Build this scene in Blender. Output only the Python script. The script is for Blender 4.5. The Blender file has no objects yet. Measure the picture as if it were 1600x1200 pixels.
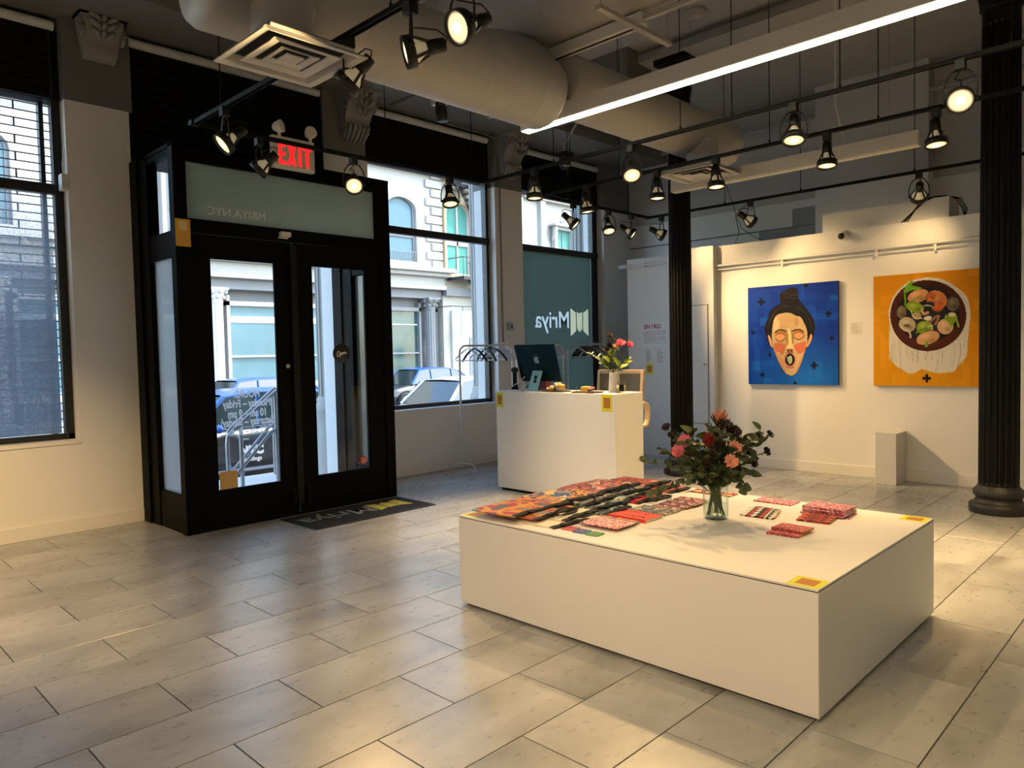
import bpy, bmesh, math, random
import numpy as np
from mathutils import Vector, Matrix
R = math.radians
random.seed(7)
SC = bpy.context.scene
COL = SC.collection

# ---------------------------------------------------------------- camera
cd = bpy.data.cameras.new('camera')
cd.sensor_width = 36.0
cd.lens = 25.72
cd.clip_start = 0.05
cd.clip_end = 300
cam = bpy.data.objects.new('camera', cd)
COL.objects.link(cam)
_yaw, _pit, _rol = R(44.34), R(-2.457), R(-1.275)
_f = Vector((math.cos(_yaw) * math.cos(_pit), math.sin(_yaw) * math.cos(_pit), math.sin(_pit)))
_r = Vector((math.sin(_yaw), -math.cos(_yaw), 0))
_u = _r.cross(_f)
_r2 = math.cos(_rol) * _r + math.sin(_rol) * _u
_u2 = -math.sin(_rol) * _r + math.cos(_rol) * _u
cam.matrix_world = Matrix(((_r2.x, _u2.x, -_f.x, 0), (_r2.y, _u2.y, -_f.y, 0), (_r2.z, _u2.z, -_f.z, 1.5), (0, 0, 0, 1)))
SC.camera = cam

# ---------------------------------------------------------------- sky, sun, exposure
SKY, SUN = 1.2, 2.6
wd = bpy.data.worlds.new('sky')
SC.world = wd
wd.use_nodes = True
wn = wd.node_tree
wn.nodes.clear()
_sky = wn.nodes.new('ShaderNodeTexSky')
_sky.sky_type = 'NISHITA'
_sky.sun_disc = False
_sky.sun_elevation = R(50)
_sky.sun_rotation = R(145)
_sky.air_density = 1.0
_sky.dust_density = 1.5
_bg = wn.nodes.new('ShaderNodeBackground')
_bg.inputs['Strength'].default_value = SKY
_wo = wn.nodes.new('ShaderNodeOutputWorld')
wn.links.new(_sky.outputs[0], _bg.inputs[0])
wn.links.new(_bg.outputs[0], _wo.inputs[0])
sd = bpy.data.lights.new('sun', 'SUN')
sd.energy = SUN
sd.angle = R(0.6)
sd.color = (1.0, 0.95, 0.86)
so = bpy.data.objects.new('sun', sd)
COL.objects.link(so)
so.rotation_euler = Vector((0.45, -0.62, 0.92)).to_track_quat('Z', 'Y').to_euler()
SC.view_settings.view_transform = 'Standard'
SC.view_settings.look = 'None'
SC.view_settings.exposure = 0.0
SC.view_settings.gamma = 1.0
SC.view_settings.use_curve_mapping = False
SPOT_W = 300.0          # one track lamp
LED_E = 11.0            # linear lamp lens
WARM = (1.0, 0.65, 0.28)
SC.cycles.max_bounces = 10
SC.cycles.transparent_max_bounces = 24
SC.cycles.sample_clamp_indirect = 6.0

# ---------------------------------------------------------------- colours, materials
def lin(c):
    return c / 12.92 if c <= 0.04045 else ((c + 0.055) / 1.055) ** 2.4
def rgb(r, g, b):
    return (lin(r / 255), lin(g / 255), lin(b / 255), 1.0)
_M = {}
def mat(name, col=(0.5, 0.5, 0.5, 1), rough=0.5, metal=0.0, var=0.0, scale=4.0, bump=0.0, bscale=60.0, emit=None, estr=0.0, spec=None, stretch=None):
    """procedural principled material: noise-varied colour, optional fine relief"""
    if name in _M:
        return _M[name]
    m = bpy.data.materials.new(name)
    m.use_nodes = True
    nt = m.node_tree
    N, L = nt.nodes, nt.links
    p = N['Principled BSDF']
    if len(col) == 3:
        col = (*col, 1)
    p.inputs['Base Color'].default_value = col
    p.inputs['Roughness'].default_value = rough
    p.inputs['Metallic'].default_value = metal
    if spec is not None:
        p.inputs['Specular IOR Level'].default_value = spec
    tc = N.new('ShaderNodeTexCoord')
    src = tc.outputs['Object']
    if stretch:
        mp = N.new('ShaderNodeMapping')
        mp.inputs['Scale'].default_value = stretch
        L.new(src, mp.inputs[0])
        src = mp.outputs[0]
    if var > 0:
        nz = N.new('ShaderNodeTexNoise')
        nz.inputs['Scale'].default_value = scale
        nz.inputs['Detail'].default_value = 5
        L.new(src, nz.inputs['Vector'])
        mx = N.new('ShaderNodeMix')
        mx.data_type = 'RGBA'
        mx.inputs[6].default_value = tuple(min(1, c * (1 + var)) for c in col[:3]) + (1,)
        mx.inputs[7].default_value = tuple(c * (1 - var) for c in col[:3]) + (1,)
        L.new(nz.outputs[0], mx.inputs[0])
        L.new(mx.outputs[2], p.inputs['Base Color'])
    if bump > 0:
        n2 = N.new('ShaderNodeTexNoise')
        n2.inputs['Scale'].default_value = bscale
        n2.inputs['Detail'].default_value = 3
        L.new(src, n2.inputs['Vector'])
        b = N.new('ShaderNodeBump')
        b.inputs['Strength'].default_value = bump
        b.inputs['Distance'].default_value = 0.01
        L.new(n2.outputs[0], b.inputs['Height'])
        L.new(b.outputs[0], p.inputs['Normal'])
    if emit:
        p.inputs['Emission Color'].default_value = (*emit[:3], 1)
        p.inputs['Emission Strength'].default_value = estr
    _M[name] = m
    return m
def glass(name, tint=(1, 1, 1), refl=1.0, rough=0.0, haze=0.0, hcol=(0.8, 0.9, 0.9)):
    """pane: clear transmission with Fresnel reflection, optional film haze"""
    if name in _M:
        return _M[name]
    m = bpy.data.materials.new(name)
    m.use_nodes = True
    nt = m.node_tree
    N, L = nt.nodes, nt.links
    N.clear()
    out = N.new('ShaderNodeOutputMaterial')
    tr = N.new('ShaderNodeBsdfTransparent')
    tr.inputs[0].default_value = (*tint, 1)
    gl = N.new('ShaderNodeBsdfGlossy')
    gl.inputs['Roughness'].default_value = rough
    ge = N.new('ShaderNodeNewGeometry')
    dt_ = N.new('ShaderNodeVectorMath'); dt_.operation = 'DOT_PRODUCT'
    L.new(ge.outputs['Normal'], dt_.inputs[0]); L.new(ge.outputs['Incoming'], dt_.inputs[1])
    def mth(op, a, b=None):
        q = N.new('ShaderNodeMath'); q.operation = op
        L.new(a, q.inputs[0])
        if b is not None:
            q.inputs[1].default_value = b
        return q.outputs[0]
    ab = mth('ABSOLUTE', dt_.outputs['Value'])
    om = N.new('ShaderNodeMath'); om.operation = 'SUBTRACT'; om.inputs[0].default_value = 1.0; om.use_clamp = True
    L.new(ab, om.inputs[1])
    fr_ = mth('ADD', mth('MULTIPLY', mth('POWER', om.outputs[0], 5.0), 0.96), 0.04)
    mu = N.new('ShaderNodeMath')
    mu.operation = 'MULTIPLY'
    mu.use_clamp = True
    mu.inputs[1].default_value = refl * 0.55
    L.new(fr_, mu.inputs[0])
    mx = N.new('ShaderNodeMixShader')
    L.new(mu.outputs[0], mx.inputs[0])
    base = tr.outputs[0]
    if haze > 0:
        tl = N.new('ShaderNodeBsdfTranslucent')
        tl.inputs[0].default_value = (*hcol, 1)
        df = N.new('ShaderNodeBsdfDiffuse')
        df.inputs[0].default_value = (*[c * 0.6 for c in hcol], 1)
        a = N.new('ShaderNodeMixShader')
        a.inputs[0].default_value = 0.3
        L.new(tl.outputs[0], a.inputs[1])
        L.new(df.outputs[0], a.inputs[2])
        h = N.new('ShaderNodeMixShader')
        h.inputs[0].default_value = haze
        L.new(tr.outputs[0], h.inputs[1])
        L.new(a.outputs[0], h.inputs[2])
        base = h.outputs[0]
    L.new(base, mx.inputs[1])
    L.new(gl.outputs[0], mx.inputs[2])
    L.new(mx.outputs[0], out.inputs[0])
    _M[name] = m
    return m
def attr_mat(name, rough=0.6, bump=0.0):
    """colour painted per vertex (print on paper, cloth, canvas)"""
    if name in _M:
        return _M[name]
    m = mat(name, rough=rough, bump=bump, bscale=220, spec=0.15)
    a = m.node_tree.nodes.new('ShaderNodeAttribute')
    a.attribute_name = 'print'
    m.node_tree.links.new(a.outputs['Color'], m.node_tree.nodes['Principled BSDF'].inputs['Base Color'])
    return m
def pattern(name, cols, scale=20.0, kind='noise', rough=0.6, detail=2.0, stretch=(1, 1, 1), hard=True, seed=0.0):
    """printed pattern: noise / cells / waves through a colour ramp"""
    if name in _M:
        return _M[name]
    m = mat(name, rough=rough)
    N, L = m.node_tree.nodes, m.node_tree.links
    tc = N.new('ShaderNodeTexCoord')
    mp = N.new('ShaderNodeMapping')
    mp.inputs['Scale'].default_value = stretch
    mp.inputs['Location'].default_value = (seed, seed * 1.7, seed * 0.6)
    L.new(tc.outputs['Object'], mp.inputs[0])
    if kind == 'noise':
        t = N.new('ShaderNodeTexNoise')
        t.inputs['Scale'].default_value = scale
        t.inputs['Detail'].default_value = detail
        t.inputs['Distortion'].default_value = 0.6
        o = t.outputs[0]
    elif kind == 'cells':
        t = N.new('ShaderNodeTexVoronoi')
        t.inputs['Scale'].default_value = scale
        sp = N.new('ShaderNodeSeparateColor')
        L.new(t.outputs['Color'], sp.inputs[0])
        o = sp.outputs[0]
    else:
        t = N.new('ShaderNodeTexWave')
        t.inputs['Scale'].default_value = scale
        t.inputs['Distortion'].default_value = 6
        t.inputs['Detail'].default_value = 2
        o = t.outputs[0]
    L.new(mp.outputs[0], t.inputs['Vector'])
    rp = N.new('ShaderNodeValToRGB')
    if hard:
        rp.color_ramp.interpolation = 'CONSTANT'
    e = rp.color_ramp.elements
    n = len(cols)
    lo, hi = (0.3, 0.68) if kind == 'noise' else (0.0, 1.0)
    while len(e) < n:
        e.new(0.5)
    for i, c in enumerate(cols):
        e[i].position = lo + (hi - lo) * i / n
        e[i].color = c
    L.new(o, rp.inputs[0])
    L.new(rp.outputs[0], N['Principled BSDF'].inputs['Base Color'])
    return m

# ---------------------------------------------------------------- mesh builder
class MB:
    def __init__(s):
        s.v, s.f, s.m, s.s = [], [], [], []
    def add(s, vs, fs, mi=0, sm=False):
        o = len(s.v)
        s.v += [tuple(p) for p in vs]
        s.f += [tuple(i + o for i in q) for q in fs]
        s.m += [mi] * len(fs)
        s.s += [sm] * len(fs)
        return s
    def box(s, x0, x1, y0, y1, z0, z1, mi=0, M=None):
        vs = [(x, y, z) for x in (x0, x1) for y in (y0, y1) for z in (z0, z1)]
        if M is not None:
            vs = [M @ Vector(p) for p in vs]
        return s.add(vs, [(0, 1, 3, 2), (4, 6, 7, 5), (0, 4, 5, 1), (2, 3, 7, 6), (0, 2, 6, 4), (1, 5, 7, 3)], mi)
    def bar(s, p0, p1, w, h, mi=0, up=(0, 0, 1)):
        p0, p1 = Vector(p0), Vector(p1)
        d = p1 - p0
        q = d.normalized()
        a = q.cross(Vector(up))
        if a.length < 1e-4:
            a = q.cross(Vector((1, 0, 0)))
        a.normalize()
        b = a.cross(q)
        M = Matrix(((a.x, q.x, b.x, p0.x), (a.y, q.y, b.y, p0.y), (a.z, q.z, b.z, p0.z), (0, 0, 0, 1)))
        return s.box(-w / 2, w / 2, 0, d.length, -h / 2, h / 2, mi, M)
    def cyl(s, p0, p1, r0, r1=None, n=12, mi=0, caps=True, sm=True):
        return s.loft([(p0, r0), (p1, r0 if r1 is None else r1)], n, mi, caps, sm)
    def loft(s, st, n=12, mi=0, caps=True, sm=True):
        """stations of (point, radius) along a path"""
        P = [Vector(p) for p, _ in st]
        rings = []
        ref = None
        for i, (p, r) in enumerate(st):
            d = (P[min(i + 1, len(P) - 1)] - P[max(i - 1, 0)])
            d = d.normalized() if d.length > 1e-9 else Vector((0, 0, 1))
            if ref is None:
                ref = d.cross(Vector((0, 0, 1)))
                if ref.length < 1e-3:
                    ref = d.cross(Vector((1, 0, 0)))
            a = (ref - d * ref.dot(d)).normalized()
            ref = a
            b = d.cross(a)
            rings.append([P[i] + r * (math.cos(2 * math.pi * k / n) * a + math.sin(2 * math.pi * k / n) * b) for k in range(n)])
        vs = [v for q in rings for v in q]
        fs = [(i * n + k, i * n + (k + 1) % n, (i + 1) * n + (k + 1) % n, (i + 1) * n + k) for i in range(len(st) - 1) for k in range(n)]
        s.add(vs, fs, mi, sm)
        if caps:
            if st[0][1] > 1e-6:
                s.add(rings[0], [tuple(range(n))[::-1]], mi)
            if st[-1][1] > 1e-6:
                s.add(rings[-1], [tuple(range(n))], mi)
        return s
    def tube(s, path, r, n=8, mi=0, caps=True):
        return s.loft([(p, r) for p in path], n, mi, caps)
    def lathe(s, prof, n=24, mi=0, M=None, sm=True, caps=True):
        vs = [Vector((r * math.cos(2 * math.pi * k / n), r * math.sin(2 * math.pi * k / n), z)) for r, z in prof for k in range(n)]
        if M is not None:
            vs = [M @ v for v in vs]
        fs = [(i * n + k, i * n + (k + 1) % n, (i + 1) * n + (k + 1) % n, (i + 1) * n + k) for i in range(len(prof) - 1) for k in range(n)]
        s.add(vs, fs, mi, sm)
        if caps:
            if prof[0][0] > 1e-6:
                s.add(vs[:n], [tuple(range(n))[::-1]], mi)
            if prof[-1][0] > 1e-6:
                s.add(vs[-n:], [tuple(range(n))], mi)
        return s
    def prism(s, pts, d, M=None, mi=0):
        """2-D outline in local xy, thickness d along local z"""
        n = len(pts)
        vs = [Vector((x, y, 0)) for x, y in pts] + [Vector((x, y, d)) for x, y in pts]
        if M is not None:
            vs = [M @ v for v in vs]
        fs = [tuple(range(n))[::-1], tuple(range(n, 2 * n))] + [(i, (i + 1) % n, n + (i + 1) % n, n + i) for i in range(n)]
        return s.add(vs, fs, mi)
    def ball(s, c, r, nu=10, nv=7, sc=(1, 1, 1), mi=0):
        c = Vector(c)
        vs = [c + Vector((sc[0] * r * math.sin(math.pi * j / nv) * math.cos(2 * math.pi * i / nu), sc[1] * r * math.sin(math.pi * j / nv) * math.sin(2 * math.pi * i / nu), sc[2] * r * math.cos(math.pi * j / nv))) for j in range(nv + 1) for i in range(nu)]
        fs = [(j * nu + i, (j + 1) * nu + i, (j + 1) * nu + (i + 1) % nu, j * nu + (i + 1) % nu) for j in range(nv) for i in range(nu)]
        return s.add(vs, fs, mi, True)
    def grid(s, fn, nu, nv, mi=0, sm=True):
        vs = [fn(i / nu, j / nv) for j in range(nv + 1) for i in range(nu + 1)]
        fs = [(j * (nu + 1) + i, j * (nu + 1) + i + 1, (j + 1) * (nu + 1) + i + 1, (j + 1) * (nu + 1) + i) for j in range(nv) for i in range(nu)]
        return s.add(vs, fs, mi, sm)
    def mesh(s, name, mats):
        me = bpy.data.meshes.new(name)
        me.from_pydata(s.v, [], s.f)
        for m in (mats if isinstance(mats, (list, tuple)) else [mats]):
            me.materials.append(m)
        me.polygons.foreach_set('material_index', s.m)
        me.polygons.foreach_set('use_smooth', s.s)
        bm = bmesh.new()
        bm.from_mesh(me)
        bmesh.ops.recalc_face_normals(bm, faces=bm.faces)
        bm.to_mesh(me)
        bm.free()
        me.update()
        return me
    def build(s, name, mats, parent=None, bevel=0.0):
        return link(name, s.mesh(name, mats), parent, bevel)
def link(name, me, parent=None, bevel=0.0):
    o = bpy.data.objects.new(name, me)
    COL.objects.link(o)
    if parent is not None:
        o.parent = parent
    if bevel:
        b = o.modifiers.new('edge', 'BEVEL')
        b.width = bevel
        b.segments = 2
        b.limit_method = 'ANGLE'
        b.angle_limit = R(40)
    return o
def tag(o, label, cat, group=None, kind=None):
    if label:
        o['label'] = label
    if cat:
        o['category'] = cat
    if group:
        o['group'] = group
    if kind:
        o['kind'] = kind
    return o
def thing(name, label, cat, loc=(0, 0, 0), rot=(0, 0, 0), group=None):
    o = bpy.data.objects.new(name, None)
    o.empty_display_size = 0.1
    COL.objects.link(o)
    o.location = loc
    o.rotation_euler = rot
    return tag(o, label, cat, group)
def struct(name, label=None, loc=(0, 0, 0)):
    o = bpy.data.objects.new(name, None)
    COL.objects.link(o)
    o.location = loc
    o['kind'] = 'structure'
    if label:
        o['label'] = label
    return o
def smesh(name, mb, m, label=None, parent=None, bevel=0):
    o = mb.build(name, m, parent, bevel)
    if parent is None:
        o['kind'] = 'structure'
        if label:
            o['label'] = label
    return o
def B(*a, **k):
    return MB().box(*a, **k)
def copy_tree(o, parent=None):
    c = o.copy()
    COL.objects.link(c)
    if parent is not None:
        c.parent = parent
    for ch in list(o.children):
        copy_tree(ch, c)
    return c
def rot_to(d, up=(0, 0, 1)):
    """matrix whose local +Z points along d"""
    return Vector(d).to_track_quat('Z', 'Y').to_matrix().to_4x4()
def T(x, y, z):
    return Matrix.Translation((x, y, z))
_tc = {}
def text(body, size, depth=0.002, shear=0.0, align='CENTER', bold=0.0, space=1.0):
    """lettering as a mesh lying in local xy, facing +z"""
    cu = bpy.data.curves.new('lettering', 'FONT')
    cu.body = body
    cu.size = size
    cu.extrude = depth / 2
    cu.shear = shear
    cu.align_x = align
    cu.offset = bold
    cu.space_character = space
    cu.resolution_u = 3
    ob = bpy.data.objects.new('lettering', cu)
    COL.objects.link(ob)
    dg = bpy.context.evaluated_depsgraph_get()
    me = bpy.data.meshes.new_from_object(ob.evaluated_get(dg))
    bpy.data.objects.remove(ob)
    bpy.data.curves.remove(cu)
    return me
def put_text(name, me, m, parent, M):
    me.materials.clear()
    me.materials.append(m)
    o = link(name, me, parent)
    o.matrix_local = M
    return o
# orientation of flat lettering: local x -> ex, local y -> ey
def frame(o, ex, ey):
    ex, ey = Vector(ex).normalized(), Vector(ey).normalized()
    ez = ex.cross(ey)
    return Matrix(((ex.x, ey.x, ez.x, o[0]), (ex.y, ey.y, ez.y, o[1]), (ex.z, ey.z, ez.z, o[2]), (0, 0, 0, 1)))

# ---------------------------------------------------------------- shared materials
WHITE = mat('white wall paint', (0.80, 0.79, 0.765), 0.6, var=0.03, scale=1.5, bump=0.06, bscale=90)
GREY = mat('grey wall paint', (0.155, 0.158, 0.155), 0.55, var=0.05, scale=1.2, bump=0.08, bscale=60)
CEIL = mat('grey ceiling paint', (0.36, 0.36, 0.35), 0.6, var=0.06, scale=0.8, bump=0.1, bscale=30)
BLACK = mat('black door enamel', (0.0022, 0.0022, 0.0023), 0.5, var=0.1, scale=3, bump=0.03, spec=0.07)
BLKM = mat('black powder coat', (0.006, 0.006, 0.006), 0.45, spec=0.2)
SHUT = mat('black shutter slat', (0.0045, 0.005, 0.0055), 0.55, var=0.2, scale=6, spec=0.15)
DUCT = mat('painted duct', (0.41, 0.40, 0.375), 0.45, var=0.04, scale=2, bump=0.05, bscale=25)
FIXT = mat('off-white fixture enamel', (0.72, 0.70, 0.65), 0.4)
GREYU = mat('mid grey upper wall paint', (0.50, 0.51, 0.505), 0.55, var=0.05, scale=1.2, bump=0.08, bscale=60)
LAMI = mat('white laminate', (0.80, 0.79, 0.76), 0.38, var=0.02, scale=2)
BASEB = mat('white baseboard', (0.78, 0.76, 0.72), 0.5, var=0.02)
GLASS = glass('window glass', (0.96, 0.985, 0.975))
STEEL = mat('brushed steel', (0.42, 0.42, 0.43), 0.3, 1.0, var=0.1, scale=20)
STONE = mat('pale painted iron', (0.50, 0.49, 0.46), 0.6, var=0.08, scale=2, bump=0.1)
YEL = mat('yellow sticker', rgb(214, 214, 20), 0.45)
BRN = mat('orange brown sticker ink', rgb(176, 112, 30), 0.5)
CARD = mat('tan card', rgb(205, 170, 110), 0.7, var=0.06, scale=20)
LETW = mat('white lettering', (0.8, 0.8, 0.78), 0.5)
# ================================================================ ROOM SHELL
FY = 7.25                                   # inner face of the street wall
# ---- floor: every tile in view is a part, the rest one joined part
def tile_mat():
    m = mat('stone look floor tile', (0.40, 0.385, 0.36), 0.33)
    N, L = m.node_tree.nodes, m.node_tree.links
    p = N['Principled BSDF']
    g = N.new('ShaderNodeNewGeometry')
    oi = N.new('ShaderNodeObjectInfo')
    mul = N.new('ShaderNodeVectorMath'); mul.operation = 'SCALE'
    cmb = N.new('ShaderNodeCombineXYZ')
    L.new(oi.outputs['Random'], cmb.inputs[0]); L.new(oi.outputs['Random'], cmb.inputs[1]); L.new(oi.outputs['Random'], cmb.inputs[2])
    mul.inputs['Scale'].default_value = 37.0
    L.new(cmb.outputs[0], mul.inputs[0])
    ad = N.new('ShaderNodeVectorMath'); ad.operation = 'ADD'
    L.new(g.outputs['Position'], ad.inputs[0]); L.new(mul.outputs[0], ad.inputs[1])
    mp = N.new('ShaderNodeMapping'); mp.inputs['Scale'].default_value = (0.9, 1.6, 1)
    L.new(ad.outputs[0], mp.inputs[0])
    n1 = N.new('ShaderNodeTexNoise'); n1.inputs['Scale'].default_value = 1.7; n1.inputs['Detail'].default_value = 6; n1.inputs['Roughness'].default_value = 0.58; n1.inputs['Distortion'].default_value = 0.4
    L.new(mp.outputs[0], n1.inputs['Vector'])
    rp = N.new('ShaderNodeValToRGB')
    e = rp.color_ramp.elements
    e[0].position = 0.32; e[0].color = (0.25, 0.254, 0.256, 1)
    e[1].position = 0.64; e[1].color = (0.45, 0.465, 0.472, 1)
    x = e.new(0.46); x.color = (0.355, 0.364, 0.367, 1)
    L.new(n1.outputs[0], rp.inputs[0])
    n2 = N.new('ShaderNodeTexNoise'); n2.inputs['Scale'].default_value = 15; n2.inputs['Detail'].default_value = 4
    L.new(mp.outputs[0], n2.inputs['Vector'])
    hs = N.new('ShaderNodeHueSaturation')
    mr = N.new('ShaderNodeMapRange'); mr.inputs['To Min'].default_value = 0.92; mr.inputs['To Max'].default_value = 1.07
    L.new(n2.outputs[0], mr.inputs['Value']); L.new(mr.outputs[0], hs.inputs['Value'])
    L.new(rp.outputs[0], hs.inputs['Color']); L.new(hs.outputs[0], p.inputs['Base Color'])
    r2 = N.new('ShaderNodeMapRange'); r2.inputs['To Min'].default_value = 0.26; r2.inputs['To Max'].default_value = 0.30; p.inputs['Specular IOR Level'].default_value = 0.65
    L.new(n2.outputs[0], r2.inputs['Value']); L.new(r2.outputs[0], p.inputs['Roughness'])
    b = N.new('ShaderNodeBump'); b.inputs['Strength'].default_value = 0.012; b.inputs['Distance'].default_value = 0.004
    L.new(n2.outputs[0], b.inputs['Height']); L.new(b.outputs[0], p.inputs['Normal'])
    return m
TILE = tile_mat()
GROUT = mat('dark tile grout', (0.035, 0.032, 0.028), 0.9, var=0.1)
floor = smesh('floor', B(-3.0, 10.4, -3.0, FY + 0.1, -0.12, -0.003), GROUT, 'grey stone-look tiled floor laid in running bond')
TW, TH, GAP = 0.796, 0.3975, 0.005
tm = MB()
b_ = 0.0012
def tile_geo(mb, x0, x1, y0, y1):
    mb.box(x0, x1, y0, y1, -0.004, -b_)
    vs = [(x0, y0, -b_), (x1, y0, -b_), (x1, y1, -b_), (x0, y1, -b_), (x0 + b_, y0 + b_, 0), (x1 - b_, y0 + b_, 0), (x1 - b_, y1 - b_, 0), (x0 + b_, y1 - b_, 0)]
    mb.add(vs, [(4, 5, 6, 7), (0, 1, 5, 4), (1, 2, 6, 5), (2, 3, 7, 6), (3, 0, 4, 7)])
tile_geo(tm, -TW / 2 + GAP / 2, TW / 2 - GAP / 2, -TH / 2 + GAP / 2, TH / 2 - GAP / 2)
tile_me = tm.mesh('tile', TILE)
rest = MB()
ntile = 0
cinv = cam.matrix_world.inverted()
def seen(x, y):
    p = cinv @ Vector((x, y, 0))
    if p.z > -0.3:
        return False
    k = 1143.14 / -p.z
    return abs(p.x * k) < 800 and abs(p.y * k) < 600
for j in range(-19, 10):
    yc = 4.34 + (j + 0.5) * TH
    if yc - TH / 2 > FY - 0.03 or yc < -2.9:
        continue
    y1_ = min(yc + TH / 2, FY + 0.0)
    off = 0.816 if j % 2 == 0 else 1.216
    for i in range(-6, 13):
        xc = off + (i + 0.5) * TW
        x0, x1 = max(xc - TW / 2, -2.9), min(xc + TW / 2, 10.35)
        if x1 - x0 < 0.05:
            continue
        vis = any(seen(xc + dx, yc + dy) for dx in (-0.4, 0, 0.4) for dy in (-0.2, 0, 0.2))
        hid = (xc > 8.95 and yc < 6.2) or (x1 - x0 < TW - 0.01) or (y1_ < yc + TH / 2 - 0.001)
        if vis and not hid:
            t = link('tile', tile_me, floor)
            t.location = (xc, yc, 0)
            ntile += 1
        else:
            tile_geo(rest, x0 + GAP / 2, x1 - GAP / 2, yc - TH / 2 + GAP / 2, y1_ - (0 if y1_ == FY else GAP / 2))
ro = rest.build('tile_field', TILE, floor)
ro['kind'] = 'stuff'

# ---- ceiling, soffit along the street wall, beams
smesh('ceiling', MB().box(-3.0, 10.5, -3.0, 6.5, 5.0, 5.15), CEIL, 'dark grey painted ceiling')
smesh('trim_1', MB().box(-3.0, 10.5, 6.5, FY + 0.45, 4.5, 5.15), GREY, 'grey soffit running along above the street windows')
for k, (x0, x1, z0) in enumerate(((1.92, 2.5, 4.55), (7.14, 7.64, 4.52))):
    smesh('trim_%d' % (k + 2), MB().box(x0, x1, -3.0 if k == 0 else 5.0, 6.9, z0, 5.0), GREY, 'grey boxed ceiling beam resting on the %s corbel' % ('first' if k == 0 else 'third'))
st = MB()
st.box(5.02, 5.26, 5.45, 7.2, 4.55, 4.82)
st.box(4.98, 5.3, 5.45, 7.2, 4.53, 4.56)
smesh('trim_4', st, GREY, 'grey steel beam resting above the second corbel')
smesh('trim_5', MB().box(7.36, 7.84, -3.0, 6.5, 4.86, 5.0), CEIL, 'flat grey girder carried by the two black columns')
# ---- unseen sides of the shop
smesh('wall_left', B(-3.1, -3.0, -3.1, FY, 0, 5.1), WHITE)
smesh('wall_rear', B(-3.1, 10.5, -3.1, -3.0, 0, 5.1), WHITE)
# ---- far side wall with pilaster, white below, grey above
wr = MB()
wr.box(10.35, 10.5, -3.0, FY, 3.56, 5.1)
wall_right = smesh('wall_right', wr, GREYU, 'grey upper side wall behind the gallery box')
B(10.35, 10.5, -3.0, FY, 0, 3.56).build('lower_wall', WHITE, wall_right)
B(10.15, 10.35, 2.66, 4.05, 0, 3.62).build('pilaster', WHITE, wall_right)
B(10.15, 10.35, 2.66, 4.05, 3.62, 5.0).build('pilaster_top', GREYU, wall_right)
B(10.2, 10.35, 0.2, 2.0, 0, 3.72).build('pilaster', WHITE, wall_right)
B(10.2, 10.35, 0.2, 2.0, 3.72, 5.0).build('pilaster_top', GREYU, wall_right)
B(10.337, 10.35, 4.45, 4.95, 2.8, 3.2).build('paint_patch', mat('bluish grey paint patch', (0.30, 0.315, 0.325), 0.6), wall_right)
B(10.337, 10.35, 4.05, 4.45, 2.8, 3.45).build('paint_patch', mat('bluish grey paint patch'), wall_right)
B(10.33, 10.35, 4.0, FY, 3.19, 3.205).build('crease', GREY, wall_right)
# ---- gallery box: the white wall the paintings hang on
gb = MB()
gb.box(8.68, 8.88, -3.0, 4.75, 0, 2.81)
gb.box(8.88, 10.35, -3.0, 6.22, 2.71, 2.81)
wall_back = smesh('wall_back', gb, WHITE, 'white gallery wall with open ledge on top')
B(8.58, 8.95, 4.73, 5.42, 0, 2.815).build('pilaster', WHITE, wall_back)
B(8.8, 8.95, 5.42, 6.22, 0, 2.80).build('panel', WHITE, wall_back)
B(8.95, 10.35, 6.12, 6.22, 0, 2.71).build('return_wall', WHITE, wall_back)
# cupboard door in the pilaster: four hairline joints round a flush leaf
B(8.572, 8.58, 4.815, 5.32, 0.52, 2.06).build('cupboard_leaf', WHITE, wall_back)
jn = MB()
jn.box(8.5735, 8.58, 4.808, 4.815, 0.51, 2.07); jn.box(8.5735, 8.58, 5.32, 5.327, 0.51, 2.07)
jn.box(8.5735, 8.58, 4.808, 5.327, 2.06, 2.067); jn.box(8.5735, 8.58, 4.808, 5.327, 0.513, 0.52)
jn.build('joint', mat('dark joint', (0.03, 0.03, 0.03), 0.8), wall_back)
MB().cyl((8.572, 4.85, 1.29), (8.55, 4.85, 1.29), 0.006, n=10).ball((8.545, 4.85, 1.29), 0.014).build('knob', STEEL, wall_back)
# baseboards
def baseboard(n, x0, x1, y0, y1, lab):
    smesh('baseboard_' + n, B(x0, x1, y0, y1, 0, 0.125), BASEB, lab, bevel=0.004)
baseboard('back', 8.664, 8.68, -3.0, 4.73, 'white baseboard along the gallery wall')
baseboard('pilaster', 8.567, 8.58, 4.72, 5.42, 'white baseboard at the foot of the cupboard pilaster')
baseboard('left', -3.0, 2.44, FY - 0.016, FY, 'cream baseboard under the leftmost window')
baseboard('right', 4.67, 10.3, FY - 0.016, FY, 'white baseboard under the middle window')

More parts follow.
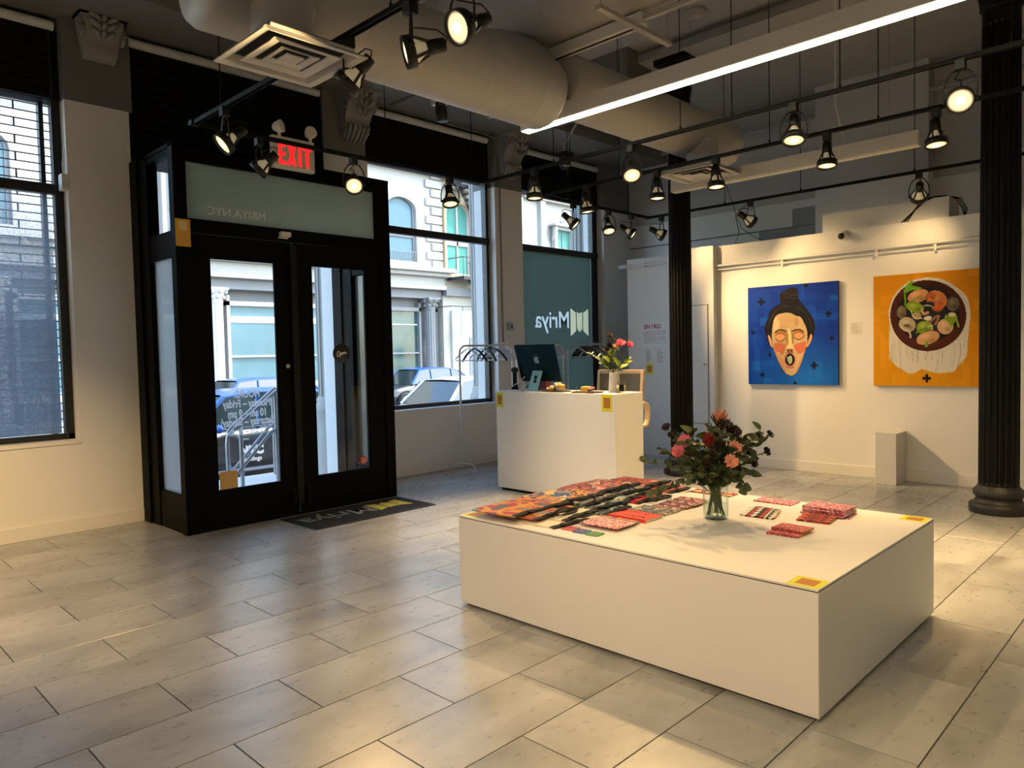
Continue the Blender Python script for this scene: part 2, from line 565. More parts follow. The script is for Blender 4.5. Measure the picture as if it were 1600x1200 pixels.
# ================================================================ STREET WALL (white to 3.785 m, grey above)
ZP, ZS, ZT = 3.785, 0.815, 4.5
YO = FY + 0.42                              # outer face
wf = MB()
wf.box(-3.0, 1.935, FY, YO, -0.5, ZS)               # under window 1
wf.box(1.935, 2.46, FY, YO, -0.5, ZP)              # pier 1
wf.box(4.66, 5.07, FY, YO, -0.5, ZP)               # pier 2
wf.box(5.07, 7.155, FY, YO, -0.5, ZS)
wf.box(7.155, 7.70, FY, YO, -0.5, ZP)
wf.box(7.70, 9.62, FY, YO, -0.5, ZS)
wf.box(9.62, 10.5, FY, YO, -0.5, ZP)
wall_front = smesh('wall_front', wf, WHITE, 'white street wall with three window piers')
wg = MB()
wg.box(1.935, 2.49, FY, YO, ZP, ZT)
wg.box(4.49, 5.05, FY, YO, ZP, ZT)
wg.box(7.155, 7.70, FY, YO, ZP, ZT)
wg.box(9.62, 10.5, FY, YO, ZP, ZT)
wg.build('upper_pier', GREY, wall_front)
B(4.49, 4.66, FY, YO, 3.32, ZP).build('lower_pier', WHITE, wall_front)
B(-3.0, 10.5, YO - 0.02, YO, ZT - 0.06, 5.4).build('street_fascia', STONE, wall_front)

# ---- windows: black frames, real panes, shutter boxes above
DARKF = mat('black window frame', (0.012, 0.013, 0.015), 0.35)
FROST = glass('frosted green film', (0.5, 0.62, 0.6), 0.6, 0.25, 0.95, (0.29, 0.34, 0.295))
MIST = glass('misted film', (0.8, 0.9, 0.95), 0.5, 0.15, 0.72, (0.50, 0.58, 0.64))
MISTL = glass('light misted film', (0.9, 0.97, 0.97), 0.5, 0.15, 0.8, (0.90, 0.97, 0.97))
def window(n, x0, x1, zt, ztr, label, lower=None, right=0.055):
    w = struct('window_%d' % n, label)
    y0, y1 = FY + 0.14, FY + 0.195
    f = MB()
    f.box(x0, x0 + 0.06, y0, y1, ZS, zt + 0.6); f.box(x1 - right, x1, y0, y1, ZS, zt + 0.6)
    f.box(x0, x1, y0, y1, ZS, ZS + 0.055)
    f.build('frame', DARKF, w)
    B(x1 - right - 0.02, x1 - right, y0 - 0.03, y1, ZS, zt + 0.6).build('stile', DARKF, w)
    B(x0, x1, y0 - 0.02, y1, ztr - 0.045, ztr + 0.045).build('transom', DARKF, w, 0.006)
    B(x0 + 0.06, x1 - right - 0.03, FY + 0.155, FY + 0.163, ztr + 0.045, zt + 0.05).build('pane', GLASS, w)
    B(x0 + 0.06, x1 - right - 0.03, FY + 0.155, FY + 0.163, ZS + 0.055, ztr - 0.045).build('pane', lower or GLASS, w)
    B(x0, x1, FY - 0.012, FY + 0.13, ZS - 0.03, ZS + 0.004).build('sill', WHITE, w)
    shutter(w, x0, x1, zt)
    return w
def shutter(w, x0, x1, zt, y=None):
    y = y or FY + 0.13
    B(x0, x1, y + 0.03, y + 0.2, zt, 4.5).build('shutter_box', SHUT, w)
    n = max(3, round((4.4 - zt) / 0.075))
    h = (4.4 - zt) / n
    me = MB()
    me.box(x0, x1, -0.012, 0.03, 0.004, h - 0.006)
    mm = me.mesh('shutter_slat', SHUT)
    for i in range(n):
        s = link('shutter_slat', mm, w, 0.004)
        s.location = (0, y, zt + i * h)
    MB().tube([(x0 + 0.02, y - 0.02, 4.43), ((x0 + x1) / 2, y - 0.02, 4.432), (x1 - 0.03, y - 0.02, 4.43)], 0.042, 14).build('shutter_barrel', mat('chipped white pipe paint', (0.62, 0.64, 0.64), 0.45, var=0.25, scale=14, bump=0.3, bscale=25), w)
win1 = window(1, -2.6, 1.935, 3.80, 3.02, 'black framed window behind a brick-pattern roll-down grille')
win2 = window(2, 5.07, 7.155, 3.86, 3.05, 'black framed street window right of the entrance')
win3 = window(3, 7.70, 9.62, 3.86, 3.04, 'black framed window with green frosted lower pane', None, 0.14)
# misty film on the lower pane of window 1, denser to the bottom
def film1():
    m = bpy.data.materials.new('dotted mist film')
    m.use_nodes = True
    N, L = m.node_tree.nodes, m.node_tree.links
    N.clear()
    out = N.new('ShaderNodeOutputMaterial')
    tr = N.new('ShaderNodeBsdfTransparent')
    tl = N.new('ShaderNodeBsdfTranslucent'); tl.inputs[0].default_value = (0.30, 0.32, 0.35, 1)
    tc = N.new('ShaderNodeTexCoord')
    sp = N.new('ShaderNodeSeparateXYZ'); L.new(tc.outputs['Object'], sp.inputs[0])
    mr = N.new('ShaderNodeMapRange'); mr.inputs['From Min'].default_value = 3.0; mr.inputs['From Max'].default_value = 1.8
    mr.inputs['To Min'].default_value = 0.12; mr.inputs['To Max'].default_value = 0.86
    L.new(sp.outputs[2], mr.inputs['Value'])
    nz = N.new('ShaderNodeTexNoise'); nz.inputs['Scale'].default_value = 90
    L.new(tc.outputs['Object'], nz.inputs['Vector'])
    mu = N.new('ShaderNodeMath'); mu.operation = 'MULTIPLY_ADD'; mu.inputs[1].default_value = 0.5; mu.inputs[2].default_value = -0.25
    L.new(nz.outputs[0], mu.inputs[0])
    ad = N.new('ShaderNodeMath'); ad.operation = 'ADD'; ad.use_clamp = True
    L.new(mu.outputs[0], ad.inputs[0]); L.new(mr.outputs[0], ad.inputs[1])
    mx = N.new('ShaderNodeMixShader')
    L.new(ad.outputs[0], mx.inputs[0]); L.new(tr.outputs[0], mx.inputs[1]); L.new(tl.outputs[0], mx.inputs[2])
    L.new(mx.outputs[0], out.inputs[0])
    return m
B(-2.5, 1.839, FY + 0.164, FY + 0.166, ZS + 0.06, 2.97).build('film', film1(), win1)
# roll-down grille outside window 1: rods and links, each a part
ROD = mat('dark steel grille', (0.03, 0.035, 0.045), 0.4, 0.6)
rod_me = MB().tube([(-1.2, 0, 0), (0.3, 0, 0), (1.9, 0, 0)], 0.0055, 6).mesh('grille_rod', ROD)
lk_me = MB().box(-0.006, 0.006, -0.006, 0.006, -0.037, 0.037).mesh('grille_link', ROD)
z = ZS + 0.1
r = 0
while z < 3.8:
    o = link('grille_rod', rod_me, win1); o.location = (0, FY + 0.30, z)
    x = 1.62 - (0.29 if r % 2 else 0)
    for k in range(2):
        q = link('grille_link', lk_me, win1); q.location = (x - 0.58 * k, FY + 0.30, z + 0.037)
    z += 0.0735; r += 1
B(1.80, 1.835, FY + 0.26, FY + 0.34, ZS, 3.85).build('grille_track', ROD, win1)
# lettering and emblem on the frosted pane, read from the street
GOLD = glass('pale gold film', (1, 1, 1), 0.3, 0.3, 0.97, (0.80, 0.72, 0.40))
LETG = glass('pale grey film', (1, 1, 1), 0.3, 0.3, 0.97, (0.78, 0.82, 0.78))
# the film is cut away where lettering and emblem of lighter film sit
def cut_film(film, cutters):
    dg = bpy.context.evaluated_depsgraph_get()
    for me in cutters:
        c = bpy.data.objects.new('cutter', me)
        COL.objects.link(c)
        m = film.modifiers.new('cut', 'BOOLEAN')
        m.operation = 'DIFFERENCE'
        m.solver = 'EXACT'
        m.use_self = True
        m.object = c
        bpy.context.view_layer.update()
        dg = bpy.context.evaluated_depsgraph_get()
        me2 = bpy.data.meshes.new_from_object(film.evaluated_get(dg))
        film.modifiers.clear()
        film.data = me2
        bpy.data.objects.remove(c)
film3 = B(7.76, 9.45, FY + 0.151, FY + 0.153, ZS + 0.055, 2.995).build('film', FROST, win3)
em = [[(-0.225, 0.22), (-0.09, 0.15), (-0.09, -0.14), (-0.225, -0.22)], [(0.09, 0.15), (0.225, 0.22), (0.225, -0.22), (0.09, -0.14)], [(-0.07, 0.17), (0, 0.14), (0.07, 0.17), (0.07, -0.10), (0, -0.16), (-0.07, -0.10)]]
MX = frame((9.15, FY + 0.152, 1.96), (-1, 0, 0), (0, 0, 1))
ML = frame((8.50, FY + 0.152, 1.87), (-1, 0, 0), (0, 0, 1))
tc3 = text('Mriya', 0.36, 0.03, bold=0.004)
tc3.transform(ML)
ec = MB()
for p in em:
    ec.prism(p, 0.03, MX @ T(0, 0, -0.015))
cut_film(film3, [tc3, ec.mesh('cutter', FROST)])
put_text('lettering', text('Mriya', 0.36, 0.0, bold=0.004), LETG, win3, ML)
ef = MB()
for p in em:
    ef.add([MX @ Vector((x, y, 0)) for x, y in p], [tuple(range(len(p)))])
ef.build('emblem', GOLD, win3)
# ---- door bay head: black slats from the vestibule top to the barrel
bay = struct('trim_6', 'black slatted panel above the entrance')
shutter(bay, 2.46, 4.49, 3.34, FY + 0.04)
# junction box on the left reveal
jb = thing('junction_box', 'small white plastic box on the reveal of the leftmost window', 'junction box', (1.915, FY + 0.04, 3.07))
B(-0.03, 0.03, -0.05, 0.05, -0.07, 0.07).build('cover', FIXT, jb, 0.006)
MB().tube([(0, 0, 0.07), (0.0, 0.02, 0.16), (0.01, 0.0, 0.26), (0.03, 0.03, 0.36)], 0.005, 6).build('wire', FIXT, jb)

# ================================================================ CORBELS on the three piers
def corbel(x, w, d, h, label, zt=4.5, fringe=True):
    t = thing('corbel', label, 'corbel', (x, FY, zt))
    CG = mat('grey corbel plaster', (0.23, 0.232, 0.222), 0.6, var=0.08, scale=8, bump=0.2, bscale=25)
    # scroll side profile (depth, height) swept over the width, fatter at the middle
    prof = [(0.0, 0), (d, 0), (d * 1.02, -0.06), (d * 0.93, -0.08), (d * 0.98, -0.14), (d * 0.95, -0.26), (d * 0.8, -0.36), (d * 0.62, -0.44), (d * 0.5, -0.55), (d * 0.52, -0.66), (d * 0.45, -0.76), (d * 0.25, -0.84), (0, -0.86)]
    prof = [(a, b * h / 0.86) for a, b in prof]
    m = MB()
    nx = 8
    vs, n = [], len(prof)
    for i in range(nx + 1):
        u = i / nx
        bulge = 0.84 + 0.16 * math.sin(math.pi * u)
        for a, b in prof:
            taper = 1 - 0.28 * (-b / h)
            vs.append(((u - 0.5) * w * taper, -a * bulge, b))
    fs = [(i * n + k, i * n + k + 1, (i + 1) * n + k + 1, (i + 1) * n + k) for i in range(nx) for k in range(n - 1)]
    m.add(vs, fs, 0, True)
    m.add(vs[:n], [tuple(range(n))]); m.add(vs[-n:], [tuple(range(n))[::-1]])
    m.box(-w * 0.56, w * 0.56, -d * 1.1, 0, -0.03, 0.03)
    m.build('scroll', CG, t)
    # acanthus: curved ribs with curled tips
    lf = MB()
    for s in (-1, 0, 1):
        for k in range(3):
            z0 = -0.12 - 0.16 * k
            pts = []
            for q in range(7):
                a = q / 6
                xx = s * w * (0.08 + 0.27 * a) * (1 - 0.12 * k) + (0 if s else (a - 0.5) * 0.02)
                zz = (z0 - 0.06 + 0.16 * a) * h / 0.86
                f = -zz / h
                dep = d * (0.98 if f < 0.3 else 0.98 - 0.75 * (f - 0.3))
                pts.append(((xx, -dep * (0.9 + 0.1 * math.cos(xx / w * 3)) - 0.015 * math.sin(math.pi * a), zz), 0.016 * (0.6 + math.sin(math.pi * a))))
            lf.loft(pts, 7)
    for s in (-1, 1):           # side volutes
        ring = [((s * w * 0.46, -d * 0.62 - 0.075 * (1 - q / 26) * math.cos(q * 0.6), -0.16 + 0.075 * (1 - q / 26) * math.sin(q * 0.6)), 0.014) for q in range(24)]
        lf.loft(ring, 6)
    lf.build('acanthus_leaf', CG, t)
    fr = MB()
    for i in range(5 if fringe else 0):
        xx = (i - 2) * w * 0.15
        fr.loft([((xx, -d * 0.42, -0.80 * h), 0.02), ((xx, -d * 0.46, -0.88 * h), 0.026), ((xx * 0.95, -d * 0.3, -1.0 * h), 0.018), ((xx * 0.85, -d * 0.12, -1.12 * h), 0.008)], 7)
        fr.ball((xx, -d * 0.5, -0.79 * h), 0.028, 8, 6)
    if fringe:
        fr.build('fringe', CG, t)
    return t
corbel(2.22, 0.36, 0.22, 0.36, 'grey acanthus corbel high on the pier left of the entrance', 4.53, False)
corbel(4.87, 0.40, 0.30, 0.50, 'grey scroll corbel high on the pier right of the entrance', 4.50)
corbel(7.40, 0.42, 0.30, 0.50, 'grey scroll corbel on the pier beside the frosted window', 4.48)

# ================================================================ COLUMNS
IRON = mat('black cast iron paint', (0.0045, 0.0042, 0.004), 0.45, var=0.15, scale=6, bump=0.12, bscale=30, spec=0.2)
IRONB = mat('worn black iron base', (0.020, 0.018, 0.016), 0.5, var=0.45, scale=18, bump=0.3, bscale=40)
def column(x, y, r, label, ztop=4.86):
    t = thing('column', label, 'column', (x, y, 0))
    nf = 20
    ring = []
    for k in range(nf):
        for q, dr in ((0, 0), (0.18, 0), (0.32, -0.075), (0.59, -0.11), (0.86, -0.075)):
            a = 2 * math.pi * (k + q) / nf
            ring.append((a, 1 + dr))
    m = MB()
    n = len(ring)
    lv = [(0.235, 1.0, 0), (0.25, 1.0, 0), (0.275, 1.0, 1), (2.4, 0.985, 1), (4.2, 0.93, 1), (4.22, 0.93, 0), (ztop - 0.52, 0.93, 0)]
    vs = [(r * s * (1 + (d - 1) * fl) * math.cos(a), r * s * (1 + (d - 1) * fl) * math.sin(a), z) for z, s, fl in lv for a, d in ring]
    fs = [(i * n + k, i * n + (k + 1) % n, (i + 1) * n + (k + 1) % n, (i + 1) * n + k) for i in range(len(lv) - 1) for k in range(n)]
    m.add(vs, fs)
    m.build('shaft', IRON, t)
    pf = [(1.44, 0), (1.46, 0.012), (1.47, 0.05), (1.45, 0.075), (1.36, 0.085), (1.22, 0.095), (1.13, 0.12), (1.14, 0.14), (1.24, 0.15), (1.27, 0.17), (1.25, 0.195), (1.16, 0.21), (1.08, 0.225), (1.02, 0.24)]
    MB().lathe([(a * r, z) for a, z in pf], 40).build('base', IRONB, t)
    zc = ztop - 0.52
    c = MB()
    c.lathe([(0.95 * r, zc), (1.05 * r, zc + 0.02), (0.97 * r, zc + 0.04), (1.0 * r, zc + 0.3), (1.25 * r, zc + 0.42), (1.35 * r, zc + 0.45)], 24)
    c.box(-1.5 * r, 1.5 * r, -1.5 * r, 1.5 * r, zc + 0.45, zc + 0.52)
    c.build('capital', IRON, t)
    lf = MB()
    for row, (nl, z0, h, out) in enumerate(((8, 0.02, 0.2, 0.30), (8, 0.14, 0.26, 0.45))):
        for k in range(nl):
            a = 2 * math.pi * (k + 0.5 * row) / nl
            ca, sa = math.cos(a), math.sin(a)
            def P(u, v):
                ww = 0.30 * r * 2 * (u - 0.5) * (1 - 0.65 * v ** 3) * (1 + 0.15 * math.sin(v * 18))
                rr = r * (1.0 + 0.06 + out * v ** 2.2) - abs(u - 0.5) * 0.03
                zz = zc + z0 + h * (v if v < 0.8 else 0.8 + 0.2 * math.sin((v - 0.8) * 5 * 2.6))
                return (rr * ca - ww * sa, rr * sa + ww * ca, zz)
            lf.grid(P, 4, 8)
    lf.build('capital_leaf', IRON, t)
    return t
column(7.56, 1.42, 0.155, 'black fluted iron column right of the yellow painting')
column(7.62, 4.63, 0.133, 'black fluted iron column beside the white cupboard pilaster')
# ================================================================ ENTRANCE VESTIBULE
VX0, VX1, VY, VZ = 2.46, 4.66, 6.30, 3.32
door_1 = struct('door_1', 'black entrance vestibule with glazed double doors')
FILM = glass('greyish transom film', (0.5, 0.5, 0.45), 0.5, 0.3, 0.96, (0.52, 0.53, 0.42))
def vbox(name, *a, bevel=0.004):
    return B(*a).build(name, BLACK, door_1, bevel)
for (x, y) in ((VX0, VY), (VX1 - 0.11, VY)):
    vbox('post', x, x + 0.11, y, y + 0.10, 0, VZ)
for x in (VX0, VX1 - 0.10):
    vbox('post', x, x + 0.10, 6.90, 7.08, 0, VZ)
vbox('post', VX0 - 0.02, VX0 + 0.12, 7.08, FY, 0, VZ)
vbox('post', VX1 - 0.12, VX1 + 0.02, 7.08, FY, 0, VZ)
vbox('header', VX0 + 0.11, VX1 - 0.11, VY, VY + 0.10, 3.18, VZ)
vbox('header', VX0 + 0.11, VX1 - 0.11, VY, VY + 0.10, 2.58, 2.70)
vbox('sill', VX0 + 0.11, VX1 - 0.11, VY + 0.01, VY + 0.09, 0, 0.025)
B(VX0 + 0.11, VX1 - 0.11 - 0.07, VY + 0.03, VY + 0.04, 2.70, 3.18).build('transom_pane', FILM, door_1)
vbox('jamb', VX1 - 0.18, VX1 - 0.11, VY, VY + 0.1, 2.70, 3.18)
B(VX0, VX1, VY, FY, VZ - 0.03, VZ + 0.0).build('roof', BLACK, door_1)
put_text('lettering', text('MRIYA.NYC', 0.105, 0.0), mat('faint grey lettering', (0.75, 0.75, 0.62), 0.5), door_1, frame((3.02, VY + 0.027, 2.755), (-1, 0, 0), (0, 0, 1)))
for x, s in ((VX0 + 0.045, 0), (VX1 - 0.055, 1)):
    for z0, z1 in ((0, 0.33), (2.38, 2.60), (3.24, VZ)):
        vbox('side_rail', x - 0.035, x + 0.045, 6.40, 6.90, z0, z1)
    B(x, x + 0.008, 6.40, 6.90, 2.60, 3.24).build('side_pane', GLASS, door_1)
    B(x, x + 0.008, 6.40, 6.90, 0.33, 2.38).build('side_pane', MISTL if s == 0 else glass('hazy glass', (0.9, 0.93, 0.92), 1.0, 0.02, 0.22, (0.5, 0.52, 0.5)), door_1)
# door leaves: stiles and rails, pane, hardware
def leaf(x0, x1, gx0, gx1):
    m = MB()
    y0, y1 = VY + 0.015, VY + 0.065
    m.box(x0, gx0, y0, y1, 0.03, 2.575); m.box(gx1, x1, y0, y1, 0.03, 2.575)
    m.box(gx0, gx1, y0, y1, 0.03, 0.335); m.box(gx0, gx1, y0, y1, 2.385, 2.575)
    l = m.build('door_leaf', BLACK, door_1)
    B(gx0, gx1, VY + 0.035, VY + 0.043, 0.335, 2.385).build('pane', GLASS, l)
    bd = MB()
    t = 0.012
    bd.box(gx0, gx0 + t, y0 + 0.006, y0 + 0.03, 0.335, 2.385); bd.box(gx1 - t, gx1, y0 + 0.006, y0 + 0.03, 0.335, 2.385)
    bd.box(gx0, gx1, y0 + 0.006, y0 + 0.03, 0.335, 0.347); bd.box(gx0, gx1, y0 + 0.006, y0 + 0.03, 2.373, 2.385)
    bd.build('glazing_bead', BLACK, l)
    return l
lf1 = leaf(2.575, 3.525, 2.745, 3.36)
lf2 = leaf(3.545, 4.545, 3.73, 4.35)
MB().cyl((3.44, VY + 0.016, 1.42), (3.44, VY - 0.012, 1.42), 0.024, 0.021, 20).cyl((3.44, VY - 0.012, 1.42), (3.44, VY - 0.016, 1.42), 0.012, n=12).build('lock_cylinder', mat('nickel', (0.6, 0.57, 0.5), 0.25, 1.0), lf1)
MB().box(3.50, 3.565, VY - 0.012, VY + 0.016, 0.10, 2.55).build('astragal', BLKM, lf1)
MB().box(3.40, 3.50, VY - 0.05, VY, 2.62, 2.665).box(3.39, 3.48, VY - 0.03, VY, 2.605, 2.618).build('door_contact', FIXT, lf1, 0.004)
BRS = mat('dull brass', (0.35, 0.27, 0.12), 0.4, 0.9)
for x in (3.47, 3.62):
    MB().box(x - 0.012, x + 0.012, VY - 0.008, VY + 0.016, 0.10, 0.26).cyl((x, VY - 0.014, 0.12), (x, VY - 0.014, 0.24), 0.008, n=8).build('flush_bolt', BLKM, lf1 if x < 3.5 else lf2)
VINYL = glass('white vinyl film', (1, 1, 1), 0.2, 0.3, 0.97, (0.9, 0.9, 0.9))
for s, z, w in (('HOURS:', 1.185, 0.24), ('Monday – Friday', 1.10, 0.455), ('10 am – 9 pm', 1.01, 0.36), ('Saturday – Sunday\\', 0.935, 0.505), ('11 am – 8 pm', 0.85, 0.345)):
    me_ = text(s, 0.098, 0.0, bold=0.0035)
    xs = [v.co.x for v in me_.vertices]
    me_.transform(Matrix.Diagonal((w / (max(xs) - min(xs)), 1, 1, 1)))
    put_text('lettering', me_, VINYL, lf1, frame((3.05, VY + 0.0335, z - 0.035), (-1, 0, 0), (0, 0, 1)))
# red alarm sticker, cards
octo = [(0.043 * math.cos(R(22.5 + 45 * k)), 0.043 * math.sin(R(22.5 + 45 * k))) for k in range(8)]
sk = thing('sticker', 'small red octagonal alarm sticker low on the right door glass', 'sticker', (4.275, VY + 0.0335, 0.43))
MB().prism(octo, 0.0008, frame((0, 0, 0), (1, 0, 0), (0, 0, 1))).build('face', mat('red sticker', rgb(205, 55, 50), 0.4), sk)
w_ = MB()
for z in (0.016, -0.002, -0.02):
    w_.box(-0.028 + abs(z) * 0.4, 0.028 - abs(z) * 0.4, -0.0016, -0.0008, z - 0.003, z + 0.003)
w_.build('white_stripe', LETW, sk)
nc = thing('notice_card', 'yellow notice card stuck to the black vestibule corner post', 'card', (VX0 + 0.065, VY - 0.001, 2.57))
B(-0.062, 0.062, -0.002, 0, -0.115, 0.115).build('sheet', mat('ochre card', rgb(214, 165, 60), 0.55, var=0.08, scale=15), nc)
B(-0.034, 0.034, -0.003, -0.002, 0.02, 0.095).build('print', mat('pale card print', rgb(225, 205, 150), 0.6), nc)
cb = thing('paper_card', 'square tan paper card at the foot of the left door glass', 'card', (2.85, VY + 0.02, 0.345))
cm = MB()
cm.grid(lambda u, v: ((u - 0.5) * 0.165, 0.008 + 0.003 * math.sin(u * 9), v * 0.16), 6, 6)
cm.build('sheet', CARD, cb)
# round Open sign on its cord
so_ = thing('hanging_sign', 'round black wooden sign with white script hung on the right door', 'sign', (4.03, VY + 0.005, 1.53))
MB().lathe([(0.0, 0), (0.096, 0), (0.098, 0.003), (0.098, 0.009), (0.096, 0.012), (0, 0.012)], 40, M=Matrix.Rotation(R(90), 4, 'X')).build('disc', mat('black sign face', (0.006, 0.006, 0.006), 0.5), so_)
cordm = mat('dark twine', (0.04, 0.04, 0.045), 0.8)
MB().tube([(-0.035, -0.004, 0.085), (-0.012, -0.004, 0.235)], 0.0016, 5).tube([(0.035, -0.004, 0.085), (-0.004, -0.004, 0.235)], 0.0016, 5).tube([(-0.04, -0.006, 0.235), (-0.015, -0.008, 0.262), (-0.008, -0.006, 0.235), (0.012, -0.008, 0.265), (0.03, -0.006, 0.24)], 0.002, 5).build('cord', cordm, so_)
# "Open" as brush script strokes
def stroke(m, pts, w0=0.0042):
    P = []
    n = len(pts)
    for i in range(n - 1):
        p0, p1, p2, p3 = pts[max(0, i - 1)], pts[i], pts[i + 1], pts[min(n - 1, i + 2)]
        for k in range(5):
            t = k / 5
            P.append(tuple(0.5 * (2 * p1[a] + (p2[a] - p0[a]) * t + (2 * p0[a] - 5 * p1[a] + 4 * p2[a] - p3[a]) * t * t + (3 * p1[a] - p0[a] - 3 * p2[a] + p3[a]) * t ** 3) for a in (0, 1)))
    P.append(pts[-1])
    m.loft([((x * 0.0098, -0.014, y * 0.0098 + x * 0.0016), w0 * (0.7 + 0.5 * abs(math.sin(i * 0.35)))) for i, (x, y) in enumerate(P)], 6)
sg = MB()
stroke(sg, [(-4.2, 2.4), (-5.6, 1.2), (-5.9, -0.8), (-4.9, -2.2), (-3.4, -1.6), (-2.7, 0.4), (-3.2, 2.2), (-4.6, 2.5), (-5.2, 1.8)])
stroke(sg, [(-2.0, 0.9), (-1.9, -1.2), (-2.1, -3.6)])
stroke(sg, [(-1.9, 0.2), (-1.0, 0.9), (-0.4, 0.1), (-0.9, -1.2), (-1.8, -1.2)])
stroke(sg, [(0.2, -0.3), (1.4, 0.1), (1.3, 0.9), (0.5, 0.6), (0.3, -0.7), (1.1, -1.3), (2.0, -0.7)])
stroke(sg, [(2.4, 0.8), (2.5, -1.0)])
stroke(sg, [(2.5, -0.2), (3.4, 0.9), (3.9, 0.2), (3.9, -0.8), (4.6, -1.0), (5.2, -0.2)])
sg.build('lettering', LETW, so_)

# ---- door mat
dm = thing('door_mat', 'black rubber-edged door mat with grey and yellow logo before the doors', 'mat', (0, 0, 0))
MB().box(3.28, 4.63, 5.62, 6.25, 0, 0.009).build('border', mat('black rubber', (0.012, 0.012, 0.012), 0.6), dm, 0.004)
MB().box(3.31, 4.60, 5.65, 6.22, 0.009, 0.0125).build('pile', mat('black mat pile', (0.014, 0.014, 0.016), 0.95, var=0.4, scale=200, bump=0.5, bscale=400), dm)
put_text('lettering', text('Mriya', 0.34, 0.002, bold=0.003), mat('grey mat lettering', (0.24, 0.24, 0.245), 0.9), dm, frame((3.72, 6.06, 0.0135), (-1, 0, 0), (0, -1, 0)))
yl = MB()
MY = frame((4.30, 5.97, 0.0128), (-1, 0, 0), (0, -1, 0))
yl.prism([(-0.19, 0.16), (-0.075, 0.10), (-0.075, -0.11), (-0.19, -0.16)], 0.0015, MY)
yl.prism([(0.075, 0.10), (0.19, 0.16), (0.19, -0.16), (0.075, -0.11)], 0.0015, MY)
yl.prism([(-0.058, 0.12), (0, 0.10), (0.058, 0.12), (0.058, -0.08), (0, -0.12), (-0.058, -0.08)], 0.0015, MY)
yl.build('emblem', mat('yellow mat print', rgb(196, 186, 70), 0.9), dm)

# ---- exit sign with two emergency lamp heads
ex = thing('exit_sign', 'lit red exit sign with two lamp heads above the doors', 'exit sign', (3.55, VY - 0.005, 3.39))
SIGNW = mat('off-white sign housing', (0.78, 0.75, 0.66), 0.5)
MB().box(-0.215, 0.215, -0.055, 0.0, -0.145, 0.145).build('housing', SIGNW, ex, 0.006)
B(-0.205, 0.205, -0.059, -0.055, -0.12, 0.125).build('face_plate', mat('sign face', (0.62, 0.60, 0.52), 0.5), ex)
RED = mat('lit red letters', (0.7, 0.01, 0.01), 0.4, emit=(1.0, 0.012, 0.015), estr=1.6)
MEX = frame((0, -0.0605, 0), (1, 0, 0), (0, 0, 1))
def letter(polys):
    m = MB()
    for p in polys:
        m.prism([(x * 1.0, y) for x, y in p], 0.002, MEX)
    m.build('letter', RED, ex)
H = 0.080
def rect(x0, x1, y0, y1): return [(x0, y0), (x1, y0), (x1, y1), (x0, y1)]
letter([rect(-0.155, -0.127, -0.108, H), rect(-0.155, -0.085, H - 0.028, H), rect(-0.155, -0.09, -0.028, 0.0), rect(-0.155, -0.08, -0.108, -0.080)])
letter([[(-0.07, -0.108), (-0.038, -0.108), (0.02, H), (-0.012, H)], [(-0.012, -0.108), (0.02, -0.108), (-0.038, H), (-0.07, H)]])
letter([rect(0.042, 0.073, -0.108, H)])
letter([rect(0.118, 0.149, -0.108, H), rect(0.088, 0.179, H - 0.028, H)])
MB().prism([(-0.19, -0.088), (-0.176, -0.08), (-0.176, -0.096)], 0.002, MEX).build('arrow', BLKM, ex)
for x, dx in ((-0.13, 0.55), (0.19, -0.1)):
    d = Vector((dx, -0.8, 0.15)).normalized()
    c = Vector((x, -0.03, 0.235))
    h = MB()
    h.cyl((x, -0.03, 0.145), (x, -0.03, 0.19), 0.016, n=10)
    h.loft([(c - d * 0.055, 0.03), (c - d * 0.03, 0.045), (c + d * 0.02, 0.058), (c + d * 0.03, 0.058)], 18)
    hh = h.build('lamp_head', SIGNW, ex)
    MB().cyl(c + d * 0.03, c + d * 0.033, 0.05, n=18).build('lens', mat('ribbed clear lens', (0.75, 0.72, 0.62), 0.25, var=0.3, scale=60), hh)
B(-0.18, 0.18, 0.0, 0.04, 0.02, 0.10).build('bracket', BLKM, ex)
vbox('sign_board', 3.2, 3.9, VY + 0.005, VY + 0.03, VZ - 0.01, 3.56)

# ================================================================ TRACKS AND TRACK LAMPS
ZR = 3.19
def tracks(name, label, runs, rods, joins=()):
    t = thing(name, label, 'light track')
    for a, b in runs:
        m = MB()
        m.bar((*a, ZR), (*b, ZR), 0.036, 0.012)
        d = (Vector((*b, 0)) - Vector((*a, 0))).normalized()
        s = Vector((-d.y, d.x, 0)) * 0.014
        for q in (s, -s):
            m.bar(Vector((*a, ZR - 0.012)) + q, Vector((*b, ZR - 0.012)) + q, 0.008, 0.018)
        m.build('rail', BLKM, t)
    for x, y in joins:
        MB().box(x - 0.03, x + 0.03, y - 0.03, y + 0.03, ZR - 0.022, ZR + 0.008).build('corner_joiner', BLKM, t)
    for x, y, zz in rods:
        MB().cyl((x, y, ZR), (x, y, zz), 0.004, n=6).cyl((x, y, ZR + 0.004), (x, y, ZR + 0.03), 0.009, n=8).build('rod', BLKM, t)
    return t
YT = 5.29
tracks('light_track', 'black U-shaped light track hanging before the entrance', [((2.23, -2.6), (2.23, YT)), ((2.23, YT), (5.05, YT)), ((5.05, YT), (5.05, -2.6))],
       [(2.23, 4.2, 5.0), (2.23, 4.85, 5.0), (2.23, 2.95, 5.0), (3.9, YT, 5.0), (4.92, YT, 5.0), (5.05, 4.35, 5.0), (5.05, 3.05, 5.0), (5.05, 2.62, 5.0), (5.05, 1.85, 5.0), (5.05, 0.9, 5.0)], [(2.23, YT), (5.05, YT)])
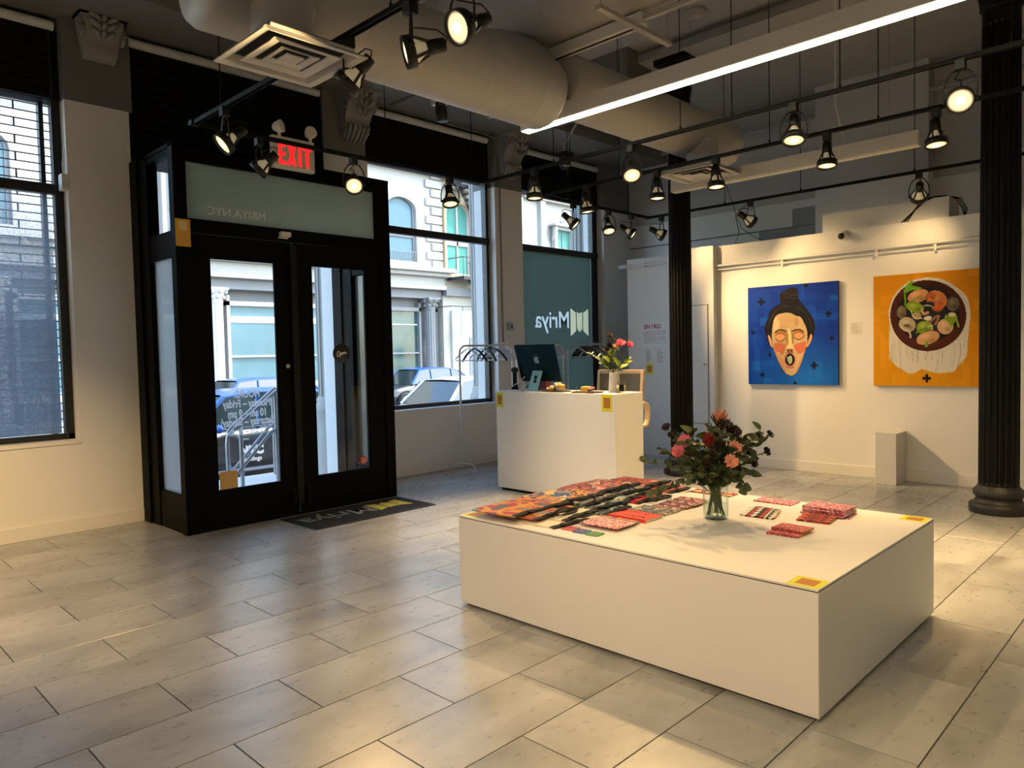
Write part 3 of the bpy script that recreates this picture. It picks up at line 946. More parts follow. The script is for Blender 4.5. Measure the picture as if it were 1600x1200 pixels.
tracks('light_track', 'black straight light track added unseen behind the viewer for fill lamps', [((-1.0, -2.6), (-1.0, YT))], [(-1.0, -1.0, 5.0), (-1.0, 2.6, 5.0), (-1.0, 5.0, 5.0)])  # unseen track, added to carry fill lamps
tracks('light_track', 'black U-shaped light track hanging before the gallery wall', [((5.95, -0.8), (5.95, YT + 0.02)), ((5.95, YT + 0.02), (8.0, YT + 0.02)), ((8.0, YT + 0.02), (8.0, -0.8))],
       [(5.95, 4.9, 5.0), (5.95, 4.28, 5.0), (5.95, 2.75, 5.0), (5.95, 1.9, 5.0), (6.4, YT + 0.02, 5.0), (7.55, YT + 0.02, 5.0), (8.0, 4.95, 5.0), (8.0, 4.25, 5.0), (8.0, 3.35, 5.0), (8.0, 2.22, 5.0), (8.0, 1.2, 5.0)], [(5.95, YT + 0.02), (8.0, YT + 0.02)])

BULB = mat('cream reflector glass', (0.75, 0.66, 0.48), 0.3, emit=(1.0, 0.78, 0.45), estr=0.16)
LENS = mat('lit lamp lens', (0.9, 0.85, 0.7), 0.4, emit=(1.0, 0.76, 0.40), estr=1.15)
CORE = mat('lit lamp core', (0.9, 0.85, 0.7), 0.4, emit=(1.0, 0.82, 0.50), estr=4.0)
LENSD = mat('lamp lens edge', (0.9, 0.85, 0.7), 0.4, emit=(1.0, 0.66, 0.30), estr=0.35)
LENSOFF = mat('unlit lamp lens', (0.5, 0.47, 0.4), 0.25)
HEADM = mat('bronze black lamp metal', (0.016, 0.0145, 0.012), 0.38, 0.3)
def lamp(pos, aim, label, power=1.0, tilt_side=None, size=62, drop=0.17):
    """PAR lamp in an open cage: adapter, wire yoke, neck, struts, ring, bulb, lens"""
    x, y = pos
    t = thing('track_lamp', label, 'spotlight', (x, y, ZR - 0.02), group='track lamps on the black light tracks')
    d = Vector(aim).normalized()
    c = Vector((0, 0, -0.055 - drop))                 # pivot, middle of the ring
    MB().box(-0.028, 0.028, -0.028, 0.028, -0.055, 0.008).build('adapter', HEADM, t, 0.004)
    side = d.cross(Vector((0, 0, 1)))
    side = side.normalized() if side.length > 0.2 else Vector((1, 0, 0))
    up = side.cross(d).normalized()
    yk = MB()
    for s in (-1, 1):
        pts = [Vector((0, 0, -0.05)), side * s * 0.045 + Vector((0, 0, -0.062)), side * s * 0.075 + Vector((0, 0, -0.108)), side * s * 0.088 + c * 0.7, side * s * 0.086 + c]
        yk.tube(pts, 0.0055, 6)
        yk.ball(side * s * 0.083 + c, 0.013, 8, 6)
    yk.build('yoke', HEADM, t)
    cg = MB()
    cg.loft([(c - d * 0.168, 0.028), (c - d * 0.165, 0.033), (c - d * 0.085, 0.036), (c - d * 0.075, 0.030)], 14)
    for k in range(4):
        a = math.pi / 4 + k * math.pi / 2
        rr = side * math.cos(a) + up * math.sin(a)
        cg.bar(c - d * 0.09 + rr * 0.032, c - d * 0.005 + rr * 0.070, 0.014, 0.008, up=d)
    cg.build('cage', HEADM, t)
    rg = MB()
    MR = T(*c) @ rot_to(d)
    rg.lathe([(0.067, -0.012), (0.075, -0.012), (0.077, 0.036), (0.069, 0.036), (0.067, 0.022), (0.067, -0.012)], 24, M=MR, caps=False)
    rg.build('ring', HEADM, t)
    MB().loft([(c - d * 0.09, 0.02), (c - d * 0.06, 0.028), (c - d * 0.03, 0.052), (c - d * 0.005, 0.062), (c + d * 0.02, 0.063)], 18).build('bulb', BULB, t)
    if power > 0:
        MB().lathe([(0.067, 0.0225), (0.0585, 0.025)], 24, M=MR, caps=False).build('lens_rim', LENSD, t)
        MB().lathe([(0.0595, 0.0235), (0.045, 0.0285), (0.026, 0.0307)], 24, M=MR, caps=False).build('lens', LENS, t)
        MB().lathe([(0.026, 0.0307), (0.012, 0.0314), (0.0005, 0.0316)], 20, M=MR, caps=False).build('lens_core', CORE, t)
    else:
        MB().lathe([(0.066, 0.022), (0.03, 0.029), (0.0005, 0.03)], 24, M=MR, caps=False).build('lens', LENSOFF, t)
    cb = MB()
    cb.tube([Vector((0.01, 0, -0.05)), side * 0.03 - up * 0.0 + Vector((0, 0, -0.10)), c - d * 0.13 + Vector((0, 0, 0.075)), c - d * 0.178 + Vector((0, 0, 0.03)), c - d * 0.168], 0.004, 6)
    cb.build('cable', HEADM, t)
    if power > 0:
        l = bpy.data.lights.new('track_lamp_light', 'SPOT')
        l.energy = SPOT_W * power
        l.color = WARM
        l.spot_size = R(size)
        l.spot_blend = 0.85
        l.shadow_soft_size = 0.05
        lo = bpy.data.objects.new('track_lamp_light', l)
        COL.objects.link(lo)
        lo.parent = t
        lo.location = c + d * 0.04
        lo.rotation_euler = d.to_track_quat('-Z', 'Y').to_euler()
    return t
XT = 5.05
LAMPS = [
 ((2.72, YT), (-0.55, 0.5, -0.65), 'unlit track lamp just left of the exit sign', 0),
 ((2.23, 4.80), (-0.72, 0.12, -0.62), 'lit track lamp at the corner of track over the left window pier', 2.0),
 ((3.56, YT), (-0.42, -0.62, -0.55), 'lit track lamp hanging to the right of the exit sign', 1.0),
 ((4.63, YT), (-0.12, -0.25, -0.95), 'lit track lamp hanging before the middle window', 1.0),
 ((2.23, 3.33), (-0.45, 0.55, -0.7), 'track lamp beside the large square air diffuser', 1.0),
 ((2.23, 2.80), (-0.80, 0.56, -0.25), 'track lamp seen side-on beneath the big duct, lens hidden', 1.0),
 ((2.23, 2.44), (-0.88, 0.05, -0.42), 'lit track lamp cut by the top edge beneath the big duct', 1.0),
 ((XT, 4.59), (-0.05, -0.05, -1), 'track lamp hanging beside the frosted window pier, first on its track', 1.0),
 ((XT, 3.51), (-0.45, -0.42, -0.75), 'lit track lamp tipped towards the room below the linear light', 0.8),
 ((XT, 2.16), (-0.30, -0.10, -0.95), 'lit track lamp hanging above the flower table', 0.5),
 ((XT, 1.154), (-0.80, -0.16, -0.50), 'glaring track lamp facing the room beside the fluted column', 1.0),
 ((5.95, 4.69), (0.05, -0.1, -1), 'track lamp over the desk hanging before the frosted window', 1.0),
 ((5.95, 3.85), (-0.05, -0.05, -1), 'lit track lamp just left of the smaller air diffuser', 1.2),
 ((5.95, 3.24), (-0.10, -0.1, -1), 'lit track lamp in front of the smaller air diffuser', 1.2),
 ((5.95, 2.28), (-0.15, -0.05, -1), 'lit track lamp in front of the unlit linear light', 1.4),
 ((5.95, 1.51), (-0.15, -0.1, -1), 'lit track lamp below the glaring lamp by the fluted column', 1.4),
 ((5.95, 0.90), (0.3, -0.2, -0.9), 'track lamp at the far right edge, half hidden by the fluted column', 1.2),
 ((6.49, YT + 0.02), (0.35, -0.55, -0.62), 'lit track lamp on the cross rail nearest the frosted window', 1.0),
 ((7.15, YT + 0.02), (-0.25, -0.35, -0.85), 'lit track lamp in the middle of the far cross rail', 1.0),
 ((7.61, YT + 0.02), (0.35, -0.62, -0.55), 'lit track lamp at the corner end of the far cross rail', 1.0),
 ((8.0, 5.12), (0.62, -0.52, -0.42), 'track lamp turned to the wall left of the slim column', 0.12),
 ((8.0, 3.93), (0.70, -0.45, -0.52), 'track lamp turned to the wall above the blue painting', 0.10),
 ((-1.0, 4.5), (0.55, 0.78, -0.80), 'added fill lamp outside the view turned to the leftmost window wall', 1.7),  # from here down to the near floor one: unseen lamps added as fill
 ((2.23, 0.6), (0.1, 0.85, -0.75), 'added unseen fill lamp behind the viewer turned to the entrance floor', 0.5),
 ((-1.0, 3.4), (0.70, 0.25, -0.62), 'added fill lamp outside the view turned to the floor before the entrance', 0.45),
 ((-1.0, 2.0), (0.80, 0.02, -0.50), 'added fill lamp outside the view turned to the platform front', 0.6),
 ((-1.0, 0.8), (0.80, 0.12, -0.50), 'added fill lamp outside the view turned to the near end of the platform', 0.6),
 ((-1.0, -0.6), (0.75, 0.35, -0.55), 'added fill lamp outside the view turned to the near floor', 0.3),
 ((8.0, 2.18), (0.75, 0.25, -0.55), 'track lamp turned to the wall above the yellow painting', 0.09),
]
for p, a, lb, pw in LAMPS:
    lamp(p, a, lb, pw, size=84 if p[0] == 8.0 else 50 if p[0] == -1.0 else 66)

# ---- linear lamps
def linear_lamp(x, y0, y1, z, label, lit, cable=None, rods=(), top=4.99):
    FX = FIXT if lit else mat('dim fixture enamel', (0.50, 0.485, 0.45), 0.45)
    t = thing('linear_lamp', label, 'ceiling lamp', (x, 0, z))
    MB().box(-0.058, 0.058, y0, y1, 0.004, 0.125).build('housing', FX, t, 0.004)
    B(-0.052, 0.052, y0 - 0.004, y0, 0.002, 0.121).build('end_cap', FX, t)
    B(-0.052, 0.052, y1, y1 + 0.004, 0.002, 0.121).build('end_cap', FX, t)
    lm = mat('lit linear lens', (0.9, 0.9, 0.8), 0.4, emit=(1.0, 0.91, 0.66), estr=LED_E) if lit else mat('unlit linear lens', (0.62, 0.58, 0.49), 0.4)
    B(-0.040, 0.040, y0 + 0.003, y1 - 0.003, -0.003, 0.004).build('lens', lm, t)
    for y in rods:
        MB().cyl((0, y, 0.12), (0, y, top - z), 0.0025, n=5).build('suspension_wire', STEEL, t)
    if cable:
        MB().tube(cable, 0.006, 6).build('cable', FIXT, t)
    return t
linear_lamp(4.5, -1.2, 4.18, 3.315, 'long lit linear lamp hanging across the room', True, None, (1.2, 3.2), 3.88)
linear_lamp(0.5, -2.4, 1.7, 3.315, 'second lit linear lamp added unseen behind the viewer as fill', True, None, (-2.0, 1.2))  # added out of view as general fill for floor and ceiling
can = thing('lamp_canopy', 'round white ceiling canopy with cable above the lit linear lamp', 'canopy', (4.47, 4.02, 3.80))
MB().lathe([(0.012, -0.075), (0.02, -0.07), (0.075, -0.06), (0.085, -0.05), (0.085, -0.015), (0.08, -0.0)], 24).build('cup', FIXT, can)
MB().tube([(-0.01, 0.0, -0.07), (0.02, 0.04, -0.14), (0.03, 0.05, -0.25), (0.0, 0.09, -0.37)], 0.006, 6).tube([(0.012, 0, -0.07), (0.03, 0.08, -0.37)], 0.002, 5).build('cable', FIXT, can)
linear_lamp(6.85, 1.86, 4.23, 3.155, 'unlit linear lamp hanging before the gallery wall', False, [(0, 2.45, 0.12), (0.02, 2.5, 0.25), (0.0, 2.55, 0.5), (0, 2.55, 1.84)], (2.1, 4.0))
# ---- white mounting channel under the big duct with small spots
ch = thing('mounting_channel', 'white track channel running under the big duct', 'channel', (4.48, 0, 3.80))
MB().box(-0.045, 0.045, 2.98, 5.30, 0.0, 0.085).build('rail', FIXT, ch, 0.003)
MB().box(-0.012, 0.012, 3.0, 5.25, -0.002, 0.0).build('slot', BLKM, ch)
MB().box(-0.02, 0.02, 2.2, 2.98, 0.03, 0.055).build('slotted_bar', DUCT, ch)
MB().box(-0.49, 0.39, 3.0, 3.045, -0.03, -0.002).build('cross_bar', DUCT, ch)
MB().cyl((-0.46, 3.02, -0.01), (-0.46, 3.02, 1.19), 0.006, n=6).cyl((0.36, 3.02, -0.02), (0.36, 3.02, 1.19), 0.006, n=6).build('rod', DUCT, ch)
def small_spot(x, y, z, label, d=(0.05, -0.05, -1)):
    t = thing('cylinder_spot', label, 'spotlight', (x, y, z))
    d = Vector(d).normalized()
    c = Vector((0, 0, -0.10))
    MB().loft([(c - d * 0.075, 0.04), (c - d * 0.07, 0.05), (c + d * 0.06, 0.052), (c + d * 0.06, 0.045)], 18).build('can', HEADM, t)
    MB().cyl(c + d * 0.045, c + d * 0.05, 0.046, n=18).build('lens', LENSOFF, t)
    MB().box(-0.06, -0.05, -0.02, 0.02, -0.12, 0).box(-0.06, 0.03, -0.02, 0.02, -0.012, 0.0).build('bracket', HEADM, t)
small_spot(4.47, 5.19, 3.80, 'small black cylinder spot at the end of the white channel')
cs = thing('cylinder_spot', 'black spot on a ceiling arm before the frosted window', 'spotlight', (7.42, 6.2, 4.02))
MB().loft([(( 0, 0, 0.07), 0.05), ((0, 0, 0.0), 0.07), ((0, 0, -0.1), 0.075), ((0, -0.01, -0.11), 0.066)], 18).build('can', HEADM, cs)
MB().box(-0.08, 0.08, -0.09, 0.02, -0.02, 0.06).build('gear_box', HEADM, cs, 0.01)
MB().tube([(0, 0, 0.06), (0.0, 0.02, 0.18), (0.08, 0.0, 0.26), (0.05, -0.2, 0.46)], 0.016, 8).build('arm', DUCT, cs)
MB().lathe([(0.0, -0.116), (0.06, -0.114), (0.062, -0.11)], 18).build('lens', LENSOFF, cs)

# ================================================================ DUCTS AND AIR DIFFUSERS
SEAM = mat('duct seam paint', (0.40, 0.385, 0.36), 0.5)
def duct(name, label, runs, seams=()):
    t = thing(name, label, 'duct')
    for p, q, r, nm in runs:
        P, Q = Vector(p), Vector(q)
        d = (Q - P).normalized()
        MB().loft([(P, r * 0.5), (P + d * 0.02, r * 0.93), (P + d * 0.06, r), (Q - d * 0.06, r), (Q - d * 0.02, r * 0.93), (Q, r * 0.5)], 36).build(nm, DUCT, t)
        L_ = (Q - P).length
        s = MB()
        n = int(L_ / 0.26)
        for k in range(1, n):
            c = P + d * (L_ * k / n)
            s.loft([(c - d * 0.003, r + 0.0003), (c, r + 0.0015), (c + d * 0.003, r + 0.0003)], 36, caps=False)
        s.build('seam', SEAM, t)
    return t
def collar(t, x, y, z0, z1, r):
    MB().cyl((x, y, z0), (x, y, z1), r, n=28).build('collar', DUCT, t)
    MB().lathe([(r + 0.001, 0), (r + 0.012, 0.008), (r + 0.001, 0.016)], 28, M=T(x, y, z1 - 0.14), caps=False).build('collar_bead', DUCT, t)
dt = duct('air_duct', 'large round painted duct running over the room towards the windows', [((4.42, -2.5, 4.275), (4.42, 5.28, 4.275), 0.38, 'main_duct')])
d1 = duct('air_duct', 'round duct branching left to the large square diffuser', [((1.62, 3.78, 3.47), (4.3, 3.78, 3.47), 0.265, 'branch_duct')])
collar(d1, 1.98, 3.55, 3.05, 3.45, 0.16)
MB().loft([((4.15, 3.78, 3.47), 0.26), ((4.25, 3.95, 3.6), 0.3), ((4.35, 4.3, 3.85), 0.33), ((4.40, 4.75, 4.1), 0.36)], 30).build('elbow', DUCT, d1)
d2 = duct('air_duct', 'round duct branching right and ending above the smaller diffuser', [((4.5, 3.88, 3.66), (7.32, 3.88, 3.66), 0.245, 'branch_duct')])
collar(d2, 6.62, 3.75, 3.25, 3.55, 0.155)
def diffuser(x, y, z, w, label):
    t = thing('air_diffuser', label, 'air vent', (x, y, z))
    h = w / 2
    DW = mat('off-white vent enamel', (0.56, 0.545, 0.51), 0.4)
    def louvre(a, b, za, zb):
        m = MB()
        vs = []
        for s, zz in ((a, za), (b, zb)):
            vs += [(-s, -s, zz), (s, -s, zz), (s, s, zz), (-s, s, zz)]
        m.add(vs, [(k, (k + 1) % 4, 4 + (k + 1) % 4, 4 + k) for k in range(4)])
        vs2 = [(px, py, pz + 0.006) for px, py, pz in vs]
        m.add(vs2, [(k, (k + 1) % 4, 4 + (k + 1) % 4, 4 + k) for k in range(4)])
        return m
    m = louvre(h, h * 0.86, 0, 0.004)
    m.build('flange', DW, t)
    for a, b in ((0.86, 0.80), (0.66, 0.48), (0.38, 0.26)):
        louvre(h * a, h * (b + 0.0), 0.002, 0.045 if a > 0.8 else 0.012).build('louvre', DW, t)
    B(-h * 0.18, h * 0.18, -h * 0.18, h * 0.18, 0.0, 0.01).build('louvre', DW, t, 0.004)
    B(-h * 0.80, h * 0.80, -h * 0.80, h * 0.80, 0.046, 0.055).build('back_box', mat('dark vent throat', (0.012, 0.012, 0.012), 0.7), t)
    MB().cyl((0, 0, 0.055), (0, 0, 0.075), h * 0.55, n=24).build('neck', DUCT, t)
    return t
diffuser(1.935, 3.40, 3.0, 0.555, 'large square white air diffuser hanging near the left windows')
diffuser(6.52, 3.73, 3.2, 0.60, 'smaller-looking square white air diffuser near the slim column')
# ---- pipes and conduits
def pipe(label, pts, r, m=DUCT, name='pipe', cat='pipe', clips=()):
    t = thing(name, label, cat)
    MB().tube(pts, r, 8).build('tube', m, t)
    for c in clips:
        MB().box(c[0] - 0.03, c[0] + 0.03, c[1] - 0.02, c[1] + 0.02, c[2] - 0.03, c[2] + 0.03).build('clip', m, t)
    return t
pipe('painted sprinkler pipe along the upper side wall', [(10.2, -2.9, 4.62), (10.2, 7.1, 4.62)], 0.035, CEIL, clips=[(10.2, 2.4, 4.62), (10.2, 4.2, 4.62)])
pipe('thin conduit along the top of the side wall', [(10.3, -2.9, 4.93), (10.3, 7.1, 4.93)], 0.018, CEIL, 'conduit')
pipe('thin dark conduit beside the column girder', [(7.33, -2.9, 4.95), (7.33, 6.4, 4.95)], 0.013, mat('dark conduit paint', (0.10, 0.10, 0.095), 0.5), 'conduit')
pipe('grey pipe pair beam end near the second corbel', [(5.42, 3.2, 4.62), (5.42, 7.2, 4.50)], 0.045, GREY)
pipe('painted pipe under the right branch duct', [(4.9, 4.35, 3.98), (7.4, 4.35, 3.98), (7.9, 4.35, 3.98)], 0.04, DUCT)
pipe('white conduit bent round the corner of the middle window', [(6.3, FY - 0.03, 4.46), (6.95, FY - 0.03, 4.46), (7.19, FY - 0.03, 4.43), (7.23, FY - 0.03, 4.3), (7.23, FY - 0.03, 1.65)], 0.011, GREY, 'conduit')
sb = thing('slotted_channel', 'perforated steel strip hanging beneath the right branch duct', 'channel', (5.8, 5.5, 4.12))
MB().box(-0.02, 0.02, -0.45, 0.45, 0, 0.008).box(-0.02, -0.014, -0.45, 0.45, 0.008, 0.02).build('strip', DUCT, sb)
MB().cyl((0, -0.3, 0.0), (0, -0.3, 0.88), 0.005, n=6).cyl((0, 0.3, 0.0), (0, 0.3, 0.88), 0.005, n=6).build('rod', DUCT, sb)
sm = thing('smoke_detector', 'round white smoke detector under the ceiling above the linear lamp', 'detector', (6.95, 4.0, 5.0))
MB().lathe([(0.11, 0), (0.115, -0.015), (0.10, -0.03)], 24).lathe([(0.085, -0.03), (0.08, -0.06), (0.03, -0.065)], 24).build('body', DUCT, sm)
# ================================================================ LOW DISPLAY PLATFORM
tb = thing('display_platform', 'large low white display platform in the middle of the floor', 'platform', (0, 0, 0))
TX0, TX1, TY0, TY1, TZ = 2.86, 4.448, 1.135, 3.265, 0.54
MB().box(TX0, TX1, TY0, TY1, 0.018, 0.526).build('body', LAMI, tb, 0.003)
MB().box(TX0 + 0.004, TX1 - 0.004, TY0 + 0.004, TY1 - 0.004, 0.526, 0.5305).build('shadow_gap', mat('dark panel edge', (0.02, 0.017, 0.015), 0.7), tb)
MB().box(TX0 + 0.001, TX1 - 0.001, TY0 + 0.001, TY1 - 0.001, 0.5305, TZ).build('top_panel', LAMI, tb, 0.0015)
MB().box(TX0 + 0.03, TX1 - 0.03, TY0 + 0.03, TY1 - 0.03, 0.0, 0.018).build('plinth', BLKM, tb)
def sticker(label, M, w=0.13, h=0.13):
    t = thing('sticker', label, 'sticker')
    t.matrix_world = M
    B(-w / 2, w / 2, -h / 2, h / 2, 0, 0.0006).build('sheet', YEL, t)
    B(-w * 0.31, w * 0.31, -h * 0.31, h * 0.31, 0.0006, 0.0009).build('print_area', BRN, t)
    return t
UP = lambda x, y, z: frame((x, y, z), (0, -1, 0), (1, 0, 0))
sticker('yellow sticker on the nearest corner of the low platform', UP(2.93, 1.205, TZ))
sticker('yellow sticker on the corner of the platform nearest the fluted column', UP(4.378, 1.21, TZ))
sticker('yellow sticker beside the tote bags on the platform corner', UP(2.935, 3.19, TZ))

# ---- printed goods on the platform
def book(name, label, cx, cy, w, d, h, m, cat='booklet', rz=0.0, z=TZ, group=None, edge=None, tilt=0.0):
    """cover + page block + cover"""
    t = thing(name, label, cat, (cx, cy, z), (tilt, 0, R(rz)), group)
    cv = MB()
    cv.box(-w / 2, w / 2, -d / 2, d / 2, h - 0.0012, h)
    cv.box(-w / 2, w / 2, -d / 2, d / 2, 0, 0.0012)
    cv.box(-w / 2, -w / 2 + 0.0012, -d / 2, d / 2, 0, h)
    cv.build('cover', m, t)
    MB().box(-w / 2 + 0.002, w / 2 - 0.0015, -d / 2 + 0.0015, d / 2 - 0.0015, 0.0012, h - 0.0012).build('page_block', edge or mat('paper edge', (0.7, 0.66, 0.58), 0.8), t)
    return t
YEDGE = mat('yellow page edge', rgb(230, 180, 40), 0.7)
PINKP = pattern('pink confetti print', [rgb(240, 205, 200), rgb(196, 60, 90), rgb(236, 190, 190), rgb(150, 30, 60), rgb(240, 170, 180)], 150, 'cells')
PINKD = pattern('magenta confetti print', [rgb(226, 150, 170), rgb(150, 24, 66), rgb(240, 200, 205), rgb(120, 20, 60), rgb(214, 110, 140)], 130, 'cells', seed=3)
FLOR = pattern('yellow floral print', [rgb(196, 60, 60), rgb(226, 190, 50), rgb(70, 90, 60), rgb(60, 90, 150), rgb(226, 150, 60)], 70, 'cells', seed=5)
REDC = mat('red cover', rgb(222, 60, 42), 0.5, var=0.05, scale=12)
GREYC = pattern('grey blue collage print', [rgb(60, 64, 76), rgb(120, 126, 140), rgb(70, 74, 92), rgb(40, 40, 52), rgb(196, 180, 140), rgb(52, 66, 110)], 16, 'noise', seed=2)
DARKF2 = pattern('dark rose print', [rgb(28, 24, 28), rgb(200, 90, 110), rgb(44, 34, 36), rgb(225, 190, 190), rgb(30, 28, 34)], 24, 'noise', seed=9)
BWR = pattern('black white red print', [rgb(24, 22, 24), rgb(225, 220, 214), rgb(22, 20, 22), rgb(205, 36, 36)], 9, 'noise', seed=4, stretch=(0.4, 1.3, 1))
REDK = pattern('red black print', [rgb(190, 40, 40), rgb(34, 26, 28), rgb(170, 30, 34), rgb(226, 120, 100)], 40, 'noise', seed=6)
REDF = pattern('red floral print', [rgb(160, 24, 44), rgb(220, 130, 130), rgb(190, 40, 60), rgb(130, 20, 36), rgb(226, 170, 160)], 60, 'noise', seed=8)
GB = 'printed booklets laid out on the low platform'
book('booklet', 'multicoloured floral booklet mostly covered by a pink confetti booklet', 3.30, 2.44, 0.17, 0.25, 0.008, FLOR, rz=4, group=GB)
book('booklet', 'floral booklet peeping out just under the pink confetti cover', 3.255, 2.425, 0.17, 0.25, 0.006, FLOR, rz=2, z=TZ + 0.008, group=GB)
book('booklet', 'pink confetti booklet lying next to the green coaster', 3.19, 2.41, 0.18, 0.25, 0.006, PINKP, rz=1, z=TZ + 0.015, group=GB, tilt=0.0)
rb = book('booklet', 'thick bright red booklet with black scribbled lettering', 3.455, 2.41, 0.17, 0.255, 0.018, REDC, rz=-1, group=GB)
sm_ = MB()
for i in range(46):
    a = random.uniform(-0.11, 0.11)
    b = random.choice((-0.05, -0.035, 0.04, 0.055)) + random.uniform(-0.006, 0.006)
    sm_.box(b, b + random.uniform(0.004, 0.016), a, a + random.uniform(0.003, 0.012), 0.018, 0.0184)
sm_.build('scribble', BLKM, rb)
book('booklet', 'grey and blue collage booklet beyond the red one', 3.66, 2.42, 0.175, 0.25, 0.010, GREYC, group=GB)
for i, (x, y, lb) in enumerate(((3.80, 2.40, 'dark rose notebook nearest the grey collage booklet'), (3.86, 2.385, 'dark rose notebook with yellow edge in the middle of its fan'), (3.93, 2.375, 'dark rose notebook with yellow edge under the vase side of the fan'), (4.02, 2.385, 'dark notebook with a black spine farthest along the fan'))):
    book('notebook', lb, x, y, 0.10, 0.19, 0.008, DARKF2, 'notebook', rz=-4 + 2 * i, group='rose notebooks fanned on the platform', edge=YEDGE, z=TZ + 0.002 + 0.003 * i, tilt=0)
book('booklet', 'small colourful booklet lying flat behind the glass vase', 4.36, 2.42, 0.11, 0.30, 0.006, pattern('bright patch print', [rgb(200, 60, 50), rgb(60, 70, 130), rgb(226, 190, 90), rgb(230, 210, 170), rgb(120, 40, 60)], 22, 'cells', seed=1), group=GB)
book('zine', 'single magenta confetti zine at the back of the platform', 4.35, 1.98, 0.14, 0.24, 0.006, PINKD, group=GB, rz=1, tilt=R(0.8))
for i in range(7):
    book('zine', ('topmost magenta confetti zine of the thick stack' if i == 6 else 'magenta confetti zine inside the thick stack, level %s from the platform' % ('one', 'two', 'three', 'four', 'five', 'six')[i]), 4.23 + random.uniform(-0.012, 0.012) - (0.02 if i < 2 else 0), 1.61 + random.uniform(-0.012, 0.012), 0.17, 0.24, 0.0058, PINKD, rz=random.uniform(-3, 3) + (3 if i < 2 else 0), z=TZ + 0.006 * i, group='stack of magenta zines on the platform')
for i in range(4):
    book('notebook', 'black, white and red notebook, %s of the fan beside the magenta zine' % ('first', 'second', 'third', 'last')[i], 3.90 + 0.055 * i, 1.885 + 0.012 * i, 0.065, 0.19 - 0.008 * i, 0.010, BWR, 'notebook', rz=3 - 2 * i, group='black white and red notebooks fanned out', edge=YEDGE, z=TZ + 0.0015 * i)
for i in range(4):
    book('notebook', 'red and black notebook, %s of the fan before the thick zine stack' % ('first', 'second', 'third', 'last')[i], 3.98 + 0.055 * i, 1.60 + 0.008 * i, 0.065, 0.175, 0.010, REDK, 'notebook', rz=4 - 3 * i, group='red and black notebooks fanned out', edge=YEDGE, z=TZ + 0.0015 * i)
book('notebook', 'red floral notebook nearest the platform edge, lower of a pair', 3.635, 1.60, 0.13, 0.165, 0.010, REDF, 'notebook', rz=2, group='pair of red floral notebooks', edge=YEDGE)
book('notebook', 'red floral notebook lying tilted on top of its pair', 3.70, 1.60, 0.13, 0.17, 0.010, REDF, 'notebook', rz=-2, group='pair of red floral notebooks', edge=YEDGE, z=TZ + 0.011, tilt=0.0)
for nm, x, y, c in (('red', 3.015, 2.527, rgb(186, 88, 84)), ('blue', 3.005, 2.44, rgb(56, 86, 140)), ('green', 3.003, 2.353, rgb(70, 130, 78))):
    t = thing('coaster', '%s coaster with rounded corners at the platform edge' % nm, 'coaster', (x, y, TZ), (0, 0, R(4)), 'three small coasters on the platform')
    o = []
    for k in range(4):
        cx, cy = ((0.026, 0.026), (-0.026, 0.026), (-0.026, -0.026), (0.026, -0.026))[k]
        for q in range(4):
            a = math.pi / 2 * (k + q / 3)
            o.append((cx + 0.016 * math.cos(a), cy + 0.016 * math.sin(a)))
    MB().prism(o, 0.004).build('slab', mat('coaster ' + nm, c, 0.5, var=0.05), t)
    MB().prism([(a * 0.9, b * 0.9) for a, b in o], 0.0004, T(0, 0, 0.004)).build('print', mat('coaster print ' + nm, tuple(min(1, v * 1.15) for v in c[:3]), 0.4), t)
    MB().prism([(-0.01, -0.006), (0.01, -0.008), (0.012, 0.006), (-0.004, 0.011)], 0.0004, T(0, 0, 0.0044)).build('motif', mat('coaster motif', rgb(196, 70, 70), 0.5), t)

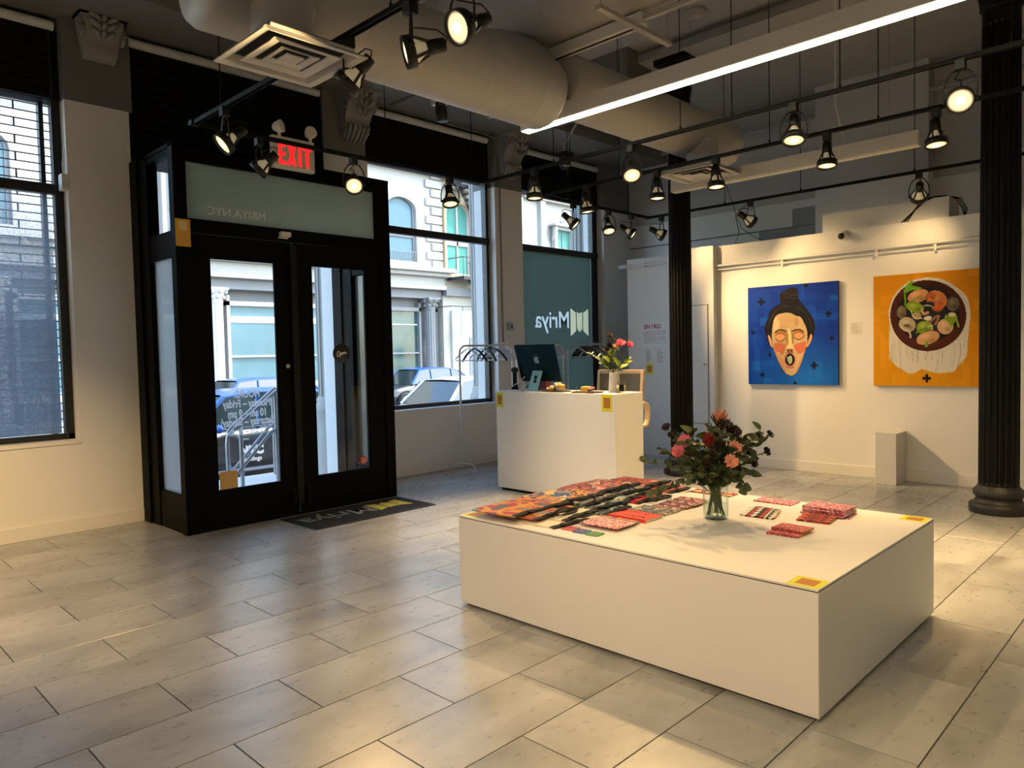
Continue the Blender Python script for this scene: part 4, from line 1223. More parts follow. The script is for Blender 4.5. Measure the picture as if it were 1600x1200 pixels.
# ---- tote bags: puffy folded cloth, black bound mouth, two handles
BLKC = mat('black cotton webbing', (0.008, 0.008, 0.009), 0.85, var=0.2, scale=60, bump=0.3, bscale=150)
def tote(label, x, y, z, rz, m, w=0.36, d=0.40, h=0.022, seed=0, band=0.034, sag=0.0):
    t = thing('tote_bag', label, 'tote bag', (x, y, z), (0, 0, R(rz)), 'printed tote bags piled on the platform')
    rn = random.Random(seed)
    ph = [rn.uniform(0, 6) for _ in range(6)]
    def wob(u, v):
        return 0.004 * math.sin(u * 7 + ph[0]) * math.sin(v * 6 + ph[1]) + 0.0025 * math.sin(u * 15 + v * 9 + ph[2])
    def edge(u, v):
        return (4 * u * (1 - u)) ** 0.28 * (4 * v * (1 - v)) ** 0.28
    def top(u, v):
        e = edge(min(max(u, 0.004), 0.996), min(max(v, 0.004), 0.996))
        return ((u - 0.5) * w + 0.008 * math.sin(v * 6 + ph[3]), (v - 0.5) * d + 0.008 * math.sin(u * 5 + ph[4]), max(0.004, h * (0.35 + 0.65 * e) + wob(u, v) * e) + sag * (1 - v) * 0)
    def bot(u, v):
        p = top(u, v)
        return (p[0], p[1], 0.001)
    b = MB()
    b.grid(top, 22, 22); b.grid(bot, 22, 22)
    # close the rim
    n = 22
    for a, f in (((lambda k: (k / n, 0))), 0), ((lambda k: (k / n, 1)), 0), ((lambda k: (0, k / n)), 0), ((lambda k: (1, k / n)), 0):
        vs, fs = [], []
        for k in range(n + 1):
            vs += [top(*a(k)), bot(*a(k))]
        fs = [(2 * k, 2 * k + 2, 2 * k + 3, 2 * k + 1) for k in range(n)]
        b.add(vs, fs, 0, True)
    b.build('body', m, t)
    # black mouth band along the -y end: laid over the cloth and wrapped round its edge
    mb = MB()
    def mtop(u, v):
        p = top(u, max(0.0, v * 1.35 - 0.35) * band / d)
        q = (p[0] * 1.012, p[1] - 0.004, p[2] + 0.0025)
        if v < 0.26:
            k = v / 0.26
            q = (q[0], q[1] - 0.004 * math.sin(k * 3), 0.002 + (q[2] - 0.002) * k)
        return q
    mb.grid(mtop, 22, 6)
    mb.build('mouth_binding', BLKC, t)
    for s in (0, 1)[:2 if seed % 3 == 0 else 1]:
        hd = MB()
        a0, a1 = -0.26 * w + 0.03 * s, 0.20 * w + 0.05 * s
        L_ = 0.055 + 0.05 * rn.random()
        lift = 0.03 * rn.random() + (0.012 if s == 0 else 0.0)
        def strap(u, v):
            ang = math.pi * u
            px = a0 + (a1 - a0) * (0.5 - 0.5 * math.cos(ang)) + 0.012 * math.sin(ang * 2 + ph[s])
            py = -d / 2 + 0.015 - L_ * math.sin(ang) ** 0.6
            pz = h * (0.95 - 0.35 * s) * (1 - 0.7 * math.sin(ang)) + lift * math.sin(ang) ** 2
            q = (v - 0.5) * 0.024
            return (px - q * math.cos(ang), py + q * math.sin(ang) * 0.9, max(0.003, pz + 0.003 + q * 0.3 * math.sin(ang * 2 + ph[2 + s])))
        hd.grid(strap, 24, 3)
        o = hd.build('handle', BLKC, t)
        sd_ = o.modifiers.new('thickness', 'SOLIDIFY'); sd_.thickness = 0.004
    return t
YB = pattern('yellow red blue print', [rgb(60, 100, 116), rgb(166, 54, 66), rgb(206, 146, 62), rgb(190, 120, 44), rgb(150, 40, 62), rgb(100, 146, 156)], 5.0, 'noise', seed=11, detail=3)
YF = pattern('yellow face print', [rgb(236, 190, 90), rgb(240, 206, 130), rgb(60, 90, 140), rgb(226, 150, 50), rgb(70, 60, 60)], 7, 'noise', seed=13, detail=3)
WH = mat('white cotton', rgb(226, 214, 196), 0.9, var=0.06, scale=12, bump=0.2, bscale=120)
TEA = pattern('teal grey print', [rgb(40, 44, 46), rgb(110, 140, 140), rgb(60, 74, 76), rgb(170, 190, 180), rgb(36, 52, 70)], 9, 'noise', seed=15, detail=3)
COLL = pattern('blue grey collage cloth', [rgb(50, 60, 80), rgb(110, 130, 160), rgb(60, 62, 70), rgb(170, 160, 140), rgb(40, 44, 54)], 10, 'noise', seed=23, detail=4)
TEA2 = pattern('silver teal print', [rgb(60, 80, 80), rgb(150, 170, 164), rgb(90, 110, 108), rgb(196, 206, 198), rgb(50, 66, 70)], 9, 'noise', seed=25, detail=3)
PNK = pattern('pink figure print', [rgb(206, 138, 122), rgb(222, 180, 164), rgb(50, 58, 54), rgb(166, 60, 60), rgb(200, 112, 104), rgb(60, 100, 92)], 9, 'noise', seed=17, detail=4)
CRI = mat('crimson cotton', rgb(190, 30, 60), 0.85, var=0.08, scale=10, bump=0.2, bscale=120)
RFL = pattern('red rose print', [rgb(116, 46, 40), rgb(190, 80, 74), rgb(56, 54, 46), rgb(160, 40, 48), rgb(206, 140, 130)], 16, 'noise', seed=19, detail=3)
z0 = TZ
PILES = [
 ('white tote bag at the bottom of the pile nearest the platform corner', 3.10, 2.74, 0, -5, WH, 0.30, 0.32, 0.020),
 ('white tote bag with a cream face, second from the bottom of the nearest pile', 3.22, 2.80, 1, 4, WH, 0.34, 0.34, 0.020),
 ('yellow tote bag tucked directly under the red and blue printed one', 3.17, 2.91, 2, 2, YB, 0.42, 0.34, 0.020),
 ('yellow tote bag with red and blue painted print, top of the nearest pile', 3.135, 3.01, 3, 3, YB, 0.50, 0.34, 0.026),
 ('dark teal tote bag lowest in the second pile', 3.50, 2.72, 0, 5, TEA, 0.30, 0.30, 0.022),
 ('teal tote bag with slack handles, middle of the second pile', 3.56, 2.83, 1, -2, TEA, 0.34, 0.34, 0.020),
 ('blue grey collage tote bag directly under the yellow face print', 3.60, 2.93, 2, 3, COLL, 0.38, 0.34, 0.020),
 ('tote bag with yellow face print, top of the second pile', 3.53, 3.03, 3, -2, YF, 0.42, 0.34, 0.024),
 ('crimson tote bag with small figure print, lowest of the third pile', 3.94, 2.74, 0, -3, CRI, 0.34, 0.30, 0.026),
 ('silver teal tote bag over the crimson one', 3.90, 2.86, 1, 3, TEA2, 0.36, 0.34, 0.022),
 ('green grey tote bag directly under the pink figure print', 3.97, 2.94, 2, -2, TEA, 0.40, 0.34, 0.020),
 ('tote bag with pink figure print, top of the third pile', 3.93, 3.04, 3, 2, PNK, 0.48, 0.34, 0.026),
 ('red rose tote bag lowest in the farthest pile', 4.29, 2.76, 0, 3, RFL, 0.26, 0.28, 0.020),
 ('red rose tote bag in the middle of the farthest pile', 4.27, 2.86, 1, -3, RFL, 0.28, 0.32, 0.020),
 ('brown red tote bag with small flowers, top of the farthest pile', 4.26, 2.98, 2, 4, RFL, 0.30, 0.36, 0.022),
]
for i, (lb, x, y, lv, rz, m, w, d, h) in enumerate(PILES):
    tote(lb, x, y, TZ + 0.0115 * lv, rz, m, w=w, d=d, h=h * 0.62, seed=i + 1)

# ================================================================ FLOWERS IN THE GLASS VASE
VX, VYY = 3.72, 2.05
vs_ = thing('glass_vase', 'clear greenish glass cylinder vase full of stems on the platform', 'vase', (VX, VYY, TZ))
GV = glass('vase glass', (0.95, 0.985, 0.965), 1.6)
MB().lathe([(0.0, 0.0), (0.06, 0.0), (0.067, 0.006), (0.069, 0.02), (0.07, 0.19), (0.0685, 0.192), (0.067, 0.19), (0.066, 0.022), (0.06, 0.014), (0.0, 0.013)], 36).build('vessel', GV, vs_)
WT = glass('vase water', (0.92, 0.96, 0.93), 0.8)
MB().lathe([(0.0, 0.0145), (0.058, 0.0155), (0.0645, 0.024), (0.0652, 0.085), (0.0, 0.085)], 30).build('water', WT, vs_)
STEM = mat('green stem', (0.055, 0.085, 0.022), 0.5, var=0.3, scale=30)
LEAF = mat('dark green leaf', (0.022, 0.040, 0.012), 0.45, var=0.35, scale=25)
LEAFL = mat('fresh green leaf', (0.065, 0.11, 0.020), 0.45, var=0.3, scale=25)
LEAFO = mat('olive leaf', (0.040, 0.058, 0.016), 0.5, var=0.35, scale=25)
EUC = mat('grey green eucalyptus leaf', (0.075, 0.105, 0.055), 0.55, var=0.3, scale=25)
BURG = mat('near-black burgundy petal', (0.016, 0.0035, 0.006), 0.6, var=0.4, scale=60)
CORAL = mat('coral pink petal', rgb(228, 158, 140), 0.7, var=0.3, scale=90)
ROSE = mat('rose pink petal', rgb(196, 106, 122), 0.7, var=0.5, scale=90)
PROT = mat('red protea petal', rgb(128, 44, 42), 0.55, var=0.3, scale=40)
PROP = mat('pale protea petal', rgb(196, 130, 104), 0.55, var=0.25, scale=40)
def leafmesh(mb, base, d, L_, w, nrm, mi=0, curl=0.2, roundness=1.0):
    base, d, nrm = Vector(base), Vector(d).normalized(), Vector(nrm)
    s = d.cross(nrm)
    s = s.normalized() if s.length > 1e-3 else Vector((1, 0, 0))
    nrm = s.cross(d).normalized()
    def P(u, v):
        ww = w * math.sin(math.pi * min(0.999, v ** (0.75 / roundness) * 0.97 + 0.02)) ** 0.75
        return base + d * (L_ * v) + s * (ww * (u - 0.5)) + nrm * (-curl * L_ * v * v + abs(u - 0.5) * ww * 0.35)
    mb.grid(P, 2, 6)
def petals(mb, c, ax, r, n, rnd, rows=3, ruff=0.25):
    c, ax = Vector(c), Vector(ax).normalized()
    a = ax.orthogonal().normalized()
    b = ax.cross(a)
    for row in range(rows):
        k0 = rnd.uniform(0, 6)
        rr = r * (1 - 0.27 * row)
        lift = 0.1 + 0.75 * row / max(1, rows - 1)
        nn = max(5, n - row)
        for k in range(nn):
            th = k0 + 2 * math.pi * k / nn
            o = a * math.cos(th) + b * math.sin(th)
            s = ax.cross(o)
            f1, f2 = rnd.uniform(0, 6), rnd.uniform(-0.1, 0.1)
            def P(u, v):
                ww = rr * (0.25 + 1.05 * v) * 0.95
                q = (u - 0.5)
                return c + o * (rr * v * (1 - 0.3 * lift * v)) + s * (ww * q) + ax * (rr * (lift * v + f2 * v + ruff * v * v * math.sin(q * 11 + f1)))
            mb.grid(P, 6, 2)
def carnation(label, base, mid, tip, m, r, group, seed, cup=True, rows=4, leaves=3, parent_name='flower_stem', stem_m=None):
    rnd = random.Random(seed)
    t = thing(parent_name, label, 'flower', base, group=group)
    Bp = Vector(base)
    P0, P1, P2 = Vector((0, 0, 0)), Vector(mid) - Bp, Vector(tip) - Bp
    path = [(1 - s) ** 2 * P0 + 2 * s * (1 - s) * P1 + s * s * P2 for s in [k / 9 for k in range(10)]]
    MB().tube(path, 0.0022, 6).build('stem', stem_m or STEM, t)
    ax = (path[-1] - path[-2]).normalized()
    if cup:
        MB().loft([(P2 - ax * 0.022, 0.004), (P2 - ax * 0.012, 0.008), (P2 + ax * 0.002, 0.009)], 10).build('calyx', STEM, t)
    f = MB()
    petals(f, P2, (ax + Vector((-0.45, -0.4, 0.15))).normalized(), r, 11, rnd, rows + 1, 0.38)
    f.build('blossom', m, t)
    for k in range(leaves):
        i = rnd.randint(4, 7)
        q = rnd.uniform(0, 6.28)
        l = MB()
        leafmesh(l, path[i], ax * 0.7 + Vector((math.cos(q), math.sin(q), 0.1)) * 0.8, rnd.uniform(0.04, 0.075), 0.012, (0, 0, 1), curl=0.25)
        l.build('leaf', LEAF, t)
    return t
GS = 'stems standing in the glass vase'
def vb(a, r=0.035):        # foot of a stem inside the vase
    return (VX - (r + 0.02) * math.cos(a + 0.6 * math.sin(a * 7)), VYY - (r + 0.02) * math.sin(a + 0.6 * math.sin(a * 7)), TZ + 0.02)
CAMD = Vector((-VX, -VYY, 0)).normalized()            # from the vase to the room entrance side
RT = Vector((CAMD.y * -1, CAMD.x, 0)) * -1             # sideways
def at(px, h, dep=0.0):
    """px: metres to the right across the bouquet, h: height above platform, dep: towards the viewer"""
    RTv = Vector((0.705, -0.71, 0))
    q = Vector((VX, VYY, TZ)) + RTv * px + Vector((-0.71, -0.70, 0)) * dep
    return (q.x, q.y, TZ + h)
k = 0
def stemmed(label, px, h, dep, m, r, seed, **kw):
    tip = at(px, h, dep)
    a = math.atan2(tip[1] - VYY, tip[0] - VX)
    base = vb(a, 0.03)
    rim = Vector((VX, VYY, 0)) + Vector((math.cos(a), math.sin(a), 0)) * min(0.05, 0.2 * abs(px) + 0.02 + 0.2 * abs(dep))
    mid = (rim.x, rim.y, TZ + 0.30)
    return carnation(label, base, mid, tip, m, r, GS, seed, **kw)
stemmed('coral pink carnation low in front of the bouquet', 0.045, 0.345, 0.15, CORAL, 0.036, 21)
stemmed('coral pink carnation upper right of its coral neighbour', 0.085, 0.415, 0.10, CORAL, 0.036, 22)
stemmed('rose pink carnation at the upper left of the bouquet', -0.195, 0.455, 0.10, ROSE, 0.036, 23)
stemmed('rose pink carnation just below the other rose pink one', -0.235, 0.405, 0.12, ROSE, 0.036, 24)
SC_ = [('dark burgundy scabiosa on a long stalk, farthest upper left', -0.285, 0.53, 0.05, 0.024), ('dark burgundy bloom behind the rose carnations', -0.24, 0.485, 0.0, 0.026), ('large burgundy bloom high in the middle', 0.03, 0.535, 0.08, 0.042), ('large burgundy bloom right of the highest one', 0.085, 0.50, 0.06, 0.042),
 ('small dark bloom on the long stalk at the right tip', 0.30, 0.475, 0.03, 0.022), ('dark bloom below the right tip stalk', 0.235, 0.46, 0.05, 0.026), ('dark bloom on the lowest right stalk', 0.275, 0.38, 0.05, 0.024), ('dark drooping bloom at the right edge of the leaves', 0.195, 0.325, 0.06, 0.030),
 ('dark bloom hanging left above the tote bags', -0.285, 0.285, 0.06, 0.020), ('dark bloom deep in the left half', -0.08, 0.34, 0.12, 0.028), ('dark bloom low in the left half', -0.10, 0.295, 0.10, 0.026), ('dark bloom left of the protea', -0.15, 0.50, 0.03, 0.03), ('dark bud at the left of the coral pair', -0.05, 0.39, 0.14, 0.024), ('dark bloom under the red protea', 0.0, 0.44, 0.12, 0.026), ('dark bloom right of the coral pair', 0.165, 0.385, 0.09, 0.024)]
for i, (lb, px, h, dep, r) in enumerate(SC_):
    stemmed(lb, px, h, dep, BURG, r, 40 + i, rows=3, leaves=2)
def protea(label, px, h, dep, m, seed, L_=0.10, spread=0.55, leaves=10):
    rnd = random.Random(seed)
    tip = at(px, h, dep)
    a = math.atan2(tip[1] - VYY, tip[0] - VX)
    base = vb(a, 0.02)
    t = thing('flower_stem', label, 'flower', base, group=GS)
    P2 = Vector(tip) - Vector(base)
    P1 = Vector((P2.x * 0.25, P2.y * 0.25, P2.z * 0.55))
    path = [(2 * s * (1 - s)) * P1 + s * s * P2 for s in [k / 9 for k in range(10)]]
    MB().tube(path, 0.004, 7).build('stem', STEM, t)
    ax = (path[-1] - path[-2]).normalized()
    A = ax.orthogonal().normalized()
    Bv = ax.cross(A)
    f = MB()
    for row in range(3):
        for k in range(7):
            th = 2 * math.pi * (k + 0.5 * row) / 7
            o = A * math.cos(th) + Bv * math.sin(th)
            leafmesh(f, P2 + o * 0.012, ax + o * (spread - 0.16 * row), L_ * (0.8 + 0.12 * row), 0.024, o, curl=-0.10)
    f.build('blossom', m, t)
    for k in range(leaves):
        th = rnd.uniform(0, 6.28)
        o = A * math.cos(th) + Bv * math.sin(th)
        l = MB()
        leafmesh(l, path[9 - k % 3] + o * 0.006, ax * 0.9 + o * 0.8, rnd.uniform(0.07, 0.11), 0.017, o, curl=-0.05)
        l.build('leaf', LEAF, t)
    return t
protea('red protea leaning left near the middle of the bouquet', -0.055, 0.42, 0.10, PROT, 61, 0.085, 0.35, 6)
protea('pale pink protea with spiky leaves at the very top', 0.02, 0.52, 0.0, PROP, 62, 0.10, 0.45, 18)
def sprig(label, px, h, dep, m, seed, n=10, L_=0.06, w=0.035, droop=0.0, rnd_leaf=1.0, midh=0.3):
    rnd = random.Random(seed)
    tip = at(px, h, dep)
    a = math.atan2(tip[1] - VYY, tip[0] - VX)
    base = vb(a, 0.025)
    t = thing('leafy_stem', label, 'foliage', base, group=GS)
    P2 = Vector(tip) - Vector(base)
    f = 0.22 if abs(px) < 0.25 else 0.30
    P1 = Vector((P2.x * f, P2.y * f, max(midh, P2.z * 0.6 + droop)))
    path = [(2 * s * (1 - s)) * P1 + s * s * P2 for s in [k / 14 for k in range(15)]]
    MB().tube(path, 0.002, 6).build('stem', STEM, t)
    for k in range(n):
        i = 8 + int(6.99 * (k + 1) / n) if n > 1 else 14
        i = min(14, i)
        dd = (path[i] - path[i - 1]).normalized()
        q = k * 2.4 + rnd.uniform(-0.5, 0.5)
        o = Vector((math.cos(q), math.sin(q), rnd.uniform(-0.4, 0.5)))
        l = MB()
        leafmesh(l, path[i], dd * 0.5 + o, L_ * rnd.uniform(0.7, 1.15), w * rnd.uniform(0.8, 1.15), (rnd.uniform(-1.1, -0.2), rnd.uniform(-1.1, -0.2), rnd.uniform(-0.2, 0.9)), curl=rnd.uniform(0, 0.35), roundness=rnd_leaf)
        l.build('leaf', m, t)
    return t
sprig('long eucalyptus branch reaching out over the tote bags', -0.42, 0.34, 0.0, EUC, 71, 12, 0.042, 0.034, 0.05, 1.3)
sprig('eucalyptus branch hanging down onto the tote bags', -0.36, 0.16, 0.06, EUC, 72, 11, 0.05, 0.042, 0.18, 1.4)
sprig('round-leaved branch drooping right of the vase rim', 0.155, 0.17, 0.06, EUC, 73, 7, 0.062, 0.055, 0.16, 1.5)
sprig('broad dark leaf branch left of the rose carnations', -0.30, 0.40, 0.03, LEAF, 74, 9, 0.075, 0.034)
sprig('fresh green leaf branch above the rose carnations', -0.14, 0.50, 0.05, LEAFL, 75, 8, 0.065, 0.03)
sprig('green leaf branch right behind the coral carnations', 0.20, 0.46, 0.04, LEAF, 76, 10, 0.07, 0.034)
sprig('green leaf branch at the right tip', 0.25, 0.50, 0.02, LEAFL, 77, 7, 0.06, 0.028)
sprig('dark leaf branch filling the middle left', -0.14, 0.36, 0.10, LEAF, 78, 14, 0.07, 0.032)
sprig('dark leaf branch filling the middle right', 0.10, 0.34, 0.08, LEAF, 79, 14, 0.07, 0.030)
sprig('narrow leaf branch filling the back', -0.02, 0.47, -0.08, LEAF, 80, 14, 0.07, 0.026)
sprig('dark leaf branch low in front', -0.03, 0.30, 0.14, LEAF, 81, 14, 0.06, 0.026)
sprig('mixed green branch behind the right blooms', 0.14, 0.44, -0.08, LEAFL, 82, 10, 0.07, 0.03)
sprig('dark leaf branch behind the left blooms', -0.18, 0.44, -0.08, LEAF, 83, 12, 0.07, 0.032)
sprig('dark leaf branch crossing the centre', 0.05, 0.40, 0.12, LEAF, 84, 14, 0.06, 0.03)
sprig('dark leaf branch spreading low to the left', -0.20, 0.30, 0.09, LEAF, 85, 12, 0.06, 0.03)

rq = random.Random(99)
for hi, hn in enumerate(('low', 'middle', 'high')):
    for si, sn in enumerate(('left', 'centre', 'right')):
        for di, dn in enumerate(('front', 'back')):
            for ci, cn_ in enumerate(('dark', 'olive')):
                sprig('%s leafy stalk at the %s level, %s side, %s of the bouquet' % (cn_, hn, sn, dn), (si - 1) * (0.13 + 0.03 * hi) + rq.uniform(-0.045, 0.045), 0.295 + 0.085 * hi + rq.uniform(-0.02, 0.03) - (0.03 if si != 1 else 0), (0.12 if di == 0 else -0.09) + rq.uniform(-0.03, 0.03), (LEAF, LEAFO)[ci], 200 + hi * 20 + si * 6 + di * 2 + ci, 8, rq.uniform(0.05, 0.075), rq.uniform(0.024, 0.038), midh=0.2)
# ================================================================ DESK
dk = thing('reception_desk', 'tall white reception desk with the computer on it', 'desk', (0, 0, 0))
DX0, DX1, DY0, DY1, DZ = 5.60, 6.06, 4.12, 5.72, 1.085
MB().box(DX0, DX1, DY0, DY1, 0.03, DZ).build('body', LAMI, dk, 0.003)
MB().box(DX0 + 0.03, DX1 - 0.02, DY0 + 0.02, DY1 - 0.03, 0, 0.03).build('plinth', BLKM, dk)
FR = lambda y, z: frame((DX0 - 0.0005, y, z), (0, -1, 0), (0, 0, 1))
sticker('yellow sticker on the upper left corner of the desk front', FR(5.665, DZ - 0.095), 0.105, 0.16)
sticker('yellow sticker near the upper right corner of the desk front', FR(4.215, DZ - 0.085), 0.13, 0.165)
# computer seen from behind
pc = thing('desktop_computer', 'thin all-in-one computer with dark green back on the desk', 'computer', (5.80, 5.28, DZ))
GRN = mat('dark green anodised back', (0.008, 0.030, 0.032), 0.28, 0.7)
MINT = mat('mint metal stand', (0.34, 0.55, 0.47), 0.4, 0.4)
tl = Matrix.Translation((0, 0, 0.30)) @ Matrix.Rotation(R(-16), 4, 'Y')
def rrect(w, h, r, n=5):
    o = []
    for k, (cx, cy) in enumerate(((w / 2 - r, h / 2 - r), (-w / 2 + r, h / 2 - r), (-w / 2 + r, -h / 2 + r), (w / 2 - r, -h / 2 + r))):
        for q in range(n + 1):
            a = math.pi / 2 * (k + q / n)
            o.append((cx + r * math.cos(a), cy + r * math.sin(a)))
    return o
FB = frame((0, 0, 0), (0, -1, 0), (0, 0, 1))          # faces -x
MB().prism(rrect(0.575, 0.41, 0.012), 0.012, tl @ frame((0.006, 0, 0), (0, -1, 0), (0, 0, 1))).build('display', GRN, pc)
MB().prism(rrect(0.56, 0.395, 0.01), 0.001, tl @ frame((0.0075, 0, 0), (0, 1, 0), (0, 0, 1))).build('screen', mat('dark screen glass', (0.01, 0.01, 0.012), 0.1), pc)
# emblem: bitten fruit with a leaf
ap = [(0.0, 0.026), (0.010, 0.031), (0.022, 0.028), (0.029, 0.020), (0.023, 0.012), (0.0215, 0.002), (0.026, -0.007), (0.0325, -0.012), (0.026, -0.026), (0.017, -0.035), (0.009, -0.035), (0.0, -0.032), (-0.009, -0.035), (-0.018, -0.034), (-0.027, -0.022), (-0.032, -0.006), (-0.031, 0.012), (-0.024, 0.025), (-0.013, 0.030)]
EMB = mat('bright green emblem', (0.42, 0.55, 0.50), 0.3, 0.6)
sg2 = 1.12
MB().prism([(x * sg2, y * sg2) for x, y in ap], 0.0006, tl @ frame((-0.0065, 0, 0.035), (0, -1, 0), (0, 0, 1))).prism([(0.001, 0.040), (0.003, 0.049), (0.013, 0.058), (0.013, 0.050), (0.009, 0.042)], 0.0006, tl @ frame((-0.0065, 0, 0.035), (0, -1, 0), (0, 0, 1))).build('emblem', EMB, pc)
s2 = MB()
s2.add([(-0.09, -0.07, 0), (-0.09, 0.07, 0), (-0.086, 0.07, 0), (-0.086, -0.07, 0), (0.0, -0.07, 0.215), (0.0, 0.07, 0.215), (0.006, 0.07, 0.213), (0.006, -0.07, 0.213)], [(0, 1, 5, 4), (3, 2, 6, 7), (0, 4, 7, 3), (1, 2, 6, 5), (0, 1, 2, 3), (4, 5, 6, 7)])
s2.box(-0.09, 0.07, -0.07, 0.07, 0, 0.004)
so2 = s2.build('stand', MINT, pc)
pl = MB()
dn = Vector((-0.92, 0, 0.38)).normalized()
for zz in (0.145, 0.105):
    c = Vector((-0.09 + 0.09 * zz / 0.215 - 0.002, 0, zz))
    pl.cyl(c, c + dn * 0.006, 0.020, n=16)
pl.build('cable_hole', BLKM, so2)
CAB = mat('white cable', (0.75, 0.74, 0.72), 0.5)
MB().tube([(-0.06, 0.0, 0.11), (-0.13, 0.04, 0.08), (-0.12, 0.12, 0.03), (-0.10, 0.17, 0.012), (-0.06, 0.22, 0.008)], 0.004, 6).tube([(-0.02, 0.17, 0.15), (-0.08, 0.19, 0.10), (-0.10, 0.26, 0.06), (-0.1, 0.33, 0.02), (-0.06, 0.38, 0.01)], 0.004, 6).build('cable', CAB, pc)
kb = thing('keyboard', 'slim white keyboard before the computer stand', 'keyboard', (5.66, 5.50, DZ))
MB().box(-0.04, 0.06, -0.14, 0.16, 0, 0.010).build('base', mat('silver white', (0.7, 0.71, 0.7), 0.4), kb, 0.003)
km = MB()
for i in range(4):
    for j in range(13):
        km.box(-0.034 + i * 0.023, -0.014 + i * 0.023, -0.13 + j * 0.0215, -0.112 + j * 0.0215, 0.010, 0.0115)
kk = km.build('keys', mat('white key', (0.8, 0.8, 0.8), 0.5), kb); kk['kind'] = 'stuff'
mc = thing('microphone', 'black stubby microphone standing beside the computer', 'microphone', (5.78, 5.605, DZ))
MB().lathe([(0.042, 0), (0.044, 0.012), (0.030, 0.05), (0.026, 0.06), (0.024, 0.19), (0.03, 0.2)], 20).build('handle', BLKM, mc)
MB().ball((0, 0, 0.222), 0.042, 16, 12, (1, 1, 0.8)).build('grille_head', mat('black metal mesh', (0.012, 0.012, 0.012), 0.6, bump=0.5, bscale=300), mc)
rbx = thing('card_box', 'small dark red box behind the computer stand', 'box', (5.98, 5.35, DZ))
MB().box(-0.04, 0.04, -0.06, 0.06, 0, 0.15).build('carton', mat('dark red card', rgb(96, 40, 44), 0.6), rbx, 0.003)
MB().box(-0.042, 0.042, -0.062, 0.062, 0.10, 0.15).build('lid', mat('dark red lid', rgb(84, 32, 38), 0.6), rbx, 0.003)
# trays with wrapped things
DWD = mat('dark wood tray', (0.06, 0.035, 0.02), 0.5, var=0.3, scale=20)
for (x, y, w, lb) in ((5.72, 4.95, 0.26, 'flat dark tray under the crumpled paper'), (5.70, 4.53, 0.28, 'flat dark tray under the slice of yellow cake')):
    t = thing('tray', lb, 'tray', (x, y, DZ))
    MB().box(-0.08, 0.08, -w / 2, w / 2, 0, 0.009).build('board', DWD, t, 0.003)
    MB().box(-0.08, -0.074, -w / 2, w / 2, 0.009, 0.014).box(0.074, 0.08, -w / 2, w / 2, 0.009, 0.014).box(-0.08, 0.08, -w / 2, -w / 2 + 0.006, 0.009, 0.014).box(-0.08, 0.08, w / 2 - 0.006, w / 2, 0.009, 0.014).build('rim', DWD, t)
cp = thing('crumpled_paper', 'heap of crumpled cream paper and gold foil on a dark tray', 'paper', (5.72, 4.95, DZ + 0.009))
def crumple(mb, c, r, seed, sc=(1, 1, 0.7)):
    rn = random.Random(seed)
    bm_ = bmesh.new()
    bmesh.ops.create_icosphere(bm_, subdivisions=2, radius=1)
    vs = []
    for v in bm_.verts:
        k = rn.uniform(0.62, 1.12)
        vs.append((c[0] + v.co.x * r * k * sc[0], c[1] + v.co.y * r * k * sc[1], max(0.001, c[2] + v.co.z * r * k * sc[2])))
    mb.add(vs, [tuple(v.index for v in f.verts) for f in bm_.faces])
    bm_.free()
PAPR = mat('cream paper', rgb(226, 204, 170), 0.8)
GFO = mat('gold foil', rgb(200, 150, 60), 0.4, 0.3, var=0.4, scale=40)
a_ = MB(); crumple(a_, (0, 0.05, 0.025), 0.05, 1); crumple(a_, (0.0, -0.02, 0.055), 0.055, 2); crumple(a_, (0, 0.10, 0.02), 0.03, 3)
a_.build('wrapper', PAPR, cp)
a_ = MB(); crumple(a_, (-0.01, -0.075, 0.045), 0.045, 4); crumple(a_, (-0.03, 0.03, 0.02), 0.03, 5)
a_.build('foil', GFO, cp)
a_ = MB(); a_.lathe([(0.03, 0), (0.048, 0.03), (0.05, 0.034), (0.044, 0.03), (0.03, 0.006)], 18, M=T(-0.02, -0.08, 0.0)); a_.build('bowl', mat('pale bowl', rgb(214, 200, 176), 0.5), cp)
ck = thing('cake_slice', 'slice of yellow cake with a pink end on the right tray', 'cake', (5.69, 4.52, DZ + 0.0145))
a_ = MB(); a_.prism([(-0.035, 0), (0.035, 0), (0.03, 0.05), (-0.03, 0.045)], 0.085, frame((0, 0.06, 0), (1, 0, 0), (0, 0, 1))); a_.build('sponge', mat('yellow sponge', rgb(204, 164, 80), 0.8, var=0.2, scale=50), ck)
a_ = MB(); crumple(a_, (0, -0.055, 0.028), 0.036, 8); a_.build('topping', mat('pink topping', rgb(176, 110, 110), 0.7), ck)
cn = thing('small_clip', 'thin metal clip standing beside the cake', 'clip', (5.69, 4.66, DZ))
MB().cyl((0, 0, 0), (0, 0, 0.07), 0.004, n=8).box(-0.012, 0.012, -0.012, 0.012, 0, 0.004).build('pin', STEEL, cn)
